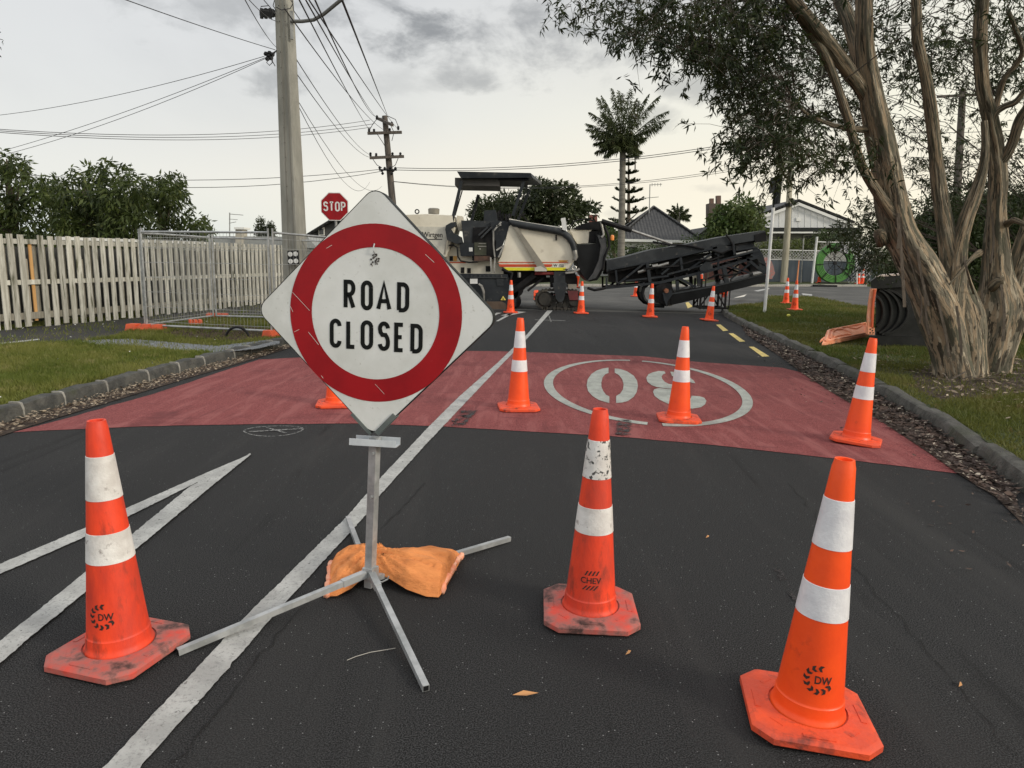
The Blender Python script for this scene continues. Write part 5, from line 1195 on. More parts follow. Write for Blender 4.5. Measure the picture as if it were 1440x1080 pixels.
mb.tube([PX(378, 79, YP-.1), PX(391, 70, YP-.1)], .015, 6); mb.build('insulator_cluster', M['black'], cp)

YD = 46.0
dp = thing('timber_power_pole', 'distant dark timber power pole with two crossarms, rising behind the ROAD CLOSED sign', 'power pole', (PX(560, 395, YD)[0], YD, VZ))
base_ = PX(562, 392, YD); base_[2] = 0; topd = PX(541, 163, YD)
mb = MB(); mb.tube([base_, topd], [.27, .17], 12); mb.build('shaft', M['pole_wood'], dp, smooth=True)
mb = MB()
for a, b in (((517, 187.5), (565, 186)), ((520, 222), (568, 220))): mb.bar(PX(*a, YD-.3), PX(*b, YD-.3), .16)
mb.bar(PX(530, 166, YD+.9), PX(552, 176, YD-1.6), .15); mb.build('crossarm', M['pole_wood'], dp)
mb = MB()
for x, y in ((519, 183), (526, 184), (548, 183), (560, 180), (521, 217), (529, 218), (552, 217), (563, 217), (544, 172), (530, 165), (551, 174)): p = PX(x, y, YD-.3); mb.lathe([(.05, -.12), (.09, -.03), (.05, .0), (.09, .05), (.04, .12)], 8, c=p)
for x, y in ((534, 236), (537, 240), (541, 237), (549, 236), (553, 240), (556, 237), (538, 244), (551, 244)): mb.lathe([(.04, -.08), (.1, 0), (.04, .1)], 8, c=PX(x, y, YD-.3))
mb.tube([PX(533, 239, YD-.3), PX(558, 239, YD-.3)], .05, 6); mb.build('insulator', M['black'], dp)
mb = MB()
for L in ([(540, 166), (531, 166), (524, 175), (519, 184)], [(545, 163), (556, 168), (561, 180)], [(549, 175), (554, 186), (551, 198)], [(530, 188), (538, 200), (541, 205)], [(523, 222), (530, 232), (537, 236)], [(560, 222), (556, 232), (550, 236)], [(552, 256), (554, 270), (556, 284)]): mb.tube([PX(x, y, YD-.35) for x, y in L], .022, 5)
mb.each('drop_cable', M['wire'], dp, smooth=True)

# overhead wires as sagging cables
def cable(label, a, b, sag=0, r=.012, name='overhead_cable', n=16):
    P = []; r = r*.68
    a, b = np.array(a, float), np.array(b, float)
    for k in range(n+1):
        f = k/n; P.append(a+(b-a)*f+np.array([0, 0, -sag*4*f*(1-f)]))
    mb = MB(); mb.tube(P, r, 4); return tag(mb.build(name, M['wire'], smooth='all'), label, 'cable', 'overhead cables')
Q_ = lambda x, y, Y: PX(x, y, Y)
near = 4.5
cable('street cable to the top of the distant timber pole, rightmost of those from above', Q_(481, 0, 8), Q_(544.5, 161.5, YD), .0, .02)
for i, (x, y0, x1, y1, Yn) in enumerate(((430, 0, 527, 163, 9.5), (408, -25, 519, 182, 9), (428, -10, 560, 182, 9), (400, 12, 548, 186, 11), (405, 65, 521, 218, 15), (405, 86, 519, 221, 15), (443, 0, 530, 164, 9.2))):
    lb = ('second', 'third', 'fourth', 'fifth', 'sixth', 'seventh', 'last')[i]
    cable('street cable climbing overhead from the distant timber pole, '+lb+' of the fan', Q_(x, y0, Yn), Q_(x1, y1, YD), .35 if i > 2 else .1, .017)
for (x, y0, x1, y1, Yn, sg_, lb) in ((412, 130, 537, 262, 15, .9, 'upper'), (412, 134, 520, 256, 15, 1.1, 'lower')): cable('faint slack service line left of the distant timber pole, '+lb+' one', Q_(x, y0, Yn), Q_(x1, y1, YD), sg_, .012)
for (pts, lb) in ((((-40, 179, 30), (520, 169, YD)), 'top of three long wires crossing the left sky'), (((-40, 181, 30), (526, 174, YD)), 'middle of three long wires crossing the left sky'), (((-40, 183, 30), (521, 179, YD)), 'lowest of three long wires crossing the left sky')): cable(lb, Q_(*pts[0]), Q_(*pts[1]), .55, .02)
for (pts, sg_, lb) in ((((-60, 238, 38), (536, 238, YD)), .6, 'upper of two low wires over the left trees'), (((-60, 235, 38), (536, 241, YD)), 1.0, 'lower of two low wires over the left trees')): cable(lb, Q_(*pts[0]), Q_(*pts[1]), sg_, .024)
for (pts, sg_, r_, lb) in ((((556, 236, YD), (1240, 160, 40)), .9, .026, 'upper wire of the pair crossing in front of the palm'), (((556, 239, YD), (1240, 163, 40)), .9, .026, 'lower wire of the pair crossing in front of the palm'), (((553, 255, YD), (1250, 190, 40)), 1.3, .018, 'faint wire passing below the palm crown'), (((553, 255.5, YD), (1250, 194, 40)), 1.3, .018, 'faintest wire passing lowest across the palm trunk')): cable(lb, Q_(*pts[0]), Q_(*pts[1]), sg_, r_)
for a, b, sg_, lb in (((387, 70, YP), (150, -10, 9), .02, 'service wire rising from the concrete pole to the upper left'), ((372, 79, YP), (-30, 165, 20), .16, 'service wire falling left from the pole insulators, uppermost'), ((373, 81, YP), (-30, 221, 20), .12, 'service wire falling left from the pole insulators, middle'), ((374, 82, YP), (-30, 226, 20), .18, 'service wire falling left from the pole insulators, lowest')): cable(lb, Q_(*a), Q_(*b), sg_, .009)
for a, b, lb in (((342, -5, 8), (388, 66, YP), 'wire dropping steeply to the concrete pole from the upper left'), ((346, -5, 8), (390, 30, YP), 'short wire dropping to the top of the concrete pole')): cable(lb, Q_(*a), Q_(*b), .05, .009)
cable('thin stay wire slanting down towards the tree beside the dark roof', Q_(1112, 200, 56), Q_(1040, 285, 62), .2, .02)
cable('high wire seen through the gum leaves at the right', Q_(1180, 184, 40), Q_(1500, 178, 40), .2, .022)
cable('lower wire seen through the gum leaves at the right', Q_(1180, 215, 40), Q_(1500, 219, 40), .2, .018)
cable('faint wire behind the right trunks', Q_(1180, 228, 40), Q_(1500, 231, 40), .2, .015)

# STOP sign
YS = 20.5
ss = thing('stop_sign', 'red octagonal STOP sign standing behind the left shoulder of the ROAD CLOSED sign', 'stop sign', (PX(472, 300, YS)[0], YS, VZ))
cs = PX(470.5, 290.5, YS); rs = .385
mb = MB(); mb.prism([cs+np.array([rs/math.cos(R(22.5))*math.cos(R(22.5+45*k)), 0, rs/math.cos(R(22.5))*math.sin(R(22.5+45*k))]) for k in range(8)], (0, .006, 0)); mb.build('sign_plate', M['white'], ss)
mb = MB(); r2 = rs*.945; mb.prism([cs+np.array([r2/math.cos(R(22.5))*math.cos(R(22.5+45*k)), -.004, r2/math.cos(R(22.5))*math.sin(R(22.5+45*k))]) for k in range(8)], (0, .003, 0)); mb.build('red_face', M['sign_red'], ss)
mb = MB(); fnS = lambda x, y: cs+np.array([x, -.006, y]); wl = .135
for k, ch in enumerate('STOP'): letter(mb, ch, fnS, -.315+k*.164, -.13, wl, .265, .04)
mb.build('lettering', M['white'], ss)
mb = MB(); mb.tube([(cs[0]+.02, YS+.04, VZ), (cs[0]+.02, YS+.04, cs[2]+.3)], .035, 10); mb.build('post', M['galv_dark'], ss, smooth=True)

# thin street-name post, seen edge-on
YW = 24.3
gp = G(1075, 440, VZ); YW = gp[1]
sn = thing('street_name_post', 'slim white post on the corner grass with dark street blades seen edge-on', 'sign post', (gp[0], gp[1], VZ))
topw = PX(1092, 247, YW); mb = MB(); ptw = PX(1087.5, 292, YW); mb.tube([(gp[0], gp[1], VZ), ptw], .045, 12); mb.build('post', M['white'], sn, smooth=True)
mb = MB(); mb.bar(ptw, topw, .04); mb.bar(ptw+np.array([.07, 0, .1]), topw+np.array([.06, 0, .02]), .05, .5); mb.bar(ptw+np.array([-.09, 0, .4]), topw+np.array([-.09, 0, -.05]), .02, .4); mb.build('name_blade', M['frame_dark'], sn)
# telephone pole on the far verge
YT = 56.0
tp = thing('telephone_pole', 'pale wooden telephone pole on the far verge left of the white gabled house', 'telephone pole', (PX(1102, 395, YT)[0], YT, VZ))
bt = PX(1102, 395, YT); bt[2] = VZ; mb = MB(); P = [bt, PX(1107, 330, YT), PX(1110, 270, YT), PX(1113, 205, YT)]; mb.tube(P, [.27, .24, .2, .16], 12); mb.build('shaft', M['pole_pale'], tp, smooth=True)
mb = MB(); mb.bar(PX(1110, 250, YT-.3), PX(1114, 210, YT-.3), .2); mb.tube([PX(1108.6, 290, YT-.25), PX(1108.9, 286, YT-.25)], .3, 10); mb.each('pole_box', M['black'], tp)
# further power pole behind the right tree
fp_ = thing('timber_power_pole', 'dark timber pole with one crossarm seen between the right tree trunks', 'power pole', (PX(1340, 370, 40)[0], 40, VZ))
mb = MB(); bq = PX(1340, 400, 40); bq[2] = VZ; mb.tube([bq, PX(1354, 125, 40)], [.24, .17], 10); mb.build('shaft', M['pole_wood'], fp_, smooth=True)
mb = MB(); mb.bar(PX(1318, 136, 39.7), PX(1375, 133, 39.7), .12); mb.build('crossarm', M['pole_wood'], fp_)
# ------------------------------------------------------------------ houses and yards beyond the cross street
M['tiles'] = None
def tilemat(name, c1, c2):
    mt = mat(name, c1, c2, rough=.6, scale=3); nt = mt.node_tree; N = nt.nodes; L = nt.links
    tc = N.new('ShaderNodeTexCoord'); wv = N.new('ShaderNodeTexWave'); wv.wave_type = 'BANDS'; wv.bands_direction = 'Z'; wv.wave_profile = 'SAW'; wv.inputs['Scale'].default_value = 1.75; wv.inputs['Distortion'].default_value = 0; L.new(tc.outputs['Object'], wv.inputs[0])
    wx = N.new('ShaderNodeTexWave'); wx.bands_direction = 'X'; wx.inputs['Scale'].default_value = 1.2; L.new(tc.outputs['Object'], wx.inputs[0])
    ad = N.new('ShaderNodeMath'); ad.operation = 'MULTIPLY_ADD'; ad.inputs[1].default_value = .3; L.new(wx.outputs['Fac'], ad.inputs[0]); L.new(wv.outputs['Fac'], ad.inputs[2])
    bp = N.new('ShaderNodeBump'); bp.inputs['Strength'].default_value = 1; bp.inputs['Distance'].default_value = .12; L.new(ad.outputs[0], bp.inputs['Height']); L.new(bp.outputs[0], N['Principled BSDF'].inputs['Normal']); return mt
M['tiles'] = tilemat('dark_roof_tiles', (.035, .036, .038), (.055, .055, .056))
M['weatherboard'] = mat('painted_weatherboard', (.7, .7, .67), (.62, .62, .59), rough=.7, scale=1)
M['glass'] = mat('window_glass', (.03, .035, .04), rough=.1)
M['fascia'] = mat('white_fascia', (.7, .7, .66), rough=.6)
def hpr(name, pxl, Y, dep, mt, par): mb = MB(); mb.pxprism(pxl, Y, dep); return mb.build(name, mt, par)
def window(pxl, Y, par, mt=None):
    (x0, y0), (x1, y1) = pxl; f = hpr('window', [(x0, y0), (x1, y0), (x1, y1), (x0, y1)], Y-.05, .1, mt or M['fascia'], par); dx, dy = (x1-x0)*.13, (y1-y0)*.12
    hpr('pane', [(x0+dx, y0+dy), (x1-dx, y0+dy), (x1-dx, y1-dy), (x0+dx, y1-dy)], Y-.07, .03, M['glass'], f); return f
# dark tiled house
YH = 58.0
h1 = thing('house', 'low white house under a dark tiled hip roof behind the folded conveyor', 'house', (PX(930, 380, YH)[0], YH, VZ), 'houses beyond the cross street')
def low(x, Y): p = PX(x, 400, Y); return p
eL, eR, ap1 = PX(866, 336.5, YH), PX(989, 335, YH), PX(919, 292, YH+4.5)
dz = eL[2]
wall = MB(); wall.prism([(eL[0]+.5, YH+.6, VZ-.02), (eR[0]-.5, YH+.6, VZ-.02), (eR[0]-.5, YH+.6, dz+.05), (eL[0]+.5, YH+.6, dz+.05)], (0, 9, 0)); wall.build('wall', M['weatherboard'], h1)
mb = MB(); zE = dz; B4 = [np.array((eL[0], YH, zE)), np.array((eR[0], YH, zE)), np.array((eR[0]+.3, YH+11, zE)), np.array((eL[0], YH+11, zE))]; A1 = np.array((ap1[0], YH+4.5, ap1[2])); A2 = A1+np.array([0, 2.5, 0])
i = mb.add(B4+[A1, A2]); mb.face([i[0], i[1], i[4]]); mb.face([i[1], i[2], i[5], i[4]]); mb.face([i[2], i[3], i[5]]); mb.face([i[3], i[0], i[4], i[5]]); mb.face([i[3], i[2], i[1], i[0]]); rf = mb.build('roof', M['tiles'], h1)
mb = MB(); mb.box(((eL[0]+eR[0])/2, YH-.03, zE-.06), (eR[0]-eL[0]+.1, .14, .2)); mb.build('gutter', M['fascia'], h1)
mb = MB(); mb.tube([B4[0]+np.array([0, 0, .08]), A1+np.array([0, 0, .08])], .12, 6); mb.tube([B4[1]+np.array([0, 0, .08]), A1+np.array([0, 0, .08])], .12, 6); mb.build('ridge_cap', M['tiles'], rf, smooth=True)
window(((882, 345), (899, 360)), YH+.55, h1); window(((870, 345), (877, 360)), YH+.55, h1); window(((918, 343), (946, 352)), YH+.55, h1); window(((955, 343), (975, 352)), YH+.55, h1)
mb = MB(); mb.poly([B4[0]+(A1-B4[0])*.12+np.array([-.5, .9, .25]), B4[0]+(A1-B4[0])*.86+np.array([-.4, .9, .3]), A2+np.array([-1.2, .5, -.7]), B4[3]*.75+B4[0]*.25+np.array([.9, 0, 1.1])]); mb.build('slope_sheen', mat('pale_slope_sheen', (.5, .45, .42), rough=.3), rf)  # pale sheet over the left hip slope: reflection off the tilted roof, put into colour
mb = MB(); at_ = PX(912, 292, YH+3); mb.bar(PX(913, 300, YH+3), PX(914, 259, YH+3), .07); mb.bar(PX(914, 260, YH+3), PX(931, 259, YH+3), .05); mb.bar(PX(902, 279, YH+3), PX(926, 277, YH+3), .05)
for x in (917, 921, 925, 929): mb.bar(PX(x, 257.5, YH+3), PX(x, 262, YH+3), .04)
mb.build('aerial', M['galv_dark'], rf)
# red-roofed bit and house left of the palm
h0 = thing('house', 'sliver of a house with a reddish chimney left of the palm trunk', 'house', (PX(850, 360, 66)[0], 66, VZ), 'houses beyond the cross street')
hpr('wall', [(800, 340), (866, 336), (866, 402), (800, 402)], 66, 8, M['weatherboard'], h0); hpr('roof', [(796, 341), (806, 322), (862, 316), (868, 336)], 65.5, 9, M['tiles'], h0); hpr('chimney', [(829, 302), (840, 302), (840, 325), (829, 325)], 67, 1, mat('brick_red', (.22, .07, .05), (.15, .05, .04), scale=20), h0)
# white gabled house
YG = 62.0
h2 = thing('house', 'white gabled house with a wide dark fascia behind the lattice fence', 'house', (PX(1125, 390, YG)[0], YG, VZ), 'houses beyond the cross street')
gable = [(1062, 320), (1072, 303), (1123, 286), (1192, 311), (1200, 320)]
hpr('gable_wall', gable, YG+.3, .2, mat('board_and_batten', (.66, .67, .66), (.6, .61, .6), rough=.7, scale=1), h2)
mb = MB()
for k in range(13): x = 1078+k*9; y = 303-(x-1072)*.33 if x < 1123 else 286+(x-1123)*.362; mb.bar(PX(x, y+2, YG+.29), PX(x, 319.5, YG+.29), .04)
mb.each('batten', M['fascia'], h2)
mb = MB()
for a, b in (((1060, 306.5), (1123.5, 282.5)), ((1123.5, 282.5), (1202, 313.5))):
    A, B = PX(*a, YG), PX(*b, YG); mb.prism([A, B, B+np.array([0, 0, .16]), A+np.array([0, 0, .16])], (0, 10, 0))
rf2 = mb.build('roof', M['tiles'], h2)
mb = MB()
for a, b in (((1064, 306.5), (1123.5, 284.5)), ((1123.5, 284.5), (1198, 314))):
    A, B = PX(*a, YG-.06), PX(*b, YG-.06); mb.prism([A, B, B+np.array([0, 0, -.24]), A+np.array([0, 0, -.24])], (0, .05, 0))
mb.build('barge_board', M['fascia'], h2)
hpr('dark_fascia', [(1062, 320), (1210, 320), (1210, 325.5), (1062, 325.5)], YG-.6, 1.5, M['frame_dark'], h2); hpr('gutter', [(1062, 325.8), (1210, 325.8), (1210, 328), (1062, 328)], YG-.65, .4, M['fascia'], h2)
hpr('vent', [(1120, 306), (1126, 306), (1126, 311), (1120, 311)], YG+.2, .1, M['fascia'], h2)
hpr('wall', [(1062, 328), (1210, 328), (1210, 404), (1062, 404)], YG+1.0, 8, mat('grey_wall', (.36, .36, .33), (.3, .3, .28), rough=.8), h2)
window(((1082, 329), (1104, 337)), YG+.95, h2); window(((1130, 330), (1144, 346)), YG+.95, h2); window(((1175, 330), (1195, 345)), YG+.95, h2)
# small roof and chimney behind the broad tree
h3 = thing('house', 'house mostly hidden by the bushy tree, showing a tall twin-pot chimney', 'house', (PX(1010, 390, 72)[0], 72, VZ), 'houses beyond the cross street')
hpr('wall', [(985, 330), (1060, 330), (1060, 398), (985, 398)], 72, 7, M['weatherboard'], h3); hpr('roof', [(980, 331), (1000, 318), (1045, 318), (1066, 331)], 71.6, 8, M['tiles'], h3)
hpr('chimney', [(997, 286), (1015, 286), (1015, 326), (997, 326)], 73, 1.2, mat('sooty_brick', (.09, .06, .045), (.06, .045, .035), scale=14), h3)
hpr('chimney_pot', [(999, 279), (1004, 279), (1004, 286), (999, 286)], 73.2, .5, mat('clay_pot', (.12, .07, .05)), h3); hpr('chimney_pot', [(1008, 275), (1014, 275), (1014, 286), (1008, 286)], 73.2, .5, mat('clay_pot', (.12, .07, .05)), h3)
# left background: dark gabled shed, long grey roof, chimney, aerial
h4 = thing('house', 'dark gable-ended building behind the STOP sign', 'house', (PX(460, 350, 44)[0], 44, VZ), 'buildings beyond the left fence')
hpr('wall', [(430, 331), (468, 309), (520, 312), (520, 404), (430, 404)], 44, 6, mat('slate_wall', (.06, .062, .065), (.08, .08, .08)), h4); window(((448, 320), (456, 331)), 43.9, h4)
hpr('roof', [(424, 333), (467, 306.5), (525, 309), (525, 312), (467, 310), (428, 334)], 43.4, 7, M['tiles'], h4)
h5 = thing('house', 'long pale grey building behind the mesh fence with a tall cream chimney', 'house', (PX(340, 370, 34)[0], 34, VZ), 'buildings beyond the left fence')
hpr('wall', [(262, 343), (440, 347), (440, 412), (262, 410)], 34, 5, mat('pale_wall', (.5, .5, .46), (.42, .42, .39)), h5); hpr('roof', [(250, 345), (285, 332), (432, 333), (446, 349)], 33.6, 6, mat('grey_roof', (.3, .31, .3), (.24, .25, .24), stretch=(6, .3, 1)), h5)
hpr('chimney', [(331, 322), (341, 322), (341, 345), (331, 345)], 33.4, .6, mat('cream_chimney', (.42, .39, .32)), h5); hpr('chimney_cap', [(329, 319.5), (343, 319.5), (343, 322.5), (329, 322.5)], 33.3, .8, M['fascia'], h5)
mb = MB(); mb.bar(PX(323, 333, 34.5), PX(323, 299, 34.5), .04); mb.bar(PX(323, 301, 34.5), PX(342, 302.5, 34.5), .03); mb.bar(PX(322, 308, 34.5), PX(334, 309, 34.5), .025); mb.bar(PX(322, 314, 34.5), PX(332, 312, 34.5), .025); mb.build('aerial', M['galv_dark'], h5)
# lattice-topped fence
YF = 57.0
lf = thing('lattice_fence', 'blue-grey board fence topped with white diamond lattice on the far verge', 'fence', (PX(1130, 395, YF)[0], YF, VZ))
for k in range(16):
    x0 = 1062+k*11.2; hpr('board_panel', [(x0, 365.5), (x0+11, 365.6), (x0+11, 396), (x0, 396)], YF+.03*(k % 2), .04, mat('blue_boards', (.085, .11, .14), (.12, .14, .16), rough=.8, scale=1, stretch=(3, 3, .3)) if k == 0 else bpy.data.materials['blue_boards'], lf)
mb = MB(); zt_, zb_ = PX(1100, 351.5, YF)[2], PX(1100, 365, YF)[2]; xa, xb = PX(1062, 360, YF)[0], PX(1243, 360, YF)[0]; hh = zt_-zb_; x = xa-hh
while x < xb:
    for s_ in (1, -1):
        p, q_ = (x, x+hh) if s_ > 0 else (x+hh, x); mb.bar((p, YF+.02*s_, zb_), (q_, YF+.02*s_, zt_), .05, .012)
    x += .24
mb.bar((xa, YF, zt_), (xb, YF, zt_), .07); mb.bar((xa, YF, zb_), (xb, YF, zb_), .07); mb.build('lattice', M['white'], lf)
lp = thing('lattice_screen', 'tall white lattice screen to the right of the pipe coil', 'lattice', (PX(1218, 395, 56.4)[0], 56.4, VZ)); mb = MB(); xa, xb = PX(1194, 370, 56.4)[0], PX(1226, 370, 56.4)[0]; zt_ = PX(1205, 345, 56.4)[2]; x = xa-(zt_-VZ)
while x < xb:
    for s_ in (1, -1):
        for z in np.arange(VZ, zt_, .25):
            pass
    x += 10
def lat(mb, xa, xb, za, zb, Y, st_=.27):
    h = zb-za; c = xa-h
    while c < xb:
        u0, u1 = max(c, xa), min(c+h, xb)
        if u1 > u0: mb.bar((u0, Y, za+(u0-c)), (u1, Y, za+(u1-c)), .05, .012); mb.bar((u0, Y+.03, zb-(u0-c)), (u1, Y+.03, zb-(u1-c)), .05, .012)
        c += st_
lat(mb, xa, xb, VZ, zt_, 56.4); mb.build('lattice', M['white'], lp)
for pxp, nm, c in ((1143.5, 'white', 'left'),): hb = MB(); hb.tube([(PX(pxp, 380, 55)[0], 55, VZ), PX(1149, 333, 55)], .09, 8); tag(hb.build('scaffold_tube', M['white']), 'thin white upright tube left of the pipe coil', 'tube')
hb = MB(); hb.bar(PX(1149, 340, 55.2), PX(1205, 341, 55.2), .07); hb.bar(PX(1204, 341, 55.2), (PX(1206, 392, 55.2)[0], 55.2, VZ), .07); tag(hb.build('gate_frame', M['white']), 'white square frame standing around the pipe coil', 'frame')
hb = MB(); hb.tube([(PX(1127, 390, 56.2)[0], 56.2, VZ), PX(1130, 335, 56.2)], .045, 6); tag(hb.build('thin_post', M['galv_dark']), 'thin grey post before the lattice fence', 'post')
# low brown and cream fences seen through the conveyor
bf = MB(); bf.pxprism([(990, 364), (1062, 352), (1064, 394), (990, 394)], 60, .1); tag(bf.build('board_fence', mat('red_brown_boards', (.15, .06, .05), (.11, .045, .04), scale=1, stretch=(3, 1, .3))), 'red-brown board fence seen through the conveyor frame', 'fence')
bf = MB()
for k in range(24): bf.pxprism([(906+k*3.4, 374), (909+k*3.4, 374), (909+k*3.4, 394), (906+k*3.4, 394)], 59, .05)
bf.bar(PX(904, 378, 59.1), PX(990, 378, 59.1), .1); bf.bar(PX(904, 390, 59.1), PX(990, 390, 59.1), .1); tag(bf.build('picket_fence', mat('grey_pickets', (.22, .21, .18))), 'low grey picket fence seen through the conveyor frame', 'fence')
rb = MB(); rb.pxprism([(1073, 364), (1082, 362), (1087, 372), (1090, 384), (1086, 392), (1074, 393)], 50, .8); tag(rb.build('skip_bag', mat('faded_red_sack', (.35, .12, .1), (.2, .17, .16), scale=6)), 'faded red and grey sack at the conveyor tail on the far side', 'sack')
# coil of green pipe
YC = 55.5; cc3 = PX(1175, 370, YC); Ro = 1.5; cc3[2] = VZ+Ro+.05; RM = 1.22
co = thing('pipe_coil', 'large upright coil of bright green pipe strapped in a black spoked frame', 'pipe coil', (cc3[0], YC, VZ))
M['green_pipe'] = mat('green_pipe', (.085, .24, .05), (.06, .19, .04), rough=.45, scale=3)
mb = MB()
for r_ in (1.0, 1.11, 1.22, 1.33, 1.43):
    for dy in (0, .12, .24):
        rr = r_+.02*dy
        a0_, a1_ = R(70), R(70-350)
        mb.tube([cc3+np.array([rr*math.cos(a), dy, rr*math.sin(a)]) for a in np.linspace(R(50), R(-282), 49)], .056, 7)
mb.build('pipe', M['green_pipe'], co, smooth=True)
mb = MB()
for k in range(8): a = R(k*45+5); d = np.array([math.cos(a), 0, math.sin(a)]); mb.bar(cc3+d*.92+np.array([0, -.09, 0]), cc3+d*1.5+np.array([0, -.09, 0]), .05); mb.bar(cc3+d*.05+np.array([0, .1, 0]), cc3+d*.95+np.array([0, .1, 0]), .04)
mb.tube([cc3+np.array([.93*math.cos(a), .1, .93*math.sin(a)]) for a in np.linspace(0, 2*PI, 33)], .03, 6); mb.tube([cc3+np.array([.5*math.cos(a), .1, .5*math.sin(a)]) for a in np.linspace(0, 2*PI, 25)], .02, 6); mb.tube([cc3+np.array([0, 0, 0]), cc3+np.array([0, .2, 0])], .12, 10)
mb.box((cc3[0], YC+.1, VZ+.05), (2.2, .5, .08)); mb.build('reel_frame', M['black'], co)
mb = MB(); 
for k, a in enumerate(np.linspace(R(52), R(76), 5)): d = np.array([math.cos(a), 0, math.sin(a)]); mb.box(cc3+d*1.25+np.array([0, .1, 0]), (.14, .4, .5), None)
mb.build('wrap_label', mat('silver_wrap', (.5, .5, .5), (.3, .3, .32)), co)

# far hills
hm = MB(); n = 90; a = []; b = []; rn = [sum(random.Random(j*7+q).uniform(-1, 1)*0 for q in range(1)) for j in range(1)]
for k in range(n+1):
    x = -700+k*1400/n; h = 12+9*math.sin(x*.011+1)+5*math.sin(x*.03)+3*math.sin(x*.09)+random.uniform(-1, 1); h = h*(1.1 if x < -80 else .55); a.append((x, 480-abs(x)*.1, -1)); b.append((x, 520-abs(x)*.1, max(4, h)))
c_ = [(p[0], p[1]+200, -1) for p in b]; ia, ib, ic = hm.add(a), hm.add(b), hm.add(c_)
for k in range(n): hm.face([ia[k], ia[k+1], ib[k+1], ib[k]]); hm.face([ib[k], ib[k+1], ic[k+1], ic[k]])
tag(hm.build('hills', mat('hill_bush', (.07, .09, .05), (.12, .14, .09), scale=.05, rough=.95), org=(0, 0, 0)), kind='structure')

# ------------------------------------------------------------------ tipped wheelie bin
gb = G(1232, 487, VZ); YB = gb[1]
wb = thing('wheelie_bin', 'large black rubbish bin tipped on its side, orange lid flopped open on the grass', 'rubbish bin', (gb[0]+.6, YB+.3, VZ))
M['bin'] = mat('bin_plastic', (.008, .009, .009), (.02, .021, .021), spec=.2, rough=.5, scale=3, bump=.3, bscale=20)
M['lid'] = mat('bin_lid_orange', (.9, .4, .24), (.8, .3, .15), rough=.55, scale=5, c3=(.85, .5, .38), s3=8, r3=(.55, .7))
def bp_(x, y, dy=0): return PX(x, y, YB+dy)
mb = MB(); mb.prism([bp_(1232, 406), bp_(1280, 392), bp_(1332, 400), bp_(1330, 470), bp_(1290, 480), bp_(1231, 474)], (.5, .95, .0)); mb.build('body', M['bin'], wb)
for k in range(4):   # concentric stiffening ribs on the side towards the road
    r0_ = 14+k*11.5; P = [bp_(1228+r0_*math.cos(R(a))*1.0, 438+min(34, r0_*.85+10)*math.sin(R(a)), -.015) for a in np.linspace(-72, 72, 15)]; mb = MB(); mb.tube(P, .028, 6); mb.build('rib', M['bin'], wb, smooth=True)
mb = MB(); mb.prism([bp_(1224, 396, -.08), bp_(1232, 390, -.08), bp_(1262, 387, -.08), bp_(1290, 388, -.08), bp_(1290, 402, -.08), bp_(1262, 404, -.08), bp_(1233, 406, -.08), bp_(1225, 405, -.08)], (.5, 1.0, 0)); mb.build('upper_rim', M['bin'], wb)
mb = MB(); mb.prism([bp_(1231, 389.6, -.09), bp_(1240, 386.6, -.09), bp_(1268, 384.8, -.09), bp_(1268, 387, -.09), bp_(1240, 389, -.09)], (.4, .8, 0)); mb.build('rim_trim', mat('dusty_trim', (.6, .5, .44)), wb)
mb = MB(); mb.prism([bp_(1222, 472, -.08), bp_(1300, 474, -.08), bp_(1325, 480, -.08), bp_(1325, 489, -.08), bp_(1222, 488, -.08)], (.5, 1.0, 0)); mb.build('lower_rim', M['bin'], wb)
def curve_strip(xs0, xs1, dy): return [bp_(x, y, dy) for x, y in xs0]+[bp_(x, y, dy) for x, y in xs1[::-1]]
mb = MB(); mb.prism(curve_strip([(1226, 406), (1223, 425), (1221, 445), (1221, 462), (1222, 471)], [(1233, 406), (1230, 425), (1229, 445), (1228, 462), (1230, 471)], -.1), (.0, .06, 0)); mb.build('mouth_lip', M['lid'], wb)
mb = MB(); mb.prism(curve_strip([(1229.5, 407), (1227, 425), (1225.6, 445), (1225.6, 462)], [(1232.5, 407), (1230, 425), (1228.8, 445), (1228.4, 462)], -.12), (.0, .02, 0)); mb.build('lip_gap', mat('deep_orange', (.6, .1, .03)), wb)
mb = MB(); mb.prism([bp_(1221, 460, -.12), bp_(1230, 461, -.12), bp_(1230, 470, -.12), bp_(1221, 470, -.12)], (0, .1, 0)); hg = mb.build('hinge', M['lid'], wb)
mb = MB()
for x, y in ((1224, 463), (1227, 465), (1224, 468), (1228, 468)): p = bp_(x, y, -.125); mb.tube([p, p+np.array([0, .004, 0])], .014, 6)
mb.build('hinge_hole', M['black'], hg)
# lid lying on grass
gA, gB, gC, gD = [np.array([*G(x, y, VZ+h)[:2], VZ]) for x, y, h in ((1156, 483, .05), (1221, 470, .12), (1219, 459, .1), (1160, 467, .1))]
lid = MB(); top_ = [gA+np.array([0, 0, .07]), gB+np.array([0, 0, .13]), gC+np.array([0, 0, .17]), gD+np.array([0, 0, .12])]
gC = gB+np.array([.36, .8, 0]); gD = gA+np.array([.4, .75, 0]); top_ = [gA+np.array([0, 0, .05]), gB+np.array([0, 0, .12]), gC+np.array([0, 0, .29]), gD+np.array([0, 0, .22])]
lid.prism([p-np.array([0, 0, .045]) for p in top_], (0, 0, .045)); ld = lid.build('lid', M['lid'], wb)
def onlid(u, v, h=0.0): p = top_[0]*(1-u)*(1-v)+top_[1]*u*(1-v)+top_[2]*u*v+top_[3]*(1-u)*v; return p+np.array([0, 0, h])
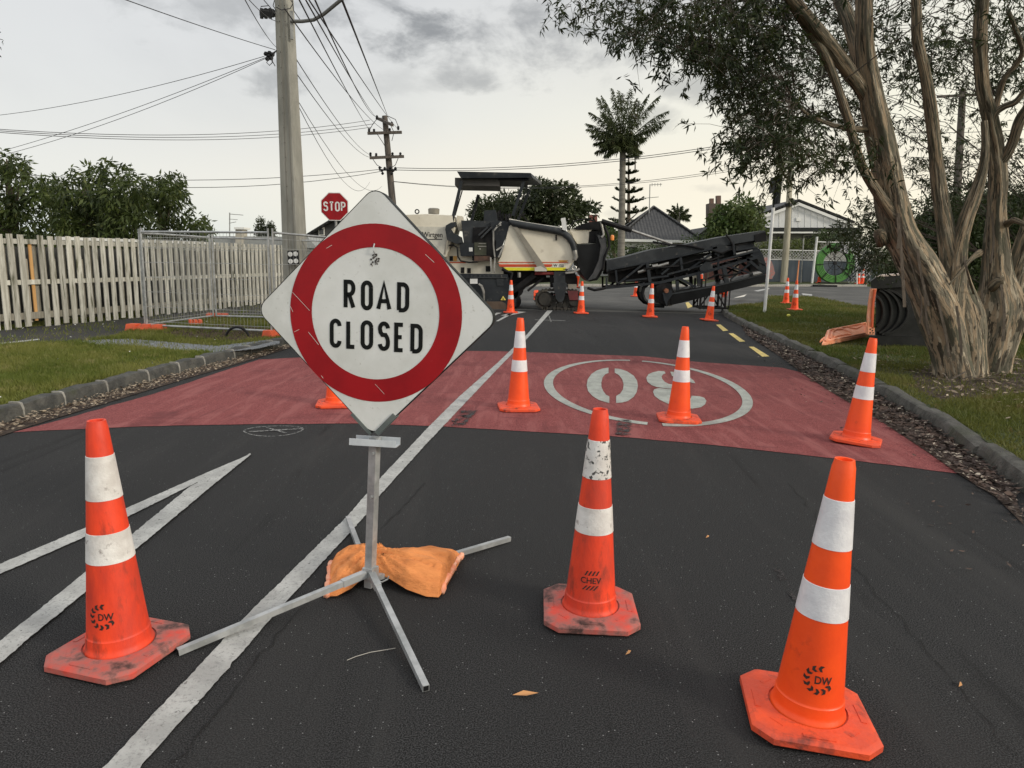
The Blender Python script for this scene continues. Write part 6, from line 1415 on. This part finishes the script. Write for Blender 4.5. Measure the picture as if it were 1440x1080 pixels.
mb = MB(); mb.tube([onlid(u, v, .012) for u, v in ((.06, .08), (.94, .08), (.94, .92), (.06, .92), (.06, .08))], .02, 6); mb.tube([onlid(u, v, .015) for u, v in ((.15, .2), (.15, .75), (.22, .85), (.35, .8), (.5, .55), (.6, .35))], .018, 6); mb.tube([onlid(u, v, .012) for u, v in ((.2, .3), (.5, .3), (.62, .15))], .014, 6); mb.tube([onlid(u, v, .012) for u, v in ((.5, .85), (.7, .6), (.85, .75))], .014, 6); mb.build('lid_rib', M['lid'], ld, smooth=True)
mb = MB(); mb.tube([onlid(0, .45, 0), onlid(-.06, .42, -.03), onlid(-.07, .3, -.035), onlid(0, .25, 0)], .013, 6); mb.build('handle', M['lid'], ld, smooth=True)
mb = MB(); mb.poly([G(1031, 421, VZ)+np.array([0, 0, .05]), G(1037, 419, VZ)+np.array([0, 0, .05]), G(1050, 416, VZ)+np.array([0, 0, .07]), G(1046, 419, VZ)+np.array([0, 0, .05])]); tag(mb.build('timber_offcut', mat('pale_offcut', (.6, .57, .5))), 'pale scrap of board lying on the corner grass', 'board')
mb = MB(); p = G(1108.5, 447, VZ); mb.lathe([(.04, .0), (.055, .04), (.03, .07)], 8, c=(p[0], p[1], VZ+.03)); tag(mb.build('marker_cap', mat('yellow_cap', (.7, .65, .1))), 'tiny yellow marker in the grass before the corner cones', 'marker')
# kerb drain
dk = MB(); p = G(1137, 399, VZ); dk.box((p[0]+.0, PX(1130, 402, 50.8)[1], .06), (1.6, .3, .16)); tag(dk.build('kerb_drain', M['black']), 'dark drain opening in the far kerb', 'drain')
# ------------------------------------------------------------------ trees and hedges
M['leaf_gum'] = leafmat('willow_myrtle_leaves', (.018, .029, .009), (.036, .05, .013), .6, .25, .45, (.07, .085, .02))
M['leaf_peach'] = leafmat('peach_leaves', (.085, .115, .03), (.03, .045, .013), 1.6, .35, .5, (.2, .21, .065))
M['leaf_dark'] = leafmat('dark_conifer_leaves', (.022, .032, .012), (.04, .052, .018), .15, .15, .6, (.06, .065, .025))
M['leaf_hedge'] = leafmat('hedge_leaves', (.03, .048, .015), (.055, .08, .024), .9, .2, .5)
M['leaf_mid'] = leafmat('broad_leaves', (.05, .085, .022), (.09, .12, .035), .3, .3, .5, (.14, .15, .05))
M['leaf_yel'] = leafmat('yellow_green_leaves', (.12, .15, .04), (.07, .09, .025), .3, .3, .6, (.18, .18, .08))
M['leaf_palm'] = leafmat('palm_leaves', (.045, .06, .022), (.07, .085, .03), .3, .25, .5, (.13, .11, .06))
M['twig'] = mat('twig_bark', (.05, .038, .028), (.08, .06, .045), rough=.9)
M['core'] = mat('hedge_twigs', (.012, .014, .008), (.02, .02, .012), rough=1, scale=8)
M['bark_plain'] = mat('brown_bark', (.1, .08, .06), (.16, .13, .1), rough=.95, scale=4, stretch=(5, 5, .6), bump=.8, bscale=10, bdist=.03)
def barkmat():
    mt = bpy.data.materials.new('shaggy_bark'); mt.use_nodes = True; nt = mt.node_tree; N = nt.nodes; L = nt.links; b = N['Principled BSDF']; b.inputs['Roughness'].default_value = .85; b.inputs['Specular IOR Level'].default_value = .25
    uv = N.new('ShaderNodeUVMap'); sp = N.new('ShaderNodeSeparateXYZ'); L.new(uv.outputs[0], sp.inputs[0])
    def mm_(op, a, c): 
        n = N.new('ShaderNodeMath'); n.operation = op
        for i, q in enumerate((a, c)):
            if q is None: continue
            if isinstance(q, (int, float)): n.inputs[i].default_value = q
            else: L.new(q, n.inputs[i])
        return n.outputs[0]
    a = mm_('MULTIPLY', sp.outputs[0], 2*PI); cx = mm_('MULTIPLY', mm_('COSINE', a, None), 1.0); sx = mm_('MULTIPLY', mm_('SINE', a, None), 1.0)
    cb = N.new('ShaderNodeCombineXYZ'); L.new(cx, cb.inputs[0]); L.new(sx, cb.inputs[1]); L.new(mm_('MULTIPLY', sp.outputs[1], .75), cb.inputs[2])
    oi = N.new('ShaderNodeObjectInfo'); va = N.new('ShaderNodeVectorMath'); va.operation = 'ADD'; L.new(cb.outputs[0], va.inputs[0]); L.new(mm_('MULTIPLY', oi.outputs['Random'], 31), va.inputs[1])
    def nz(sc, det=8, ro=.6, di=0):
        n = N.new('ShaderNodeTexNoise'); n.inputs['Scale'].default_value = sc; n.inputs['Detail'].default_value = det; n.inputs['Roughness'].default_value = ro; n.inputs['Distortion'].default_value = di; L.new(va.outputs[0], n.inputs[0]); return n.outputs['Fac']
    def rp(f, x, y):
        r = N.new('ShaderNodeMapRange'); r.inputs[1].default_value = x; r.inputs[2].default_value = y; L.new(f, r.inputs[0]); return r.outputs[0]
    def mx(f, p, q):
        n = N.new('ShaderNodeMix'); n.data_type = 'RGBA'; L.new(f, n.inputs[0])
        for i, c in ((6, p), (7, q)):
            if isinstance(c, tuple): n.inputs[i].default_value = (*c, 1)
            else: L.new(c, n.inputs[i])
        return n.outputs[2]
    c = mx(rp(nz(2.6, 5), .48, .52), (.33, .25, .165), (.175, .155, .115))
    c = mx(rp(nz(4.2, 6, .6, .3), .57, .59), c, (.44, .37, .27))
    c = mx(rp(nz(3.9, 7, .62, .4), .545, .575), c, (.06, .05, .036))
    c = mx(rp(nz(2.2, 6), .55, .58), c, (.105, .1, .07))
    L.new(c, b.inputs['Base Color'])
    vor = nz(5.0, 7, .65, .6); bp = N.new('ShaderNodeBump'); bp.inputs['Strength'].default_value = 1; bp.inputs['Distance'].default_value = .05; L.new(vor, bp.inputs['Height']); L.new(bp.outputs[0], b.inputs['Normal']); return mt
M['bark'] = barkmat()
tg = G(1365, 525, VZ)
gt = thing('gum_tree', 'big multi-stemmed tree with peeling tan bark and fine drooping leaves on the right verge', 'tree', (tg[0], tg[1]+.3, VZ))
def smooth_path(P, k=5):
    P = [np.array(p, float) for p in P]; out = []
    for i in range(len(P)-1):
        p0, p1, p2, p3 = P[max(i-1, 0)], P[i], P[i+1], P[min(i+2, len(P)-1)]
        for j in range(k):
            t = j/k; out.append(.5*((2*p1)+(-p0+p2)*t+(2*p0-5*p1+4*p2-p3)*t*t+(-p0+3*p1-3*p2+p3)*t**3))
    out.append(P[-1]); return out
LIMBS = []
def limb(name, st, n=22, amp=.07):
    """stations: px, py, half-width px, depth"""
    P = [list(PX(x, y, Y))+[hw*Y/1000] for x, y, hw, Y in st]; S = smooth_path(P, 7); ph = random.uniform(0, 9); mb = MB()
    lob = [(random.choice((3, 4, 5, 7)), random.uniform(0, 6), random.uniform(-.6, .6)) for _ in range(3)]
    def wob(a, L): return 1+amp*sum(math.sin(f*a+p+L*q) for f, p, q in lob)*.6+amp*.35*math.sin(11*a+ph+L*1.5)+amp*.3*math.sin(L*7+2*a)
    mb.tube([s[:3] for s in S], [s[3] for s in S], n, uvlen=True, wob=wob); o = mb.build(name, M['bark'], gt, smooth='all'); LIMBS.extend([s[:3] for s in S]); return o
limb('trunk', [(1344, 536, 29, 9.35), (1341, 515, 25, 9.35), (1334, 480, 25, 9.35), (1318, 430, 27, 9.3), (1296, 380, 24, 9.25), (1268, 330, 21, 9.2), (1256, 290, 20, 9.15), (1248, 240, 18, 9.1), (1236, 180, 16, 9.0), (1226, 130, 14, 8.9), (1217, 70, 11, 8.8), (1216, 20, 10, 8.7), (1218, -60, 9, 8.6), (1225, -160, 6, 8.5)], 34, .09)
limb('trunk', [(1362, 530, 24, 9.5), (1362, 500, 22, 9.5), (1356, 450, 24, 9.5), (1346, 405, 18, 9.45), (1337, 360, 13, 9.4), (1328, 310, 10.5, 9.4), (1320, 260, 9, 9.4), (1314, 200, 8, 9.3), (1308, 150, 7.5, 9.2), (1300, 100, 7, 9.1), (1290, 55, 6.5, 9.0), (1288, 0, 6, 8.9), (1280, -80, 4, 8.8)], 22, .09)
limb('trunk', [(1388, 528, 26, 9.9), (1392, 505, 26, 9.9), (1402, 460, 29, 9.9), (1406, 425, 27, 9.9), (1402, 380, 18, 9.85), (1401, 330, 13.5, 9.8), (1402, 290, 11, 9.75), (1404, 250, 11, 9.7), (1399, 200, 10, 9.6), (1391, 160, 9, 9.5), (1382, 120, 8.5, 9.4), (1378, 60, 8.2, 9.3), (1381, 0, 8, 9.2), (1386, -90, 6, 9.0)], 28, .09)
limb('branch', [(1330, 455, 20, 9.4), (1342, 400, 14, 9.35), (1347, 350, 11, 9.35), (1358, 310, 9, 9.3), (1370, 278, 8, 9.3), (1382, 238, 6, 9.25), (1386, 205, 5, 9.2), (1384, 170, 4, 9.2)], 16)
limb('branch', [(1416, 440, 18, 9.95), (1428, 400, 16, 9.95), (1442, 350, 15, 9.9), (1460, 290, 13, 9.8), (1480, 200, 10, 9.6), (1490, 60, 8, 9.4)], 16)
limb('branch', [(1238, 190, 12, 9.05), (1226, 150, 10, 9.0), (1213, 128, 8.5, 8.9), (1190, 95, 9, 8.7), (1165, 62, 9, 8.5), (1140, 30, 8, 8.2), (1108, -8, 7.5, 7.9), (1060, -70, 5, 7.5)], 18)
limb('branch', [(1262, 310, 10, 9.1), (1240, 280, 7, 9.0), (1213, 236, 6, 8.9), (1200, 195, 5.5, 8.8), (1190, 160, 5.5, 8.7), (1175, 115, 5, 8.6), (1160, 80, 5.5, 8.5), (1135, 40, 5, 8.3), (1112, 5, 4.5, 8.1), (1085, -40, 3, 7.8)], 14)
limb('branch', [(1226, 140, 11, 8.95), (1212, 100, 9.5, 9.1), (1203, 60, 9, 9.2), (1192, 25, 9, 9.3), (1180, -5, 8.5, 9.4), (1160, -70, 6, 9.5)], 14)
limb('branch', [(1400, 232, 8, 9.7), (1412, 222, 7, 9.6), (1424, 200, 6.5, 9.5), (1434, 170, 7, 9.4), (1446, 150, 6, 9.3), (1470, 120, 5, 9.2)], 12)
limb('branch', [(1396, 180, 4, 9.5), (1400, 160, 4, 9.45), (1412, 150, 4, 9.4), (1428, 143, 4, 9.3), (1442, 126, 3.5, 9.2), (1460, 110, 3, 9.1)], 10)
limb('branch', [(1397, 170, 4.5, 9.5), (1403, 140, 4, 9.5), (1412, 112, 3.8, 9.4), (1428, 92, 3.4, 9.3), (1438, 72, 3, 9.2), (1430, 45, 2.8, 9.1), (1418, 15, 2.5, 9.0)], 10)
limb('branch', [(1218, 182, 4.5, 9.0), (1190, 180, 3.5, 8.8), (1160, 172, 2.6, 8.6), (1135, 160, 2, 8.4), (1120, 145, 1.5, 8.2)], 8)
limb('branch', [(1378, 355, 5, 9.8), (1365, 365, 3, 9.3), (1348, 385, 2, 9.1), (1335, 400, 1.2, 9.0)], 8); limb('branch', [(1410, 320, 5, 9.8), (1425, 310, 4, 9.5), (1445, 318, 3, 9.3)], 8)
for kx, ky, kr, dx in ((1242, 284, .05, -.05), (1238, 331, .06, -.06), (1403, 396, .06, 0)):
    c = PX(kx, ky, 9.1 if kx < 1300 else 9.7); mb = MB(); mb.tube([c+np.array([-dx*1.4, .1, -.08]), c, c+np.array([dx*.7, -.05, .03]), c+np.array([dx*1.0, -.09, .03])], [kr*1.3, kr*1.25, kr, kr*.55], 12, uvlen=True, wob=lambda a, L: 1+.12*math.sin(3*a+L*20)); mb.build('knot', M['bark'], gt, smooth='all')
# loose hanging bark strips
mb = MB()
for L, w_ in (([(1263, 300), (1266, 340), (1269, 380), (1272, 432)], .035), ([(1266, 305), (1275, 350), (1290, 400), (1296, 430), (1293, 455)], .012), ([(1262, 300), (1264, 330), (1262, 350)], .03), ([(1355, 360), (1362, 390), (1371, 420)], .02), ([(1300, 400), (1302, 440), (1306, 470)], .02), ([(1318, 420), (1330, 470), (1334, 500)], .03), ([(1345, 430), (1350, 470), (1352, 500)], .025), ([(1290, 350), (1296, 390), (1306, 430)], .03), ([(1395, 300), (1397, 340), (1393, 370)], .02), ([(1408, 400), (1412, 440), (1410, 480)], .03), ([(1385, 380), (1380, 420), (1378, 450)], .02)):
    P = smooth_path([PX(x, y, 8.95 if x < 1370 else 9.45) for x, y in L], 4)
    for p, q_ in zip(P[:-1], P[1:]): mb.prism([p+np.array([-w_/2, 0, 0]), p+np.array([w_/2, -.01, 0]), q_+np.array([w_/2, -.01, 0]), q_+np.array([-w_/2, 0, 0])], (0, .006, 0))
for k in range(26):
    a = random.uniform(0, 2*PI); c = G(random.uniform(1318, 1395), random.uniform(522, 540), VZ); L = random.uniform(.08, .25); d = np.array([math.cos(a), math.sin(a)*.6, random.uniform(0, .5)]); mb.bar(c+np.array([0, 0, .02]), c+np.array([0, 0, .02])+d*L, random.uniform(.01, .03), .006)
mb.each('bark_strip', M['bark_plain'], gt)
LB = np.array(LIMBS)
# foliage clumps: px region, number of clumps, sprays per clump, depth range
def in_poly_samples(poly, n):
    P = np.array(poly, float); lo, hi = P.min(0), P.max(0); out = []
    while len(out) < n:
        q = rng.uniform(lo, hi, (n*3, 2)); out.extend(q[inpoly(q, P)].tolist())
    return out[:n]
REG = [
 ([(778, -5), (800, 14), (850, 30), (890, 52), (935, 72), (965, 82), (1000, 100), (1040, 118), (1075, 130), (1110, 110), (1110, -10), (960, -20)], 98, 9, (7.4, 10)),
 ([(1110, -10), (1440, -10), (1460, 60), (1440, 120), (1330, 110), (1250, 90), (1110, 120)], 85, 8, (9.3, 13)),
 ([(1000, 95), (1110, 90), (1150, 150), (1120, 200), (1060, 190), (1020, 140)], 27, 7, (8.4, 11)),
 ([(1030, 182), (1060, 172), (1110, 175), (1130, 195), (1110, 205), (1075, 215), (1040, 208)], 19, 9, (7.2, 8.6)),
 ([(1050, 215), (1075, 212), (1080, 226), (1056, 228)], 3, 4, (7.3, 8)),
 ([(1110, 110), (1230, 100), (1240, 190), (1180, 215), (1130, 205)], 24, 6, (9.3, 12)),
 ([(1078, 236), (1110, 232), (1112, 252), (1080, 256)], 4, 6, (7.6, 8.6)),
 ([(1165, 215), (1200, 205), (1205, 240), (1170, 238)], 8, 7, (7.8, 8.8)),
 ([(1240, 80), (1440, 110), (1450, 230), (1300, 230), (1250, 180)], 42, 5, (9.9, 13.5)),
 ([(1195, 300), (1235, 275), (1262, 300), (1250, 360), (1225, 372), (1200, 330)], 26, 8, (10.5, 12.5)),
 ([(1280, 230), (1440, 225), (1450, 300), (1380, 310), (1290, 290)], 30, 7, (10.5, 12.5)),
 ([(720, -30), (1500, -20), (1560, -300), (1300, -420), (900, -260)], 120, 8, (6.5, 13)),
]
cen, dr, LL, twigs = [], [], [], []
for poly, nc, ns, (ya, yb) in REG:
    for cx, cy in in_poly_samples(poly, nc):
        Y = random.uniform(ya, yb); c = PX(cx, cy, Y); j = LB[np.argmin(np.linalg.norm(LB-c-np.array([0, 0, -.4]), axis=1))]
        dist = np.linalg.norm(j-c)
        if dist < 2.3: mid = (j+c)/2+np.array([0, 0, .15+.1*dist])+rng.normal(size=3)*.08*dist; twigs.append((j, mid, c+np.array([0, 0, .1]), .003+.002*dist))
        for k in range(max(3, int(random.gauss(ns, 2)))):
            s0 = c+rng.normal(size=3)*np.array([.2, .22, .14]); d = nrm(rng.normal(size=3)*np.array([1, 1, .35])+np.array([0, 0, -.75])); L = random.uniform(.14, .32)
            twigs.append((c+(s0-c)*.2, (c+s0)/2+np.array([0, 0, .05]), s0+d*L*.9, .0028))
            for q in range(random.randint(12, 18)):
                f = random.random(); b0_ = s0+d*L*f; dd = nrm(d*.6+rng.normal(size=3)*.75+np.array([0, 0, -.12])); cen.append(b0_); dr.append(dd); LL.append(random.uniform(.06, .115))
cen, dr, LL = np.array(cen), np.array(dr), np.array(LL)
cr = quads('crown', leaves(cen, dr, LL, LL*.21), M['leaf_gum'], gt)
mb = MB()
for a, m_, b, r_ in twigs: mb.tube([a, a*.25+m_*.5+b*.25, b], [r_, r_*.8, r_*.5], 3, cap=False)
for k in range(70):
    x0, y0 = random.uniform(1095, 1175), random.uniform(185, 215); Y = random.uniform(7.6, 9); P = [PX(x0+random.uniform(-2, 2)+i*random.uniform(-3, 5), y0+i*random.uniform(7, 15), Y) for i in range(5)]; mb.tube(smooth_path(P, 2), .0022, 3, cap=False)
mb.build('twigs', M['twig'], gt)
for lab in range(0): pass

def crown(name, poly, Yr, nc, nl, cr_, lL, lW, mt, parent, droop=.3, flat=1.0, ctr=None, tw=None):
    C = []; Dr = []
    P = in_poly_samples(poly, nc); Y0, Y1 = Yr; mx_ = np.mean(poly, 0)
    for x, y in P:
        c = PX(x, y, random.uniform(Y0, Y1)); o = rng.normal(size=(nl, 3)); rad = np.linalg.norm(o, axis=1, keepdims=True); o = o/rad*rng.uniform(.25, 1, (nl, 1))**.5*cr_; o[:, 2] *= flat
        C.append(c+o); Dr.append(nrm(nrm(o)*.8+rng.normal(size=(nl, 3))*.6+np.array([0, 0, -droop])))
    C = np.concatenate(C); Dr = np.concatenate(Dr); L = rng.uniform(.7, 1.3, len(C))*lL
    return quads(name, leaves(C, Dr, L, L*lW), mt, parent)
def bg_tree(name, label, px, Y, poly, dY, nc, nl, cr_, lL, lW, mt, trunk_r=.15, top=None, droop=.3, flat=1, group=None, z=VZ, cat='tree', core=False, limbs=5):
    t = thing(name, label, cat, (PX(px, 380, Y)[0], Y, z), group); b = PX(px, 380, Y); b[2] = z; c = PX(px, top or np.mean([p[1] for p in poly]), Y)
    mb = MB(); mb.tube([b, b*.5+c*.5+np.array([.1, 0, 0]), c], [trunk_r, trunk_r*.8, trunk_r*.5], 8)
    for q in in_poly_samples(poly, limbs): e = PX(q[0], q[1], Y+random.uniform(-dY, dY)*.6); m_ = b+(c-b)*.6; mb.tube([m_, (m_+e)/2+np.array([0, 0, .1]), e], [trunk_r*.55, trunk_r*.35, trunk_r*.12], 5)
    mb.build('trunk', M['bark_plain'], t, smooth=True); crown('crown', poly, (Y-dY, Y+dY), nc, nl, cr_, lL, lW, mt, t, droop, flat); return t
grp = 'leafy trees behind the paling fence'
bg_tree('fruit_tree', 'leafy tree at the left edge of the picture with an upright pointed sprig', 15, 19, [(-60, 250), (0, 232), (8, 222), (22, 222), (32, 226), (36, 250), (46, 262), (44, 345), (-60, 350)], 1.0, 80, 42, .3, .19, .27, M['leaf_peach'], group=grp, droop=.75)
bg_tree('fruit_tree', 'broad leafy tree with drooping leaves, the fullest of those behind the paling fence', 120, 18, [(46, 265), (58, 258), (85, 262), (96, 246), (108, 240), (120, 252), (134, 240), (150, 236), (168, 240), (182, 240), (190, 265), (205, 280), (210, 345), (46, 345)], 1.2, 150, 46, .3, .19, .27, M['leaf_peach'], group=grp, droop=.75)
bg_tree('fruit_tree', 'leafy tree tapering down to the right end above the mesh fence', 225, 20, [(196, 262), (206, 252), (220, 262), (228, 262), (240, 246), (254, 246), (256, 268), (250, 285), (268, 292), (284, 304), (292, 322), (286, 338), (196, 340)], 1.0, 62, 38, .27, .19, .27, M['leaf_peach'], group=grp, droop=.75)
def sprigs(parent, pts, Y):
    C, Dr = [], []
    for x, y0, y1 in pts:
        for k in range(int(16+abs(y1-y0)*1.3)):
            f = random.random(); c = PX(x+random.gauss(0, 3.5)*(1-.5*f), y0+(y1-y0)*f, Y+random.gauss(0, .3)); C.append(c); Dr.append(nrm(rng.normal(size=3)*.7+np.array([0, 0, -.6+.5*f])))
    C = np.array(C); L = rng.uniform(.12, .22, len(C)); quads('sprig_leaves', leaves(C, np.array(Dr), L, L*.27), M['leaf_peach'], parent)
FT = [o for o in SC.objects if o.name.startswith('fruit_tree')]
sprigs(FT[0], [(18, 250, 218), (34, 245, 224), (5, 250, 236), (-8, 250, 230)], 19)
sprigs(FT[1], [(62, 270, 250), (100, 262, 236), (118, 262, 244), (142, 258, 234), (165, 258, 234), (182, 255, 236), (85, 270, 255), (203, 285, 262)], 18)
sprigs(FT[2], [(216, 275, 250), (232, 280, 262), (243, 262, 240), (255, 275, 246), (246, 290, 262), (270, 300, 288), (286, 318, 302), (294, 330, 318)], 20)
bg_tree('dark_tree', 'dark spreading coastal tree behind the milling machine canopy', 770, 62, [(720, 318), (722, 290), (735, 280), (738, 268), (752, 257), (762, 254), (776, 258), (792, 260), (806, 266), (810, 280), (834, 284), (838, 296), (826, 306), (812, 318)], 3, 100, 60, .85, .42, .4, M['leaf_dark'], .45, droop=-.1, flat=.55, limbs=12)
bg_tree('dark_tree', 'lower dark bushy conifer behind the machine driver stand', 690, 60, [(668, 318), (670, 298), (680, 290), (700, 288), (714, 280), (722, 284), (724, 320)], 2, 90, 50, .9, .4, .3, M['leaf_dark'], .3, droop=-.6)
bg_tree('broadleaf_tree', 'glossy round-leaved tree between the dark tiled roof and the white gable', 1035, 54, [(996, 326), (1003, 302), (1014, 300), (1024, 294), (1034, 287), (1050, 283), (1060, 292), (1067, 304), (1072, 322), (1060, 328), (1020, 334), (1000, 334)], 2, 120, 34, .6, .36, .5, M['leaf_mid'], .2, droop=.1, limbs=10)
for (px, Y, poly, n, lb, mt_) in (
 (864, 50, [(856, 318), (872, 322), (874, 356), (856, 358)], 30, 'tall yellow-green shrub climbing beside the palm trunk', M['leaf_mid']),
 (890, 52, [(856, 352), (900, 352), (936, 347), (936, 372), (856, 368)], 60, 'dark clipped shrub behind the inner end of the conveyor', M['leaf_hedge']),
 (1090, 58.5, [(1062, 343), (1100, 342), (1120, 343), (1120, 356), (1062, 356)], 60, 'yellow-green hedge above the lattice, left half', M['leaf_yel']),
 (1130, 58.6, [(1120, 343), (1146, 342), (1150, 356), (1120, 356)], 30, 'yellow-green hedge above the lattice, right of the telephone pole', M['leaf_yel']),
 (1172, 58.4, [(1146, 329), (1196, 328), (1215, 340), (1150, 340)], 40, 'dark flat-topped shrub above the pipe coil', M['leaf_hedge']),
 (1215, 57, [(1200, 340), (1240, 320), (1255, 395), (1225, 398)], 60, 'dark bush at the right end of the lattice screen', M['leaf_hedge']),
 (996, 55, [(965, 338), (1004, 334), (1004, 348), (965, 350)], 24, 'low bush under the eaves of the dark roofed house', M['leaf_mid'])):
    bg_tree('shrub', lb, px, Y, poly, .7, n, 34, .5, .2, .45, mt_, .06, cat='shrub', group='shrubs in the far gardens')
for px, w_, yt, lb in ((366, 6, 309, 'taller'), (381, 5, 314, 'shorter')):
    bg_tree('cypress_tree', 'narrow dark cypress beyond the grey building, the %s of two' % lb, px, 62, [(px-w_, 334), (px-w_*.8, yt+6), (px, yt), (px+w_*.8, yt+6), (px+w_, 334)], .3, 26, 40, .3, .22, .3, M['leaf_dark'], .1, droop=-.8)
tb = thing('branch_tip', 'dark leafy branch tip poking in at the upper left edge of the sky', 'branch', PX(-8, 56, 8)); C = []; Dr = []; mb = MB(); mb.tube([PX(-60, 40, 8), PX(-20, 50, 8), PX(4, 56, 8)], [.01, .006, .003], 5); mb.build('twig', M['twig'], tb)
for k in range(46): f = random.random(); C.append(PX(-40+f*46, 46+f*10+random.gauss(0, 9), 8)); Dr.append(nrm(rng.normal(size=3)))
quads('leaves', leaves(np.array(C), np.array(Dr), .05, .018), M['leaf_gum'], tb)
# hedge behind the tree and bin
hd = thing('hedge', 'tall dark clipped hedge behind the multi-stemmed tree and the tipped bin', 'hedge', (PX(1340, 470, 16)[0], 16, VZ))
hpoly = [(1236, 392), (1240, 360), (1246, 330), (1256, 308), (1290, 288), (1330, 272), (1400, 262), (1540, 255), (1540, 480), (1420, 478), (1300, 474), (1240, 462)]
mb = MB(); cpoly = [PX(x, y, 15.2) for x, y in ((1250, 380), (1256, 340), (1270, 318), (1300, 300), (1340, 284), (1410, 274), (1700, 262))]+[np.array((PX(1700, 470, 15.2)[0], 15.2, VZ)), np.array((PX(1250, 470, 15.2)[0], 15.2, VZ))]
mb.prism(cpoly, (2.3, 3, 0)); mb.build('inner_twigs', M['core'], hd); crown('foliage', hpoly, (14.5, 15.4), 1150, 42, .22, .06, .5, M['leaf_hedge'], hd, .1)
# Norfolk pine
nb = PX(884, 390, 72); nb[2] = VZ; npn = thing('norfolk_pine', 'tiered Norfolk pine just behind the palm trunk', 'tree', nb)
mb = MB(); mb.tube([nb, PX(884, 212, 72)], [.3, .05], 8); mb.build('trunk', M['bark_plain'], npn); C = []; Dr = []
for y, hw in ((214, 2), (223, 5), (233, 8), (245, 11), (258, 14), (272, 18), (286, 21), (301, 24), (317, 26)):
    c = PX(884, y, 72); r_ = hw*.072; nb_ = 8
    for k in range(nb_):
        a = 2*PI*k/nb_+y; d = np.array([math.cos(a), math.sin(a), 0])
        for j in range(80): f = random.random(); z = .3*f*f*r_; C.append(c+d*r_*f+np.array([random.gauss(0, .04), random.gauss(0, .04), z])); Dr.append(nrm(d*.5+np.array([random.gauss(0, .35), random.gauss(0, .35), .55])))
quads('crown', leaves(np.array(C), np.array(Dr), .34, .11), M['leaf_dark'], npn)
# palms
def palm(name, label, px, pyb, Y, top, tr, fr, L0, seed, base_z=VZ, leaf=.55, wleaf=.05, mt=None):
    b = PX(px, pyb, Y); b[2] = base_z; c = PX(*top, Y); t = thing(name, label, 'palm', b); mb = MB()
    mb.tube([b, b*.6+c*.4, b*.25+c*.75, c], [tr*1.15, tr, tr*.85, tr*.9], 12); mb.tube([c, c+np.array([0, 0, .5])], [tr*1.0, tr*.4], 8); mb.build('trunk', mat(name+'_trunk', (.2, .185, .155), (.13, .12, .1), scale=1, stretch=(1, 1, 7), rough=.9), t, smooth=True)
    rr = random.Random(seed)
    for (tx, ty, yo) in fr:
        e = PX(tx, ty, Y)+np.array([0, yo, 0]); n_ = 22; mid = c*.45+e*.55+np.array([0, 0, .17*np.linalg.norm(e-c)]); C = []; Dr = []; prev = c; mb = MB(); path = []
        for i in range(n_+1): f = i/n_; path.append(c*(1-f)**2+mid*2*f*(1-f)+e*f*f)
        Q4 = []
        for i in range(2, n_+1):
            p = path[i]; tg_ = nrm(path[i]-path[i-1]); sd = nrm(np.cross(tg_, np.array([0, 0, 1.]))); f = i/n_; ll = leaf*math.sin(PI*min(1, .12+f*.86))**.6
            for s_ in (-1, 1):
                for q in range(4): C.append(p+tg_*rr.uniform(-.06, .06)); Dr.append(nrm(sd*s_*rr.uniform(.1, .8)+tg_*rr.uniform(.2, 1)+np.array([0, 0, rr.uniform(-1.5, .0)]))); Q4.append(ll*rr.uniform(.7, 1.15))
        fo = quads('frond', leaves(np.array(C), np.array(Dr), np.array(Q4), wleaf), mt or M['leaf_palm'], t)
        mb.tube(path, [.035*(1-.8*i/n_) for i in range(n_+1)], 5); mb.build('midrib', M['leaf_palm'], fo)
    return t
fr = [(824, 184, -.6), (826, 172, .5), (829, 158, 0), (838, 142, -.8), (848, 132, .6), (860, 127, -.3), (872, 126, .5), (884, 130, -.7), (896, 138, .3), (912, 133, 0), (930, 132, .5), (938, 158, -.4), (942, 166, .5), (930, 178, 0), (905, 196, -.7), (898, 202, .7), (836, 200, .4), (842, 206, -.7), (832, 190, .2), (856, 200, -1.2), (868, 195, -1.5), (882, 192, -1.4), (893, 188, 1.4), (855, 180, 1.5), (870, 140, -1.5), (850, 150, 1.6), (892, 150, -1.6), (845, 165, -1.4), (838, 213, .5), (849, 221, -.4), (904, 212, .5), (896, 220, -.5), (862, 212, -1.3), (884, 212, -1.2)]
palm('palm_tree', 'tall feathery palm with a bare grey trunk standing behind the machine conveyor', 873, 395, 46, (876, 206), .22, fr, 2.6, 5, wleaf=.06, leaf=.6)
fr2 = [(x, y, o) for x, y, o in ((935, 302, 0), (940, 294, .4), (946, 290, -.4), (953, 288, 0), (960, 290, .4), (966, 294, -.4), (972, 302, 0), (938, 308, .5), (968, 309, -.5))]
palm('palm_tree', 'small distant palm head peeping over the dark tiled roof', 954, 395, 78, (954, 305), .25, fr2, 1.5, 9, leaf=.6, wleaf=.08)
mb = MB(); P = [PX(x, y, 46) for x, y in ((886, 205), (891, 212), (893, 224), (893, 240))]; mb.tube(smooth_path(P, 3), [.04]*10, 5); tag(mb.build('dead_frond', M['twig']), 'dead frond hanging beside the palm trunk', 'palm frond')
